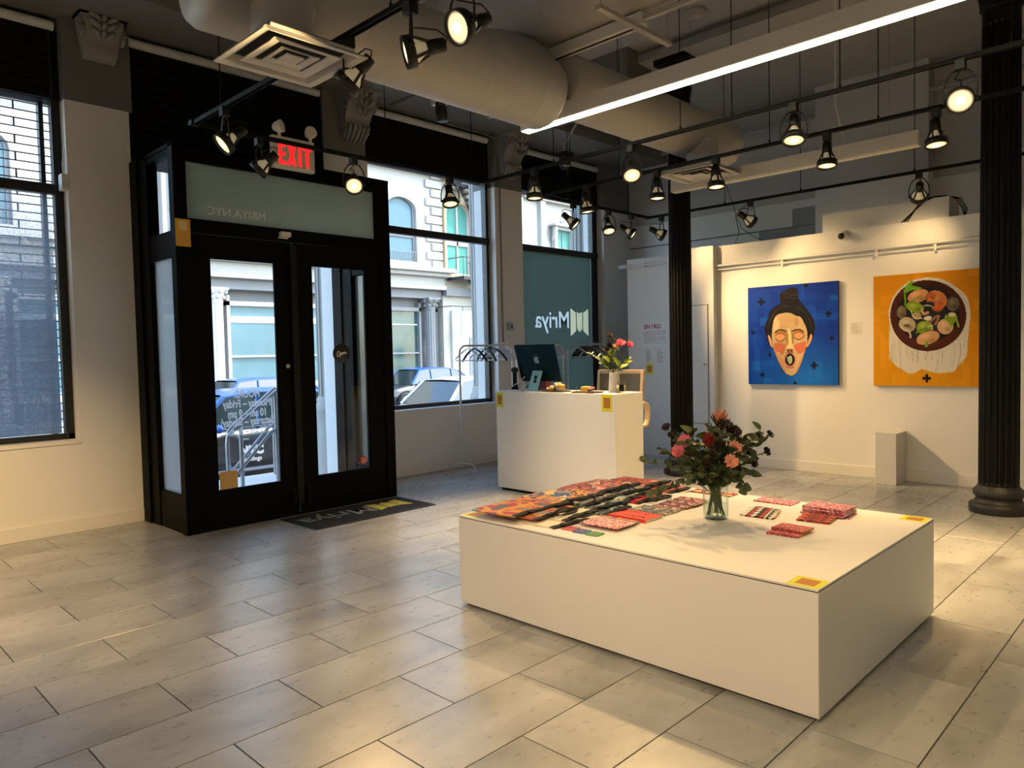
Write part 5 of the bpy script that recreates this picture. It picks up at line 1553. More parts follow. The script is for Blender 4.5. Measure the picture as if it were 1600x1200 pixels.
# desk vase with flowers, candle glass
dv = thing('ceramic_vase', 'cream ceramic vase on the right end of the desk', 'vase', (5.86, 4.315, DZ))
CER = mat('cream ceramic', (0.78, 0.74, 0.66), 0.35, var=0.03)
MB().lathe([(0, 0), (0.056, 0), (0.060, 0.006), (0.058, 0.05), (0.05, 0.15), (0.046, 0.196), (0.041, 0.198), (0.038, 0.19), (0.045, 0.02), (0, 0.014)], 28).build('body', CER, dv)
cg_ = thing('candle_glass', 'square-labelled candle glass beside the ceramic vase', 'candle', (5.83, 4.215, DZ))
MB().lathe([(0, 0), (0.044, 0), (0.047, 0.004), (0.047, 0.115), (0.0445, 0.115), (0.044, 0.012), (0, 0.010)], 24).build('tumbler', glass('thin glass', (0.93, 0.95, 0.93), 1.2), cg_)
MB().lathe([(0, 0.0105), (0.0435, 0.012), (0.0435, 0.075), (0, 0.073)], 24).build('wax', mat('cream wax', (0.7, 0.6, 0.42), 0.5), cg_)
lab = MB(); lab.grid(lambda u, v: (0.0478 * math.cos(math.pi + 0.75 + (u - 0.5) * 1.1), 0.0478 * math.sin(math.pi + 0.75 + (u - 0.5) * 1.1), 0.02 + 0.062 * v), 8, 1)
lab.build('label', BLKM, cg_)
DVS = Vector((5.86, 4.315, DZ))
GD = 'stems standing in the ceramic vase'
def dstem(label, y, x, h, m, r, seed, **kw):
    base = (5.86, 4.315, DZ + 0.02)
    tip = (5.86 + x, 4.315 + y, DZ + h)
    mid = (5.86 + x * 0.2, 4.315 + y * 0.2, DZ + 0.32)
    return carnation(label, base, mid, tip, m, r, GD, seed, **kw)
HOT = mat('hot pink petal', rgb(214, 60, 96), 0.55, var=0.3, scale=60)
PEAC = mat('peach petal', rgb(214, 160, 120), 0.6, var=0.2, scale=60)
dstem('hot pink carnation on the right in the ceramic vase', -0.17, 0.03, 0.47, HOT, 0.034, 101, leaves=1)
dstem('larger hot pink carnation nearest the dark blooms', -0.085, 0.0, 0.49, HOT, 0.042, 102, leaves=1)
dstem('peach carnation under the hot pink one', -0.05, -0.02, 0.455, PEAC, 0.032, 103, leaves=1)
dstem('peach carnation left in the ceramic vase', 0.045, 0.0, 0.46, PEAC, 0.028, 104, leaves=1)
for i, (y, x, h, lb) in enumerate(((0.01, -0.05, 0.565, 'tallest black bloom of the ceramic vase'), (-0.02, -0.06, 0.515, 'black bloom touching the hot pink carnation'), (0.03, -0.08, 0.425, 'black bloom below the peach carnation'), (-0.005, -0.08, 0.46, 'black bloom in the centre above the leaves'))):
    dstem(lb, y, x, h, BURG, 0.031, 110 + i, rows=3, leaves=1)
def dsprig(label, y, x, h, m, seed, n, L_, w, rl=1.0):
    rnd = random.Random(seed)
    base = Vector((5.86, 4.315, DZ + 0.02))
    t = thing('leafy_stem', label, 'foliage', base, group=GD)
    P2 = Vector((x, y, h - 0.02)); P1 = Vector((x * 0.2, y * 0.2, max(0.26, h * 0.7)))
    path = [(2 * s * (1 - s)) * P1 + s * s * P2 for s in [k / 12 for k in range(13)]]
    MB().tube(path, 0.0025, 6).build('stem', STEM, t)
    for k in range(n):
        i = min(12, 6 + int(7 * (k + 1) / n)); q = k * 2.3
        l = MB(); leafmesh(l, path[i], (path[i] - path[i - 1]).normalized() + Vector((math.cos(q), math.sin(q), rnd.uniform(-.3, .6))), L_ * rnd.uniform(0.8, 1.15), w, (-0.7, -0.3, 0.6), curl=0.2, roundness=rl)
        l.build('leaf', m, t)
LIME = mat('lime green leaf', rgb(140, 158, 40), 0.5, var=0.25, scale=30)
VAR_ = mat('variegated pale leaf', rgb(170, 186, 140), 0.5, var=0.35, scale=40)
dsprig('lime green leaf spray on the right side of the ceramic vase', -0.16, -0.02, 0.29, LIME, 121, 5, 0.11, 0.045)
dsprig('lime green upright leaves in the ceramic vase', 0.03, -0.02, 0.38, LIME, 122, 5, 0.10, 0.05)
dsprig('variegated leaf spray stretching left over the racks', 0.27, 0.0, 0.38, VAR_, 123, 9, 0.085, 0.018)
dsprig('mixed low leaf tuft left of the ceramic vase', 0.13, 0.0, 0.30, LEAFL, 124, 12, 0.06, 0.04)
dsprig('dark leaf tuft in the mouth of the ceramic vase', 0.05, 0.0, 0.34, LEAF, 125, 12, 0.055, 0.03)
dsprig('dark leaves hanging over the right rim of the ceramic vase', -0.07, -0.03, 0.22, LEAF, 126, 6, 0.05, 0.025)
# chair behind the desk
chd = thing('armchair', 'bentwood chair with pale mesh back behind the desk', 'chair', (6.78, 4.94, 0))
WOOD = mat('pale birch wood', rgb(206, 184, 154), 0.45, var=0.12, scale=8, stretch=(1, 1, 8))
fm = MB()
for y in (-0.30, 0.30):
    fm.bar((-0.02, y, 0.55), (0.06, y, 1.255), 0.035, 0.05, up=(1, 0, 0))
fm.bar((0.06, -0.32, 1.255), (0.06, 0.32, 1.255), 0.035, 0.045, up=(0, 0, 1))
fm.build('back_frame', WOOD, chd, 0.006)
MB().box(0.035, 0.04, -0.285, 0.285, 0.62, 1.235).build('mesh_back', glass('pale mesh cloth', (0.7, 0.7, 0.66), 0.0, 0.5, 0.5, (0.6, 0.58, 0.52)), chd)
for y in (-0.58, 0.58):
    am = MB()
    pts = [(-0.62, y, 0.935), (-0.36, y, 0.945), (-0.30, y, 0.925), (-0.275, y, 0.87), (-0.285, y, 0.76), (-0.32, y, 0.705), (-0.62, y, 0.69)]
    for a, b in zip(pts[:-1], pts[1:]):
        am.bar(a, b, 0.055, 0.03, up=(0, 1, 0) if False else (0, 0, 1))
    am.build('armrest', WOOD, chd, 0.008)
MB().box(-0.32, 0.05, -0.26, 0.28, 0.60, 0.69).build('seat', mat('pale seat cloth', (0.5, 0.47, 0.42), 0.9), chd, 0.02)
MB().bar((-0.55, -0.60, 0.66), (-0.55, 0.60, 0.66), 0.05, 0.03).bar((-0.55, 0, 0.66), (-0.2, 0, 0.64), 0.06, 0.03).build('arm_bar', WOOD, chd)
MB().cyl((-0.13, 0.1, 0.09), (-0.13, 0.1, 0.6), 0.028, n=14).build('pedestal', STEEL, chd)
for k in range(5):
    a = 2 * math.pi * k / 5 + 0.5
    MB().bar((-0.13, 0.1, 0.09), (-0.13 + 0.24 * math.cos(a), 0.1 + 0.24 * math.sin(a), 0.05), 0.035, 0.03).ball((-0.13 + 0.24 * math.cos(a), 0.1 + 0.24 * math.sin(a), 0.028), 0.028, 8, 6).build('foot', STEEL, chd)

# ================================================================ CLOTHES RACKS AND HANGERS
RACKW = mat('white powder coat', (0.78, 0.78, 0.79), 0.4)
RY, RZZ = 6.97, 1.60
def rack(x0, x1, label):
    t = thing('clothes_rack', label, 'clothes rack', ((x0 + x1) / 2, RY, 0), group='white clothes racks by the windows')
    h = (x1 - x0) / 2
    r = 0.10
    top = [(-h, 0, 0.02), (-h, 0, RZZ - r), (-h + r * 0.3, 0, RZZ - r * 0.3), (-h + r, 0, RZZ), (h - r, 0, RZZ), (h - r * 0.3, 0, RZZ - r * 0.3), (h, 0, RZZ - r), (h, 0, 0.02)]
    top = [(-h, 0, 0.10), (-h, 0, RZZ - r)] + [(-h + r - r * math.cos(a), 0, RZZ - r + r * math.sin(a)) for a in (0.4, 0.8, 1.2, 1.57)] + [(h - r + r * math.sin(a), 0, RZZ - r + r * math.cos(a)) for a in (0.0, 0.4, 0.8, 1.2, 1.57)] + [(h, 0, 0.10)]
    MB().tube(top, 0.0135, 10).build('frame', RACKW, t)
    for s in (-1, 1):
        MB().tube([(s * h, -0.24, 0.012), (s * h, -0.235, 0.06), (s * h, -0.20, 0.10), (s * h, 0, 0.105), (s * h, 0.20, 0.10), (s * h, 0.235, 0.06), (s * h, 0.24, 0.012)], 0.012, 8).build('foot', RACKW, t)
    MB().tube([(-h, 0, 0.17), (h, 0, 0.17)], 0.010, 8).build('shoe_bar', RACKW, t)
    return t
rack(6.19, 7.15, 'white tubular clothes rack before the middle window')
rack(7.24, 8.22, 'white tubular clothes rack half hidden behind the computer')
rack(8.32, 9.28, 'white tubular clothes rack right of the computer before the frosted pane')
HBLK = mat('black plastic hanger', (0.012, 0.012, 0.012), 0.45)
HWHT = mat('white plastic hanger', (0.66, 0.67, 0.74), 0.4)
def hook(r=0.02):
    return [(0, r * math.cos(a) * 1.0, 0.012 - r + r * math.sin(a) ) for a in (-0.5, 0.2, 0.9, 1.6, 2.3, 3.0)]
def hanger_black():
    t = thing('coat_hanger', None, 'hanger')
    m = MB()
    def P(side):
        return [((0, side * 0.0, -0.055), 0.008), ((0, side * 0.03, -0.062), 0.012), ((0, side * 0.09, -0.095), 0.014), ((0, side * 0.15, -0.145), 0.016), ((0, side * 0.20, -0.20), 0.015), ((0, side * 0.215, -0.225), 0.012)]
    m.loft(P(1), 8).loft(P(-1), 8)
    m.build('shoulder', HBLK, t)
    MB().tube(hook() + [(0, -0.012, -0.03), (0, 0, -0.055)], 0.0028, 6).build('hook', STEEL, t)
    return t
def hanger_white():
    t = thing('coat_hanger', None, 'hanger')
    m = MB()
    for s in (-1, 1):
        m.loft([((0, 0, -0.055), 0.005), ((0, s * 0.05, -0.075), 0.0095), ((0, s * 0.13, -0.125), 0.0095), ((0, s * 0.20, -0.185), 0.009), ((0, s * 0.205, -0.20), 0.006), ((0, s * 0.19, -0.208), 0.006)], 7)
    m.build('shoulder', HWHT, t)
    MB().tube([(0, -0.19, -0.208), (0, 0.19, -0.208)], 0.0075, 7).build('trouser_bar', HWHT, t)
    MB().tube(hook() + [(0, -0.012, -0.03), (0, 0, -0.055)], 0.0028, 6).build('hook', HWHT, t)
    return t
PB, PW = hanger_black(), hanger_white()
used = {}
def hang(proto, x, rz, label, group):
    if proto.name not in used:
        o = proto; used[proto.name] = 1
    else:
        o = copy_tree(proto)
    o.location = (x, RY, RZZ + 0.0155 + 0.003)
    o.rotation_euler = (0, 0, R(rz))
    o['label'] = label
    o['group'] = group
G1, G2, G3 = 'hangers on the rack before the middle window', 'hangers on the rack behind the computer', 'hangers on the rack right of the computer'
ORD = ('first', 'second', 'third', 'fourth', 'fifth', 'sixth', 'seventh')
hang(PW, 6.34, 12, 'white hanger at the window end of the first rack', G1)
hang(PB, 6.45, 4, 'first black hanger from the window on the first rack', G1)
hang(PB, 6.66, -8, 'second black hanger from the window on the first rack', G1)
hang(PW, 6.57, 6, 'white hanger between the two black ones on the first rack', G1)
hang(PB, 6.80, 8, 'black hanger peeping out before the bunch of white ones on the first rack', G1)
for i in range(6):
    hang(PW, 6.83 + 0.024 * i, 4 + 3 * i, '%s white hanger from the window in the bunch on the first rack' % ORD[i], G1)
hang(PW, 7.06, 14, 'white hanger alone at the far end of the first rack', G1)
for i in range(5):
    hang(PW, 7.99 + 0.022 * i, -4 + 4 * i, '%s white hanger in the bunch right beside the computer back' % ORD[i], G2)
hang(PW, 8.52, 24, 'white hanger alone at the computer end of the third rack', G3)
for i, x in enumerate((8.66, 8.73, 8.81, 8.90, 8.98)):
    hang(PB, x, -4 + 5 * (i % 3), '%s black hanger from the computer on the third rack' % ORD[i], G3)
for i, x in enumerate((8.69, 8.76, 8.84, 8.87, 8.94, 9.02)):
    hang(PW, x, -2 + 5 * (i % 3), '%s white hanger among the black ones, counted from the computer on the third rack' % ORD[i], G3)

# ================================================================ WALL THINGS
pd = thing('plinth', 'small plain grey-white plinth standing against the gallery wall', 'plinth', (8.46, 2.59, 0))
MB().box(-0.125, 0.21, -0.105, 0.105, 0, 0.545).build('box', mat('pale plinth paint', (0.70, 0.68, 0.64), 0.5, var=0.02), pd, 0.004)
MB().box(-0.129, 0.21, -0.109, 0.109, 0.545, 0.553).build('top', mat('pale plinth paint'), pd, 0.002)
lb_ = thing('ledge_box', 'long low white box lying on top of the gallery wall', 'box', (8.95, 2.77, 2.81))
MB().box(-0.15, 0.25, -0.66, 0.66, 0, 0.23).build('carcass', WHITE, lb_, 0.003)
MB().box(-0.153, 0.253, -0.663, 0.663, 0.222, 0.234).build('lid', WHITE, lb_)
cw = thing('cable_loop', 'loops of black cable hanging over the ledge box', 'cable', (8.80, 2.25, 3.04))
cmb = MB()
for k in range(3):
    cmb.tube([(-0.002, 0.33 - 0.03 * k, -0.22), (-0.03, 0.18 - 0.02 * k, -0.10 + 0.03 * k), (-0.02, 0.05 - 0.03 * k, 0.015), (0.10, -0.02 - 0.03 * k, 0.03), (0.2, -0.16 - 0.02 * k, 0.0), (0.2, -0.22 - 0.02 * k, -0.12), (0.19, -0.24, -0.22)], 0.006, 6)
cmb.build('strand', BLKM, cw)
cw2 = thing('cable_loop', 'thin black cable hanging from the light track down behind the ledge', 'cable', (8.55, 4.35, 3.15))
MB().tube([(-0.5, -0.40, 0.05), (0.0, 0.05, 0.0), (0.15, 0.08, -0.2), (0.2, 0.16, -0.32), (0.22, -0.05, -0.335), (0.3, -0.25, -0.33)], 0.005, 6).tube([(-0.2, 0.15, 0.6), (0.02, 0.1, 0.15), (0.16, 0.05, -0.15), (0.24, -0.1, -0.28), (0.3, -0.2, -0.33)], 0.004, 6).build('strand', BLKM, cw2)
sc_ = thing('security_camera', 'white dome camera with black eye on the gallery wall top edge', 'camera', (8.68, 3.12, 2.745))
MB().lathe([(0.055, 0), (0.055, 0.02), (0.045, 0.04), (0.04, 0.045)], 22, M=rot_to((-1, 0, 0))).build('base', FIXT, sc_)
MB().ball((-0.065, 0, -0.005), 0.042, 18, 12).build('ball', FIXT, sc_)
MB().loft([((-0.09, 0.012, -0.012), 0.036), ((-0.112, 0.020, -0.018), 0.033), ((-0.113, 0.020, -0.018), 0.001)], 20).build('lens', mat('black camera eye', (0.01, 0.01, 0.01), 0.1), sc_)
rl = thing('picture_rail', 'white twin picture rail along the gallery wall', 'rail', (0, 0, 0))
rm = MB()
rm.tube([(8.645, 4.72, 2.555), (8.645, -2.9, 2.555)], 0.015, 8).tube([(8.65, 4.72, 2.505), (8.65, -2.9, 2.505)], 0.009, 8)
rm.build('bar', WHITE, rl)
for y in (3.85, 2.78, 2.2, 1.0):
    MB().box(8.64, 8.68, y - 0.012, y + 0.012, 2.47, 2.575).build('clip', WHITE, rl)
rl2 = thing('picture_rail', 'short white rail end on the panel beside the slim column', 'rail', (0, 0, 0))
MB().tube([(8.765, 5.44, 2.70), (8.765, 6.29, 2.70)], 0.014, 8).tube([(8.765, 6.20, 2.70), (8.765, 6.33, 2.70)], 0.028, 10).build('bar', WHITE, rl2)
for y in (5.9, 6.16):
    MB().box(8.755, 8.80, y - 0.01, y + 0.01, 2.66, 2.73).build('clip', WHITE, rl2)
# info poster
po = thing('poster', 'white exhibition text sheet on the panel beside the slim column', 'poster', (8.7995, 5.785, 1.70))
FW = lambda dy, dz, o=0.0: frame((-0.001 - o, dy, dz), (0, -1, 0), (0, 0, 1))
MB().prism(rect(-0.215, 0.215, -0.16, 0.19), 0.001, frame((0, 0, 0), (0, -1, 0), (0, 0, 1))).build('sheet', mat('white poster paper', (0.84, 0.84, 0.83), 0.6), po)
put_text('lettering', text('SH', 0.085, 0.0008, bold=0.003, align='LEFT'), mat('crimson lettering', rgb(170, 50, 80), 0.5), po, FW(0.16, 0.095))
put_text('lettering', text('RO', 0.085, 0.0008, bold=0.003, align='LEFT'), mat('crimson lettering'), po, FW(-0.045 + 0.045, 0.095) if False else FW(0.0, 0.095))
e3 = MB()
for k in range(3):
    e3.box(-0.003, -0.001, 0.008, 0.042, 0.097 + k * 0.024, 0.107 + k * 0.024)
e3.build('lettering', mat('crimson lettering'), po)
tx = MB()
for k in range(11):
    ln = 0.36 if k % 5 != 4 else 0.16
    x = 0.17
    while x > 0.17 - ln:
        w = random.uniform(0.012, 0.035)
        tx.box(-0.0022, -0.001, x - w, x, 0.055 - k * 0.0165, 0.061 - k * 0.0165)
        x -= w + 0.006
tx.build('small_print', mat('pinkish small print', (0.42, 0.30, 0.33), 0.6), po)
for j, (cy, c) in enumerate(((0.085, (0.36, 0.34, 0.35)), (-0.105, (0.5, 0.33, 0.36)))):
    n2 = thing('text_block', ('left' if j == 0 else 'right') + ' small column of names printed under the exhibition text', 'wall text', (8.7995, 5.785 + cy, 1.40))
    q = MB()
    for k in range(11):
        w = random.uniform(0.05, 0.10)
        q.box(-0.0012, 0, 0.05 - w, 0.05, 0.085 - k * 0.017, 0.092 - k * 0.017)
    q.build('small_print', mat('small print %d' % j, c, 0.6), n2)
sticker('yellow sticker under the exhibition text on the white panel', frame((8.7995, 5.86, 1.225), (0, -1, 0), (0, 0, 1)), 0.125, 0.155)
wl = thing('wall_label', 'small pale caption card between the two paintings', 'label', (8.68, 3.005, 1.685))
MB().prism(rect(-0.065, 0.065, -0.07, 0.07), 0.002, FB).build('card', mat('caption card', (0.74, 0.72, 0.68), 0.6), wl)
q = MB()
for k in range(8):
    q.box(-0.0034, -0.002, 0.055 - random.uniform(0.05, 0.1), 0.055, 0.05 - k * 0.0145, 0.055 - k * 0.0145)
q.build('small_print', mat('grey small print', (0.4, 0.38, 0.36), 0.6), wl)
kp = thing('thermostat', 'small grey control box on the pier beside the frosted window', 'control box', (7.39, FY, 1.87))
MB().box(-0.05, 0.05, -0.035, 0, -0.055, 0.055).build('case', STEEL, kp, 0.004)
MB().box(0.005, 0.03, -0.038, -0.035, -0.015, 0.015).build('dial', BLKM, kp)
# ================================================================ PAINTINGS (colour painted per vertex on a stretched canvas)
def spline(pts, n=6, closed=True):
    P = np.array(pts, float)
    N_ = len(P)
    out = []
    for i in range(N_ if closed else N_ - 1):
        if closed:
            p0, p1, p2, p3 = P[i - 1], P[i], P[(i + 1) % N_], P[(i + 2) % N_]
        else:
            p0, p1, p2, p3 = P[max(0, i - 1)], P[i], P[i + 1], P[min(N_ - 1, i + 2)]
        for k in range(n):
            t = k / n
            out.append(0.5 * (2 * p1 + (p2 - p0) * t + (2 * p0 - 5 * p1 + 4 * p2 - p3) * t * t + (3 * p1 - p0 - 3 * p2 + p3) * t ** 3))
    return np.array(out)
class Canvas:
    def __init__(s, X, Y, base):
        s.X, s.Y = X, Y
        s.C = np.empty(X.shape + (3,))
        s.C[:] = [lin(c / 255) for c in base]
    def col(s, c): return np.array([lin(v / 255) for v in c])
    def paint(s, mask, c, a=1.0):
        c = s.col(c)
        m = np.clip(mask.astype(float), 0, 1)[..., None] * a
        s.C = s.C * (1 - m) + c * m
    def inside(s, P):
        r = np.zeros(s.X.shape, bool)
        x0, y0, x1, y1 = P[:, 0].min(), P[:, 1].min(), P[:, 0].max(), P[:, 1].max()
        bx = (s.X >= x0) & (s.X <= x1) & (s.Y >= y0) & (s.Y <= y1)
        X, Y = s.X[bx], s.Y[bx]
        q = np.zeros(X.shape, bool)
        for i in range(len(P)):
            ax, ay = P[i - 1]
            bx_, by = P[i]
            if ay == by:
                continue
            c = ((ay > Y) != (by > Y)) & (X < (bx_ - ax) * (Y - ay) / (by - ay) + ax)
            q ^= c
        r[bx] = q
        return r
    def poly(s, pts, c, smooth=True, a=1.0, clip=None):
        P = spline(pts) if smooth else np.array(pts, float)
        m = s.inside(P)
        if clip is not None:
            m &= clip
        s.paint(m, c, a)
        return m
    def ell(s, cx, cy, rx, ry, c, a=1.0, rot=0.0, clip=None, soft=0.0):
        dx, dy = s.X - cx, s.Y - cy
        cr, sr = math.cos(rot), math.sin(rot)
        u, v = (dx * cr + dy * sr) / rx, (-dx * sr + dy * cr) / ry
        d = np.sqrt(u * u + v * v)
        m = (d < 1).astype(float) if soft == 0 else np.clip((1 - d) / soft, 0, 1)
        if clip is not None:
            m = m * clip
        s.paint(m, c, a)
        return m > 0.5
    def line(s, pts, c, w, smooth=True, a=1.0):
        P = spline(pts, closed=False) if smooth and len(pts) > 2 else np.array(pts, float)
        P = np.vstack([P, np.array(pts[-1], float)[None]])
        best = np.full(s.X.shape, 1e9)
        for i in range(len(P) - 1):
            a0, b0 = P[i], P[i + 1]
            d = b0 - a0
            L2 = max(1e-9, (d * d).sum())
            t = np.clip(((s.X - a0[0]) * d[0] + (s.Y - a0[1]) * d[1]) / L2, 0, 1)
            best = np.minimum(best, np.hypot(s.X - a0[0] - t * d[0], s.Y - a0[1] - t * d[1]))
        s.paint(best < w / 2, c, a)
    def plus(s, cx, cy, h, c):
        w = h * 0.34
        s.paint(((abs(s.X - cx) < h) & (abs(s.Y - cy) < w)) | ((abs(s.X - cx) < w) & (abs(s.Y - cy) < h)), c)
    def patches(s, n, seed, c, amp, w, h):
        rn = random.Random(seed)
        x0, x1, y0, y1 = s.X.min(), s.X.max(), s.Y.min(), s.Y.max()
        for _ in range(n):
            cx, cy = rn.uniform(x0, x1), rn.uniform(y0, y1)
            a, b = rn.uniform(*w), rn.uniform(*h)
            if rn.random() < 0.5: a, b = b, a
            m = np.clip((1 - abs(s.X - cx) / a) * 6, 0, 1) * np.clip((1 - abs(s.Y - cy) / b) * 6, 0, 1)
            s.paint(m, rn.choice(c), amp)
def canvas_object(name, label, y0, y1, z0, z1, painter, side, corners, nx=210, ny=240):
    """y0: left edge, y1: right edge seen from the room"""
    t = thing(name, label, 'painting', (8.68, (y0 + y1) / 2, (z0 + z1) / 2))
    w, h, d = y0 - y1, z1 - z0, 0.038
    u, v = np.meshgrid(np.linspace(0, 1, nx), np.linspace(0, 1, ny))     # v downward
    (ax, ay), (bx, by), (cx, cy), (dx, dy) = corners                      # TL TR BR BL in sketch units
    X = (ax * (1 - u) + bx * u) * (1 - v) + (dx * (1 - u) + cx * u) * v
    Y = (ay * (1 - u) + by * u) * (1 - v) + (dy * (1 - u) + cy * u) * v
    cv = painter(X, Y)
    me = bpy.data.meshes.new('painted_face')
    vs = np.stack([np.full(u.size, -d - 0.0005), (w / 2 - u * w).ravel(), (h / 2 - v * h).ravel()], 1)
    idx = np.arange(nx * ny).reshape(ny, nx)
    fs = np.stack([idx[:-1, :-1], idx[:-1, 1:], idx[1:, 1:], idx[1:, :-1]], -1).reshape(-1, 4)
    me.from_pydata(vs.tolist(), [], fs.tolist())
    at_ = me.color_attributes.new('print', 'FLOAT_COLOR', 'POINT')
    at_.data.foreach_set('color', np.concatenate([cv.C.reshape(-1, 3), np.ones((nx * ny, 1))], 1).astype(np.float32).ravel())
    me.materials.append(attr_mat('painted canvas', 0.6, 0.05))
    link('painted_face', me, t)
    B(-d, 0, -w / 2, w / 2, -h / 2, h / 2).build('stretcher', side, t)
    return t
def portrait(X, Y):
    c = Canvas(X, Y, (8, 62, 168))
    c.patches(60, 3, [(4, 44, 150), (14, 84, 200), (6, 54, 160), (2, 38, 140)], 0.5, (30, 170), (25, 110))
    g = np.clip((Y - 620) / 480, 0, 1)
    c.paint(g * np.clip(1.2 - abs(X - 650) / 520, 0, 1), (24, 116, 214), 0.75)
    c.paint(np.clip((420 - Y) / 420, 0, 1), (2, 40, 140), 0.5)
    c.patches(14, 8, [(30, 120, 210), (10, 70, 180)], 0.35, (20, 110), (12, 60))
    K = (10, 16, 30)
    for x, y, h in ((213, 288, 40), (685, 112, 26), (908, 402, 33), (122, 602, 25), (940, 655, 22), (305, 831, 22), (766, 938, 38), (217, 1036, 29), (570, 1122, 22), (72, 780, 9)):
        c.plus(x, y, h, K)
    # hair with bun
    HA = (26, 24, 28)
    c.poly([(420, 300), (412, 215), (440, 180), (480, 160), (520, 135), (570, 133), (608, 165), (612, 240), (640, 290), (700, 360), (750, 440), (775, 500), (772, 600), (740, 680), (690, 720), (330, 740), (280, 680), (248, 570), (256, 520), (290, 450), (300, 395), (345, 350), (385, 318)], HA)
    for pts in ([(430, 200), (480, 190), (540, 215), (600, 200)], [(440, 260), (500, 235), (560, 250), (606, 240)], [(300, 480), (350, 400), (430, 340), (520, 330)], [(740, 560), (720, 460), (660, 380), (580, 330)], [(280, 560), (310, 480), (370, 400)]):
        c.line(pts, (64, 60, 64), 7, a=0.7)
    c.line([(415, 290), (500, 262), (600, 270)], (6, 6, 8), 6)
    # ears
    c.poly([(285, 630), (310, 650), (340, 740), (335, 760), (305, 720)], (222, 176, 128))
    c.poly([(735, 615), (748, 640), (735, 690), (700, 748), (690, 740), (715, 660)], (214, 160, 112))
    # face
    SK = (206, 176, 132)
    face = c.poly([(345, 480), (380, 425), (440, 402), (520, 398), (580, 425), (632, 440), (665, 500), (690, 560), (700, 640), (690, 740), (668, 820), (630, 930), (590, 1010), (545, 1045), (500, 1040), (460, 1010), (410, 930), (365, 830), (335, 740), (325, 650), (330, 560)], SK)
    Fc = face.astype(float)
    c.ell(500, 470, 110, 55, (206, 168, 122), 0.8, clip=Fc, soft=0.5)
    c.ell(420, 560, 90, 60, (196, 160, 110), 0.5, clip=Fc, soft=0.6)
    c.ell(370, 520, 50, 100, (232, 206, 164), 0.9, clip=Fc, soft=0.5)
    c.ell(590, 490, 30, 60, (168, 130, 92), 0.55, clip=Fc, soft=0.5)
    c.ell(655, 560, 35, 120, (206, 170, 126), 0.8, clip=Fc, soft=0.5)
    # eyes closed
    c.ell(425, 628, 78, 62, (176, 116, 66), 1, clip=Fc, soft=0.4)
    c.ell(608, 618, 76, 58, (170, 110, 62), 1, clip=Fc, soft=0.4)
    c.ell(418, 652, 50, 36, (232, 168, 112), 1, clip=Fc)
    c.ell(610, 634, 48, 32, (226, 160, 108), 1, clip=Fc)
    c.line([(368, 668), (400, 690), (440, 686), (470, 655)], (40, 26, 22), 8)
    c.line([(566, 650), (600, 672), (640, 662), (668, 634)], (40, 26, 22), 8)
    c.line([(365, 600), (392, 578), (440, 574), (480, 590)], (44, 28, 20), 13)
    c.line([(540, 590), (572, 572), (620, 568), (655, 590)], (44, 28, 20), 13)
    # cheeks
    c.poly([(350, 720), (400, 705), (470, 720), (468, 770), (440, 830), (400, 800), (360, 790)], (208, 106, 76), a=0.9, clip=face)
    c.poly([(560, 735), (620, 705), (680, 690), (672, 780), (620, 820), (590, 800)], (206, 104, 74), a=0.9, clip=face)
    c.ell(400, 760, 40, 30, (218, 122, 86), 0.6, clip=Fc, soft=0.6)
    # nose
    c.poly([(498, 600), (530, 600), (545, 700), (552, 760), (520, 780), (484, 762), (490, 700)], (238, 214, 150))
    c.poly([(475, 640), (500, 600), (505, 700), (480, 740)], (176, 140, 62), a=0.9)
    c.poly([(535, 600), (560, 650), (552, 720), (540, 690)], (150, 112, 60), a=0.9)
    c.line([(506, 560), (512, 640), (510, 720)], (246, 226, 170), 12)
    c.poly([(484, 775), (510, 765), (552, 770), (545, 800), (500, 806)], (190, 128, 104))
    c.ell(500, 786, 11, 8, (50, 26, 24)); c.ell(533, 786, 11, 8, (50, 26, 24))
    # chin shading
    c.poly([(350, 800), (420, 840), (470, 960), (470, 1020), (420, 960)], (206, 148, 100), a=0.7, clip=face)
    c.poly([(690, 740), (640, 840), (590, 960), (570, 1030), (640, 920)], (196, 138, 96), a=0.7, clip=face)
    # mouth
    c.ell(518, 882, 62, 74, (206, 128, 112), 1)
    c.ell(518, 806, 40, 14, (140, 84, 70), 0.7)
    c.ell(518, 880, 50, 62, (14, 12, 14), 1)
    c.ell(520, 958, 44, 16, (200, 112, 104), 0.9)
    c.poly([(490, 870), (510, 845), (530, 840), (542, 870), (536, 910), (515, 925), (500, 905)], (188, 204, 160))
    c.line([(498, 870), (515, 885), (512, 910)], (90, 110, 80), 4); c.line([(482, 850), (500, 872)], (210, 220, 190), 6)
    c.line([(345, 480), (330, 560), (325, 650), (335, 740), (365, 830), (410, 930), (460, 1010), (500, 1040), (545, 1045), (590, 1010), (630, 930), (668, 820), (690, 740)], (46, 30, 22), 5)
    return c
canvas_object('painting', 'blue painting of a dark-haired face with closed eyes and open mouth', 4.29, 3.195, 1.04, 2.24, portrait, mat('dark canvas edge', (0.01, 0.012, 0.03), 0.6), ((65, 148), (1000, 62), (1000, 1145), (63, 1132)))
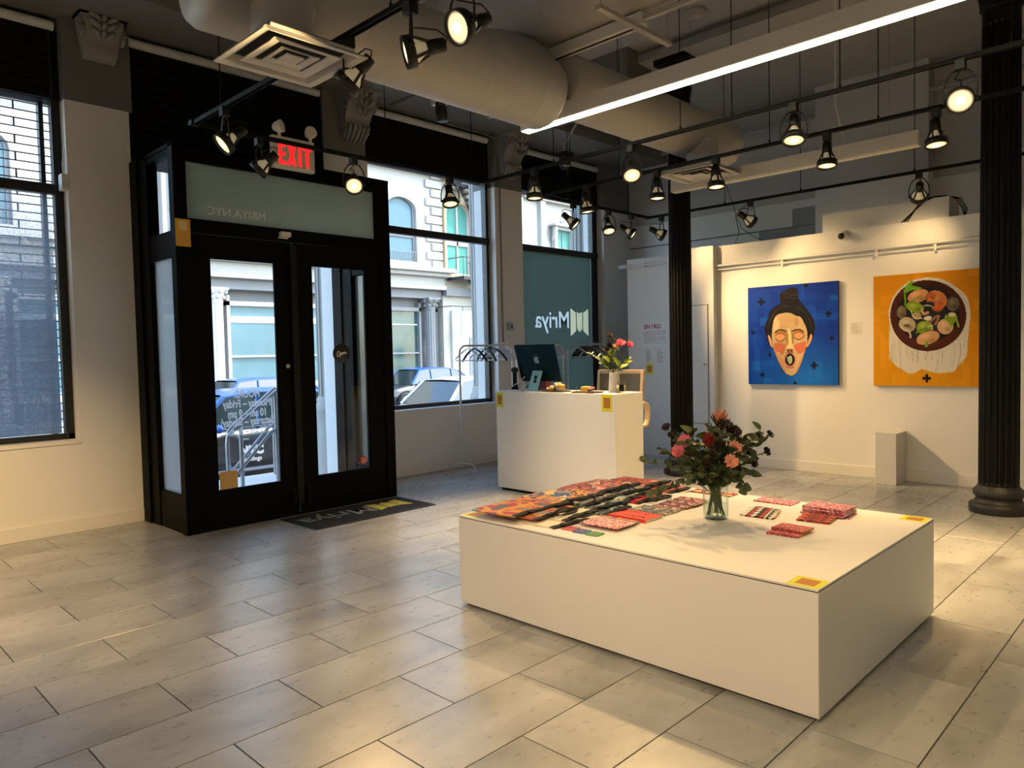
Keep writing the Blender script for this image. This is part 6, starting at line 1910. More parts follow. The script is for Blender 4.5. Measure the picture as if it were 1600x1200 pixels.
def bowl(X, Y):
    c = Canvas(X, Y, (216, 150, 8))
    c.paint(np.clip((620 - Y) / 600, 0, 1), (196, 120, 4), 0.7)
    c.paint(np.clip((X - 700) / 500, 0, 1), (200, 118, 2), 0.6)
    c.patches(50, 5, [(236, 158, 20), (214, 128, 6), (240, 166, 30)], 0.3, (12, 60), (30, 200))
    CL = (216, 210, 196)
    cloth = c.poly([(232, 560), (222, 470), (240, 400), (280, 310), (350, 235), (430, 180), (520, 152), (610, 142), (700, 150), (790, 185), (880, 250), (950, 320), (978, 420), (982, 520), (970, 640), (958, 760), (950, 870), (900, 940), (840, 1020), (780, 1030), (700, 1036), (620, 1020), (540, 1000), (480, 1030), (420, 1040), (350, 1000), (290, 965), (235, 890), (228, 740)], CL)
    rn = random.Random(4)
    for i in range(26):
        x = 240 + i * 28 + rn.uniform(-8, 8)
        c.line([(x, rn.uniform(620, 760)), (x + rn.uniform(-20, 20), 850), (x + rn.uniform(-30, 30), rn.uniform(900, 1020))], rn.choice([(150, 146, 138), (96, 92, 88), (176, 172, 164), (236, 232, 224)]), rn.uniform(3, 6), a=0.7)
    for i in range(9):
        a = 3.6 + i * 0.28
        c.line([(600 + 355 * math.cos(a), 480 + 325 * math.sin(a)), (600 + 375 * math.cos(a + 0.2), 480 + 342 * math.sin(a + 0.2))], (150, 146, 138), 4, a=0.7)
    # keep the drapery inside the cloth outline
    c.ell(594, 498, 354, 332, (72, 30, 22))
    c.ell(610, 640, 290, 170, (104, 40, 24), 0.7, soft=0.5)
    c.ell(620, 250, 250, 90, (40, 18, 16), 0.8, soft=0.6)
    c.ell(594, 485, 292, 258, (30, 28, 32))
    c.ell(600, 560, 250, 170, (44, 46, 54), 0.7, soft=0.6)
    def bean(cx, cy, rx, ry, rot, base, hi, lo):
        c.ell(cx, cy, rx + 5, ry + 5, (18, 14, 14), rot=rot)
        c.ell(cx, cy, rx, ry, base, rot=rot)
        c.ell(cx - rx * 0.25, cy - ry * 0.3, rx * 0.62, ry * 0.55, hi, 0.8, rot=rot, soft=0.7)
        c.ell(cx + rx * 0.35, cy + ry * 0.4, rx * 0.5, ry * 0.4, lo, 0.7, rot=rot, soft=0.7)
    bean(830, 390, 56, 68, 0.1, (104, 92, 72), (134, 120, 94), (60, 52, 44))
    bean(350, 465, 46, 60, 0.2, (112, 100, 80), (146, 130, 104), (60, 54, 46))
    bean(510, 315, 102, 58, -0.35, (200, 142, 100), (226, 178, 134), (150, 96, 62))
    bean(682, 350, 98, 84, 0.5, (196, 118, 66), (214, 150, 100), (160, 76, 36))
    c.ell(640, 312, 48, 42, (176, 84, 40), 0.9, soft=0.4)
    c.ell(690, 425, 60, 40, (200, 96, 46), 0.9, soft=0.4)
    c.ell(620, 400, 44, 34, (34, 32, 40))
    c.line([(640, 330), (665, 375), (640, 395)], (80, 30, 20), 6); c.line([(590, 320), (600, 360)], (60, 30, 24), 5)
    bean(405, 580, 82, 68, 0.25, (180, 166, 136), (210, 196, 166), (110, 96, 76))
    c.line([(335, 580), (370, 625), (425, 650), (436, 700)], (206, 194, 166), 15)
    c.ell(400, 590, 30, 16, (60, 50, 44), 0.8)
    bean(480, 420, 86, 48, 0.25, (132, 156, 40), (166, 186, 70), (80, 110, 26))
    c.line([(400, 420), (440, 380), (510, 380), (560, 430)], (120, 160, 40), 14)
    c.ell(495, 500, 44, 34, (178, 150, 116)); c.line([(440, 450), (480, 520), (545, 520)], (220, 206, 170), 8)
    bean(570, 610, 76, 64, -0.1, (140, 158, 50), (176, 190, 86), (90, 110, 30))
    c.line([(495, 655), (540, 632), (590, 612)], (90, 140, 40), 18)
    c.poly([(560, 525), (600, 500), (636, 512), (610, 545)], (230, 214, 196)); c.line([(600, 600), (640, 590), (645, 630)], (236, 228, 206), 6)
    bean(600, 705, 112, 60, -0.3, (206, 156, 112), (226, 186, 140), (150, 104, 72))
    c.poly([(575, 790), (570, 760), (590, 735), (606, 770), (590, 795)], (110, 150, 50))
    bean(760, 600, 72, 72, 0.3, (208, 172, 130), (228, 196, 156), (150, 112, 84))
    c.poly([(755, 525), (790, 490), (840, 480), (870, 510), (850, 550), (815, 600), (790, 560)], (130, 160, 44))
    c.line([(858, 530), (872, 570), (880, 600)], (140, 168, 60), 16); c.line([(768, 490), (760, 520)], (170, 190, 90), 8)
    c.ell(822, 488, 34, 20, (216, 206, 170)); 
    c.line([(620, 560), (660, 520), (700, 500), (690, 540), (668, 580)], (160, 110, 84), 20)
    c.line([(560, 405), (610, 402), (650, 420)], (176, 178, 168), 10)
    c.line([(545, 440), (560, 480), (600, 470)], (200, 150, 116), 24)
    # bean shoots
    c.line([(388, 400), (386, 330), (384, 270), (400, 240)], (96, 150, 30), 16)
    c.poly([(372, 270), (400, 236), (460, 222), (548, 240), (500, 256), (440, 262), (400, 282)], (110, 176, 36))
    c.poly([(384, 240), (410, 205), (452, 170), (464, 176), (450, 215), (420, 232)], (104, 164, 34))
    c.line([(380, 275), (450, 236), (540, 240)], (60, 110, 20), 4)
    c.line([(540, 310), (490, 338), (452, 360)], (90, 140, 40), 9)
    c.plus(589, 1087, 40, (24, 18, 14))
    return c
canvas_object('painting', 'yellow painting of a bowl of sprouting beans on white cloth', 2.81, 1.735, 1.045, 2.25, bowl, mat('ochre canvas edge', (0.45, 0.2, 0.01), 0.6), ((75, 138), (1122, 50), (1122, 1168), (63, 1150)))
# ================================================================ THE STREET OUTSIDE
SZ = -0.6
ASPH = mat('asphalt', (0.12, 0.12, 0.125), 0.85, var=0.2, scale=3, bump=0.3, bscale=80)
CONC = mat('sidewalk concrete', (0.36, 0.355, 0.34), 0.8, var=0.12, scale=2, bump=0.1)
smesh('street', MB().box(-40, 90, 10.4, 24.0, SZ - 0.2, SZ), ASPH, 'asphalt street in front of the shop')
smesh('sidewalk', MB().box(-40, 90, YO, 10.4, SZ - 0.2, SZ + 0.14), CONC, 'concrete sidewalk in front of the shop')
smesh('sidewalk', MB().box(-40, 90, 24.0, 27.4, SZ - 0.2, SZ + 0.14), CONC, 'concrete sidewalk across the street')
smesh('landing', MB().box(2.3, 4.75, 7.08, 9.0, SZ, -0.012), mat('pale stone landing', (0.62, 0.61, 0.59), 0.7, var=0.08), 'pale stone landing outside the doors')
RAIL = mat('galvanised rail', (0.34, 0.35, 0.36), 0.35, 0.8, var=0.1, scale=15)
for y, lb in ((8.25, 'nearer bent tube handrail on the landing'), (8.85, 'farther bent tube handrail on the landing')):
    t = thing('handrail', lb, 'handrail', (0, y, 0))
    x = 0.0 if y < 8.5 else 0.28
    MB().tube([(4.75 + x, 0, 1.10), (4.34 + x, 0, 1.10), (3.78 + x, 0, 0.66), (3.72 + x, 0, 0.60), (3.71 + x, 0, 0.52), (3.71 + x, 0, 0.20), (3.74 + x, 0, 0.12), (3.80 + x, 0, 0.14), (4.25 + x, 0, 0.60), (4.34 + x, 0, 0.64), (4.75 + x, 0, 0.62)], 0.021, 10).build('rail', RAIL, t)
    for px in (4.33, 3.88):
        MB().cyl((px + x, 0, -0.012), (px + x, 0, 1.09 if px > 4 else 0.72), 0.024, n=10).build('post', RAIL, t)
tc_ = thing('litter_bin', 'grey litter bin with bright rim outside the middle window', 'bin', (5.12, 8.5, SZ + 0.14))
MB().lathe([(0.22, 0), (0.25, 0.05), (0.27, 0.80)], 20).build('drum', mat('dark bin', (0.04, 0.042, 0.045), 0.5), tc_)
MB().lathe([(0.275, 0.78), (0.28, 0.82), (0.28, 0.95), (0.26, 0.98), (0.2, 0.98)], 20).build('rim', RAIL, tc_)

# fluted pilasters of our own front, outside the glass
def pilaster_out(x, r, label):
    t = thing('fluted_pilaster', label, 'pilaster', (x, YO + 0.18, 0))
    nf, n = 14, 14 * 4
    m = MB()
    ring = []
    for k in range(nf):
        for q, dr in ((0, 0), (0.3, 0), (0.42, -0.12), (0.88, -0.12)):
            a = 2 * math.pi * (k + q) / nf
            ring.append((r * (1 + dr) * math.cos(a), r * (1 + dr) * math.sin(a)))
    m.add([(px, py, z) for z in (1.02, 5.2) for px, py in ring], [(k, (k + 1) % n, n + (k + 1) % n, n + k) for k in range(n)])
    m.build('shaft', STONE, t)
    MB().lathe([(r * 1.35, 0.0), (r * 1.35, 0.45), (r * 1.2, 0.5), (r * 1.2, 0.8), (r * 1.35, 0.84), (r * 1.3, 0.9), (r * 1.1, 0.94), (r * 1.15, 0.98), (r * 1.0, 1.02)], 22, M=T(0, 0, SZ + 0.6)).build('base', STONE, t)
    return t
pilaster_out(7.45, 0.165, 'pale fluted pilaster outside, seen at the edge of the middle window')
pilaster_out(9.78, 0.165, 'pale fluted pilaster outside, seen at the edge of the frosted window')
pilaster_out(4.87, 0.165, 'pale fluted pilaster outside, between entrance and middle window')

# ---- cars: lofted body, glasshouse, wheels
TYRE = mat('tyre rubber', (0.015, 0.015, 0.015), 0.8)
RIMM = mat('alloy rim', (0.5, 0.5, 0.52), 0.3, 0.9)
CGL = mat('car window glass', (0.02, 0.035, 0.035), 0.06, 0.0, spec=1.0)
CHR = mat('chrome strip', (0.6, 0.62, 0.65), 0.2, 1.0)
def car(label, x, y, paint, roof, lettering=False, L_=4.5, W=1.82, Hh=1.55, low=None):
    """front towards -x, origin at the middle of the footprint"""
    t = thing('car', label, 'car', (x, y, SZ))
    h = L_ / 2
    st = [(-h, 0.38, 0.72, 0.72), (-h + 0.12, 0.27, 0.78, 0.86), (-h + 0.6, 0.22, 0.88, 0.96), (-h + 1.25, 0.22, 0.98, 1.0), (-0.4, 0.2, 1.0, 1.0), (0.9, 0.2, 1.03, 1.0), (h - 0.55, 0.24, 1.06, 0.98), (h - 0.1, 0.32, 1.04, 0.9), (h, 0.45, 0.95, 0.78)]
    rings = []
    for sx, z0, z1, k in st:
        w = W / 2 * k
        rings.append([(sx, -w * 0.93, z0), (sx, -w, z0 + 0.12), (sx, -w * 1.0, (z0 + z1) / 2 + 0.08), (sx, -w * 0.95, z1 - 0.05), (sx, -w * 0.86, z1), (sx, w * 0.86, z1), (sx, w * 0.95, z1 - 0.05), (sx, w, (z0 + z1) / 2 + 0.08), (sx, w, z0 + 0.12), (sx, w * 0.93, z0)])
    n = 10
    m = MB()
    vs = [p for r_ in rings for p in r_]
    m.add(vs, [(i * n + k, i * n + (k + 1) % n, (i + 1) * n + (k + 1) % n, (i + 1) * n + k) for i in range(len(rings) - 1) for k in range(n)], 0, True)
    m.add(rings[0], [tuple(range(n))]); m.add(rings[-1], [tuple(range(n))])
    m.build('body', paint, t)
    # glasshouse: roof shell + windows
    A = [(-h + 1.15, 0.97), (-0.55, Hh - 0.06), (0.0, Hh), (0.9, Hh - 0.01), (h - 0.75, Hh - 0.12), (h - 0.22, 1.03)]
    def yw(z): return W / 2 * (0.92 - 0.20 * (z - 0.97) / (Hh - 0.97))
    g = MB()
    for s in (-1, 1):
        g.add([(px, s * yw(z), z) for px, z in A] + [(px, s * (yw(z) - 0.02), z) for px, z in A], [tuple(range(6)), tuple(range(6, 12))])
    g.add([(A[0][0], -yw(0.97), 0.97), (A[0][0], yw(0.97), 0.97), (A[1][0], yw(A[1][1]), A[1][1]), (A[1][0], -yw(A[1][1]), A[1][1])], [(0, 1, 2, 3)])
    g.add([(A[5][0], -yw(1.0), 1.03), (A[5][0], yw(1.0), 1.03), (A[4][0], yw(A[4][1]), A[4][1]), (A[4][0], -yw(A[4][1]), A[4][1])], [(0, 1, 2, 3)])
    g.build('window', CGL, t)
    rf = MB()
    tops = A[1:5]
    rv = []
    for px, z in tops:
        w = yw(z) + 0.015
        rv += [(px, -w, z - 0.015), (px, -w * 0.85, z + 0.03), (px, 0, z + 0.045), (px, w * 0.85, z + 0.03), (px, w, z - 0.015)]
    rf.add(rv, [(i * 5 + k, i * 5 + k + 1, (i + 1) * 5 + k + 1, (i + 1) * 5 + k) for i in range(3) for k in range(4)], 0, True)
    rf.build('roof', roof, t)
    pl_ = MB()
    for s in (-1, 1):
        for (a, b) in ((A[0], A[1]), (A[4], A[5])):
            pl_.bar((a[0], s * (yw(a[1]) + 0.005), a[1]), (b[0], s * (yw(b[1]) + 0.005), b[1]), 0.05, 0.06)
        for px in (-0.05, 1.0):
            pl_.bar((px, s * (yw(0.97) + 0.004), 0.97), (px + 0.05, s * (yw(Hh - 0.03) + 0.004), Hh - 0.03), 0.03, 0.07)
    pl_.build('pillar', roof, t)
    tr_ = MB()
    for s in (-1, 1):
        tr_.bar((-h + 1.2, s * (W / 2 * 0.955), 0.985), (h - 0.4, s * (W / 2 * 0.955), 1.045), 0.012, 0.02)
        tr_.bar((-h + 1.1, s * (W / 2 * 1.003), 0.33), (h - 1.1, s * (W / 2 * 1.003), 0.33), 0.012, 0.05)
        for px in (-0.42, 0.62):
            tr_.box(px, px + 0.16, s * W / 2 - 0.012, s * W / 2 + 0.012, 0.80, 0.825)
    tr_.build('trim_strip', CHR, t)
    dl = MB()
    for s in (-1, 1):
        for px in (-0.85, 0.2, 1.15):
            dl.box(px - 0.004, px + 0.004, s * W / 2 * 1.0 - 0.003, s * W / 2 * 1.0 + 0.003, 0.36, 0.95)
    dl.build('door_gap', BLKM, t)
    for s in (-1, 1):
        mr_ = MB(); mr_.ball((-0.78, s * (W / 2 + 0.09), 1.02), 0.1, 10, 7, (0.7, 1.0, 0.7)); mr_.build('mirror', roof, t)
    for px in (-h + 0.85, h - 0.85):
        for s in (-1, 1):
            yc = s * (W / 2 - 0.10)
            wh = MB()
            wh.cyl((px, yc - 0.1, 0.33), (px, yc + 0.1, 0.33), 0.33, n=26)
            wo = wh.build('wheel', TYRE, t)
            rm_ = MB()
            rm_.cyl((px, yc + s * 0.095, 0.33), (px, yc + s * 0.104, 0.33), 0.06, n=12)
            for k in range(10):
                a = 2 * math.pi * k / 10
                rm_.bar((px + 0.05 * math.cos(a), yc + s * 0.104, 0.33 + 0.05 * math.sin(a)), (px + 0.21 * math.cos(a), yc + s * 0.104, 0.33 + 0.21 * math.sin(a)), 0.03, 0.02, up=(0, 1, 0))
            rg_ = [((px + 0.22 * math.cos(2 * math.pi * k / 24), yc + s * 0.10, 0.33 + 0.22 * math.sin(2 * math.pi * k / 24)), 0.016) for k in range(25)]
            rm_.loft(rg_, 6)
            rm_.build('rim', RIMM, wo)
            ar = MB()
            ar.loft([((px + 0.40 * math.cos(a), s * (W / 2 - 0.005), 0.33 + 0.40 * math.sin(a)), 0.03) for a in [k * math.pi / 12 for k in range(13)]], 6)
            ar.build('wheel_arch', BLKM, t)
    li = MB()
    for s in (-1, 1):
        li.ball((-h + 0.13, s * W * 0.36, 0.70), 0.14, 10, 6, (0.6, 1, 0.5))
    li.build('headlamp', mat('headlamp glass', (0.6, 0.62, 0.62), 0.15), t)
    tl_ = MB()
    for s in (-1, 1):
        tl_.ball((h - 0.1, s * W * 0.38, 0.88), 0.13, 10, 6, (0.6, 0.9, 0.6))
    tl_.build('tail_lamp', mat('red tail lamp', (0.3, 0.02, 0.02), 0.2), t)
    if lettering:
        F_ = lambda px, z: frame((px, -W / 2 * 1.0 - 0.006, z), (1, 0, 0), (0, 0, 1))
        put_text('lettering', text('NYC', 0.19, 0.004, bold=0.014), LETW, t, F_(lettering, 0.57))
        put_text('lettering', text('Buildings', 0.095, 0.004, bold=0.003), LETW, t, F_(lettering, 0.46))
    return t
NAVY = mat('dark navy car paint', (0.010, 0.014, 0.022), 0.18, spec=0.8)
BLUE = mat('bright blue car paint', (0.012, 0.09, 0.34), 0.18, spec=0.8)
SILV = mat('pale silver car paint', (0.55, 0.57, 0.57), 0.22, 0.2)
car('dark navy car with city lettering parked right outside the doors', 5.65, 12.1, NAVY, BLUE, -0.22, 4.6)
car('bright blue car beyond the navy one, seen through the left door', 9.1, 18.9, BLUE, BLUE, False, 4.4)
car('dark car with blue roof edge and lettering across the street', 18.2, 22.9, NAVY, BLUE, -0.2, 4.4)
car('pale silver car parked before the middle window', 11.45, 12.9, SILV, SILV, False, 4.5, Hh=1.53)
sh = thing('planting', 'low green planting along the outer window sill', 'plants', (6.2, 8.0, 0.5))
lm_ = MB()
rn_ = random.Random(3)
for i in range(70):
    bx = rn_.uniform(-0.9, 0.9)
    leafmesh(lm_, (bx, rn_.uniform(-0.1, 0.1), rn_.uniform(0.0, 0.16)), (rn_.uniform(-1, 1), rn_.uniform(-1, 1), 0.9), 0.12, 0.02, (0, -1, 0.3))
so_l = lm_.build('foliage', LEAF, sh); so_l['kind'] = 'stuff'
MB().box(-1.0, 1.0, -0.15, 0.15, -0.96, 0.02).build('trough', CONC, sh)

# ---- facades across the street (y = 27)
BY = 27.0
CREAM = mat('cream painted facade', (0.40, 0.393, 0.37), 0.65, var=0.06, scale=1.2, bump=0.05)
PALEY = mat('pale yellow facade', (0.38, 0.362, 0.30), 0.65, var=0.06, scale=1.2, bump=0.05)
GREYF = mat('grey facade paint', (0.17, 0.178, 0.186), 0.65, var=0.08, scale=1.2)
WGL = mat('far window glass', (0.085, 0.16, 0.20), 0.2, spec=0.25)
SHOPG = mat('shop window glass', (0.085, 0.17, 0.20), 0.2, spec=0.25, var=0.4, scale=0.6)
GRC = mat('green curtain cloth', (0.07, 0.26, 0.215), 0.8, var=0.35, scale=3, stretch=(3, 1, 0.4))
TANF = mat('tan window casing', (0.50, 0.36, 0.20), 0.6)
IRN = mat('dark fire escape iron', (0.03, 0.034, 0.038), 0.6)
def arch(w, h, rise, n=10):
    """outline of a window with a segmental head, origin at sill middle"""
    o = [(-w / 2, 0), (w / 2, 0), (w / 2, h)]
    for k in range(1, n):
        a = math.pi * k / n
        o.append((w / 2 * math.cos(a), h + rise * math.sin(a)))
    o.append((-w / 2, h))
    return o
FS = lambda x, z, o=0.0: frame((x, BY - o, z), (1, 0, 0), (0, 0, 1))       # faces the shop
def ring_prism(mb, out, inn, d, M):
    n = len(out)
    v0 = [M @ Vector((x, y, 0)) for x, y in out] + [M @ Vector((x, y, 0)) for x, y in inn] + [M @ Vector((x, y, d)) for x, y in out] + [M @ Vector((x, y, d)) for x, y in inn]
    fs = []
    for k in range(n):
        q = (k + 1) % n
        fs += [(2 * n + k, 2 * n + q, 3 * n + q, 3 * n + k), (k, q, 2 * n + q, 2 * n + k), (n + k, n + q, 3 * n + q, 3 * n + k)]
    mb.add(v0, fs)
def far_window(t, x, z, w, h, rise, casing, pane, sash, rail=True, hood=True):
    o = arch(w, h, rise); i_ = arch(w * 0.86, h * 0.985, rise * 0.9)
    i_ = [(a, b + 0.06) for a, b in i_]
    f = MB(); ring_prism(f, arch(w * 1.16, h + 0.05, rise * 1.15), o, 0.22, FS(x, z, 0.0))
    if hood:
        f.box(x - w * 0.68, x + w * 0.68, BY - 0.35, BY, z - 0.16, z)
    fo = f.build('window_casing', casing, t)
    s = MB(); ring_prism(s, o, i_, 0.08, FS(x, z, 0.0))
    s.box(x - w * 0.43, x + w * 0.43, BY - 0.09, BY, z + h * 0.48, z + h * 0.55)
    if rail:
        s.box(x - 0.05, x + 0.05, BY - 0.09, BY, z, z + h + rise * 0.9)
    s.build('sash', sash, fo)
    p_ = MB(); p_.prism(o, 0.02, FS(x, z, 0.0)); p_.build('pane', pane, fo)
b1 = thing('building', 'cream cast-iron building across the street with columned shopfronts', 'building', (0, 0, 0))
MB().box(-8, 23.0, BY + 0.02, BY + 6, 4.55, 12.2).build('wall', CREAM, b1)
MB().box(-8, 23.0, BY + 0.7, BY + 6, SZ + 0.14, 4.6).build('shopfront_wall', GREYF, b1)
for z0, z1, o in ((4.55, 4.75, 0.25), (4.75, 5.15, 0.12), (5.15, 5.32, 0.5), (5.32, 5.52, 0.8), (9.9, 10.15, 0.4), (10.15, 10.4, 0.7)):
    MB().box(-8, 23.0 + o * 0.3, BY - o, BY + 0.7, z0, z1).build('cornice', CREAM, b1, 0.03)
MB().box(-8, 23.0, BY + 0.1, BY + 0.72, 4.15, 4.55).build('frieze', GREYF, b1)
for k in range(9):
    x = -5.23 + 3.45 * k
    CS = STONE if k < 7 else GREYF
    c = MB()
    nf, r_ = 12, 0.24
    c.lathe([(0.34, SZ + 0.14), (0.34, 0.2), (0.30, 0.25), (0.30, 0.5), (0.27, 0.55)], 16, M=T(x, BY + 0.2, 0))
    co = c.build('column_base', CS, b1)
    rg = []
    for q in range(nf):
        for a_, dr in ((0, 0), (0.3, 0), (0.5, -0.12), (0.8, -0.12)):
            an = 2 * math.pi * (q + a_) / nf
            rg.append((x + r_ * (1 + dr) * math.cos(an), BY + 0.2 + r_ * (1 + dr) * math.sin(an)))
    n = len(rg)
    c = MB(); c.add([(px, py, z) for z in (0.55, 3.6) for px, py in rg], [(i, (i + 1) % n, n + (i + 1) % n, n + i) for i in range(n)])
    c.build('column_shaft', CS, b1)
    c = MB(); c.lathe([(0.24, 3.6), (0.26, 3.65), (0.24, 3.7), (0.3, 3.95), (0.4, 4.1)], 14, M=T(x, BY + 0.2, 0))
    c.box(x - 0.36, x + 0.36, BY - 0.16, BY + 0.56, 4.08, 4.18)
    for q in range(8):
        an = 2 * math.pi * q / 8
        for zz, rr in ((3.82, 0.30), (4.02, 0.38)):
            c.ball((x + rr * math.cos(an + zz), BY + 0.2 + rr * math.sin(an + zz), zz), 0.075, 7, 5)
    c.build('capital', CS, b1)
    # shop bay between columns
    wx0, wx1 = x + 0.62, x + 3.45 - 0.52
    f = MB()
    f.box(wx0 - 0.12, wx0, BY + 0.4, BY + 0.72, 0.2, 3.95); f.box(wx1, wx1 + 0.12, BY + 0.4, BY + 0.72, 0.2, 3.95)
    f.box(wx0 - 0.12, wx1 + 0.12, BY + 0.4, BY + 0.72, 3.55, 3.72); f.box(wx0 - 0.12, wx1 + 0.12, BY + 0.35, BY + 0.72, 0.2, 0.5)
    f.box(wx0, wx1, BY + 0.45, BY + 0.72, 1.55, 1.62)
    f.build('shop_frame', STONE if k < 7 else GREYF, b1)
    MB().box(wx0, wx1, BY + 0.6, BY + 0.66, 0.5, 3.55).build('shop_pane', SHOPG if k < 7 else mat('dark shop glass', (0.035, 0.08, 0.08), 0.15, var=0.4, scale=1.5), b1)
    MB().box(wx0, wx1, BY + 0.55, BY + 0.6, 2.9, 3.15 if k < 7 else 2.95).build('blind', mat('pale blind', (0.55, 0.72, 0.78), 0.7), b1)
    MB().box(wx0, wx1 + 0.1, BY + 0.3, BY + 0.72, SZ + 0.14, 0.2).build('bulkhead', GREYF, b1)
for k in range(9):
    x = -5.3 + 3.15 * k
    far_window(b1, x + 0.6, 5.75, 1.7, 2.35, 0.55, CREAM, WGL, GREYF, rail=False)
    g = MB()
    for q in range(9):
        g.bar((x - 0.1 + q * 0.175, BY - 0.28, 5.75), (x - 0.1 + q * 0.175, BY - 0.28, 6.2), 0.02, 0.02, up=(1, 0, 0))
    g.bar((x - 0.2, BY - 0.28, 6.2), (x + 1.4, BY - 0.28, 6.2), 0.03, 0.03)
    g.build('window_railing', GREYF, b1)
for i in range(12):       # quoins, long and short in turn
    w = 0.95 if i % 2 else 0.62
    MB().box(23.0 - w, 23.02, BY - 0.10, BY + 0.1, 5.56 + i * 0.42, 5.56 + i * 0.42 + 0.36).build('quoin', CREAM, b1, 0.03)
    MB().box(2.35, 2.35 + w, BY - 0.10, BY + 0.1, 5.56 + i * 0.42, 5.56 + i * 0.42 + 0.36).build('quoin', CREAM, b1, 0.03)
b2 = thing('building', 'pale yellow building across the street behind the fire escape', 'building', (0, 0, 0))
MB().box(23.04, 28.0, BY + 0.05, BY + 6, SZ + 0.14, 12.4).build('wall', PALEY, b2)
MB().box(23.04, 28.0, BY - 0.25, BY + 0.1, 4.3, 4.7).build('cornice', GREYF, b2)
MB().box(23.5, 26.4, BY - 0.06, BY + 0.1, 0.3, 3.6).build('shop_front', CREAM, b2)
MB().box(24.6, 25.3, BY - 0.10, BY, SZ + 0.2, 2.3).build('shop_door', GREYF, b2)
far_window(b2, 23.95, 5.35, 1.55, 2.9, 0.55, TANF, GRC, CREAM)
far_window(b2, 26.6, 5.35, 1.55, 2.9, 0.55, TANF, GRC, CREAM)
far_window(b2, 23.95, 10.0, 1.55, 2.2, 0.3, TANF, GRC, CREAM)
far_window(b2, 26.6, 10.0, 1.55, 2.2, 0.3, TANF, GRC, CREAM)
sg_ = thing('street_sign', 'pale hanging shop board on an iron arm across the street', 'sign', (23.75, BY - 0.9, 2.9))
MB().box(-0.42, 0.42, -0.03, 0.03, -0.62, 0.62).build('board', mat('pale blue board', (0.55, 0.62, 0.70), 0.5), sg_)
MB().bar((-1.0, 0, 0.85), (0.45, 0, 0.85), 0.04, 0.04).bar((-0.3, 0, 0.6), (-0.3, 0, 0.85), 0.02, 0.02, up=(1, 0, 0)).bar((0.3, 0, 0.6), (0.3, 0, 0.85), 0.02, 0.02, up=(1, 0, 0)).bar((-1.0, 0, 0.85), (-1.0, 0.95, 0.85), 0.04, 0.04).build('arm', IRN, sg_)
pst = thing('parking_sign', 'blue and orange kerb sign on a post across the street', 'sign', (23.2, 24.4, SZ + 0.14))
MB().cyl((0, 0, 0), (0, 0, 2.6), 0.035, n=8).build('post', RAIL, pst)
MB().box(-0.28, 0.28, -0.02, 0.02, 1.75, 2.35).build('plate', mat('blue plate', (0.10, 0.35, 0.62), 0.5), pst)
MB().box(-0.28, 0.28, -0.02, 0.02, 1.2, 1.42).build('plate', mat('orange plate', (0.62, 0.22, 0.08), 0.5), pst)
# fire escape: balconies of slats, railings, stair flights
fe = thing('fire_escape', 'iron fire escape zigzagging up the pale yellow building', 'fire escape', (0, 0, 0))
def balcony(x0, x1, z):
    m = MB()
    for q in range(9):
        m.box(x0, x1, BY - 1.15 + q * 0.125, BY - 1.09 + q * 0.125, z, z + 0.03)
    m.box(x0, x0 + 0.06, BY - 1.2, BY, z - 0.12, z); m.box(x1 - 0.06, x1, BY - 1.2, BY, z - 0.12, z); m.box(x0, x1, BY - 1.22, BY - 1.16, z - 0.14, z + 0.02)
    m.build('platform', IRN, fe)
    g = MB()
    for q in range(int((x1 - x0) / 0.22) + 1):
        g.box(x0 + q * 0.22, x0 + q * 0.22 + 0.02, BY - 1.2, BY - 1.18, z, z + 0.9)
    g.box(x0, x1, BY - 1.21, BY - 1.17, z + 0.9, z + 0.94)
    for xx in (x0, x1 - 0.02):
        g.box(xx, xx + 0.02, BY - 1.2, BY, z + 0.9, z + 0.94)
    g.build('railing', IRN, fe)
for z in (5.15, 9.6):
    balcony(23.3, 27.6, z)
def flight(x0, z0, x1, z1, y):
    n = int(abs(z1 - z0) / 0.24)
    s = MB()
    for yy in (y - 0.3, y + 0.3):
        s.bar((x0, yy, z0), (x1, yy, z1), 0.06, 0.20)
        s.bar((x0, yy, z0 + 0.8), (x1, yy, z1 + 0.8), 0.03, 0.03)
    s.build('stringer', IRN, fe)
    s = MB()
    for k in range(n):
        u = (k + 0.5) / n
        s.box(x0 + (x1 - x0) * u - 0.12, x0 + (x1 - x0) * u + 0.12, y - 0.3, y + 0.3, z0 + (z1 - z0) * u - 0.015, z0 + (z1 - z0) * u + 0.015)
    s.build('tread', IRN, fe)
flight(26.6, 3.2, 24.3, 5.15, BY - 0.75)
flight(26.9, 5.2, 24.0, 9.6, BY - 0.6)
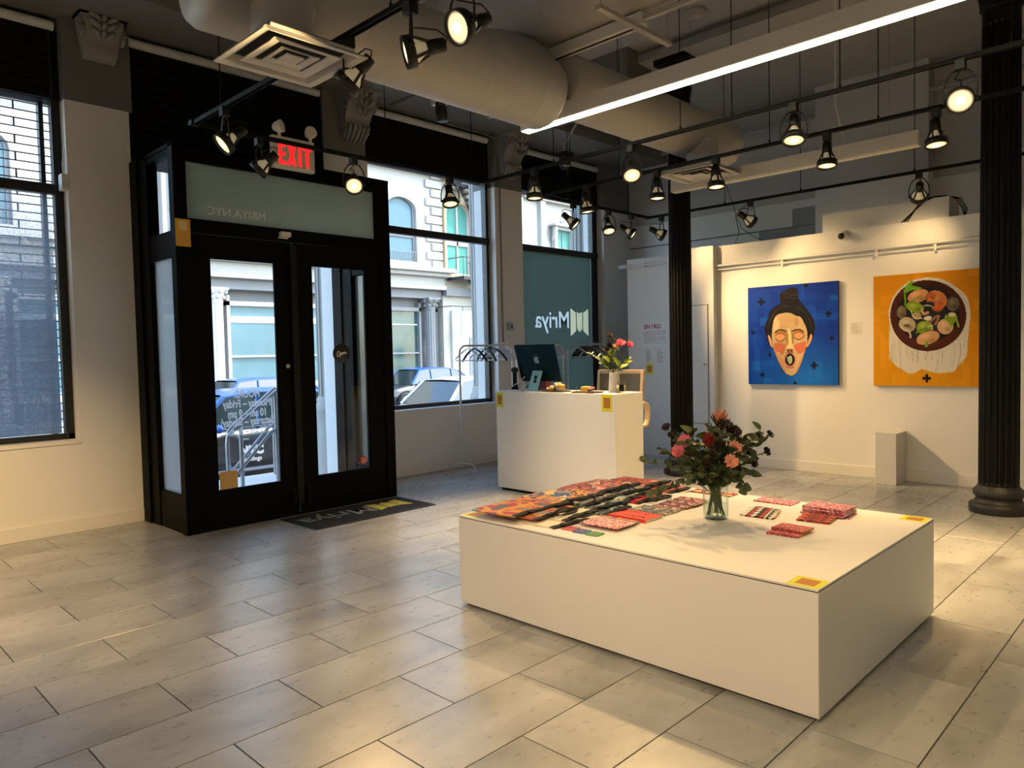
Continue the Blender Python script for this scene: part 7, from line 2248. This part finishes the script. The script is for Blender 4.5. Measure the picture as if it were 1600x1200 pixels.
b3 = thing('building', 'ornate cream building farther along, seen above the frosted pane', 'building', (0, 0, 0))
MB().box(28.1, 46, BY + 0.05, BY + 6, SZ, 13).build('wall', CREAM, b3)
for x in (28.2, 30.0, 33.6, 37.0):
    MB().box(x, x + 0.4, BY - 0.2, BY + 0.1, 4.5, 12).build('pilaster', CREAM, b3, 0.03)
for z in (5.2, 10.0):
    MB().box(28.1, 46, BY - 0.5, BY + 0.1, z, z + 0.35).build('cornice', CREAM, b3, 0.03)
    MB().box(28.1, 46, BY - 0.3, BY + 0.1, z - 0.25, z).build('cornice', PALEY, b3)
for x in (31.9, 35.3, 38.6):
    for z in (6.3, 10.9):
        f = MB(); o = [(-0.6, 0), (0.6, 0), (0.6, 2.0), (-0.6, 2.0)]
        ring_prism(f, [(-0.85, -0.1), (0.85, -0.1), (0.85, 2.15), (-0.85, 2.15)], o, 0.25, FS(x, z, 0.0))
        fo = f.build('window_casing', CREAM, b3)
        MB().prism(o, 0.02, FS(x, z, 0.0)).build('pane', GRC, fo)
        s = MB(); s.box(x - 0.6, x + 0.6, BY - 0.06, BY, z + 0.95, z + 1.05); s.box(x - 0.03, x + 0.03, BY - 0.06, BY, z, z + 2.0); s.build('sash', GREYF, fo)
        pm = MB(); pm.prism([(-1.05, 0), (1.05, 0), (0, 0.6)], 0.4, FS(x, z + 2.25, 0.0)); pm.box(x - 1.1, x + 1.1, BY - 0.5, BY, z + 2.15, z + 2.27)
        pm.build('pediment', CREAM, fo, 0.02)
        br = MB()
        for s_ in (-1, 1):
            br.loft([((x + s_ * 0.92, BY - 0.38, z + 2.12), 0.12), ((x + s_ * 0.92, BY - 0.30, z + 1.8), 0.13), ((x + s_ * 0.92, BY - 0.14, z + 1.45), 0.08), ((x + s_ * 0.92, BY - 0.10, z + 1.3), 0.03)], 10)
        for q in range(7):
            br.ball((x + (q - 3) * 0.16, BY - 0.42, z + 2.42 + 0.1 * (3 - abs(q - 3))), 0.10, 8, 6)
        br.build('ornament', CREAM, fo)
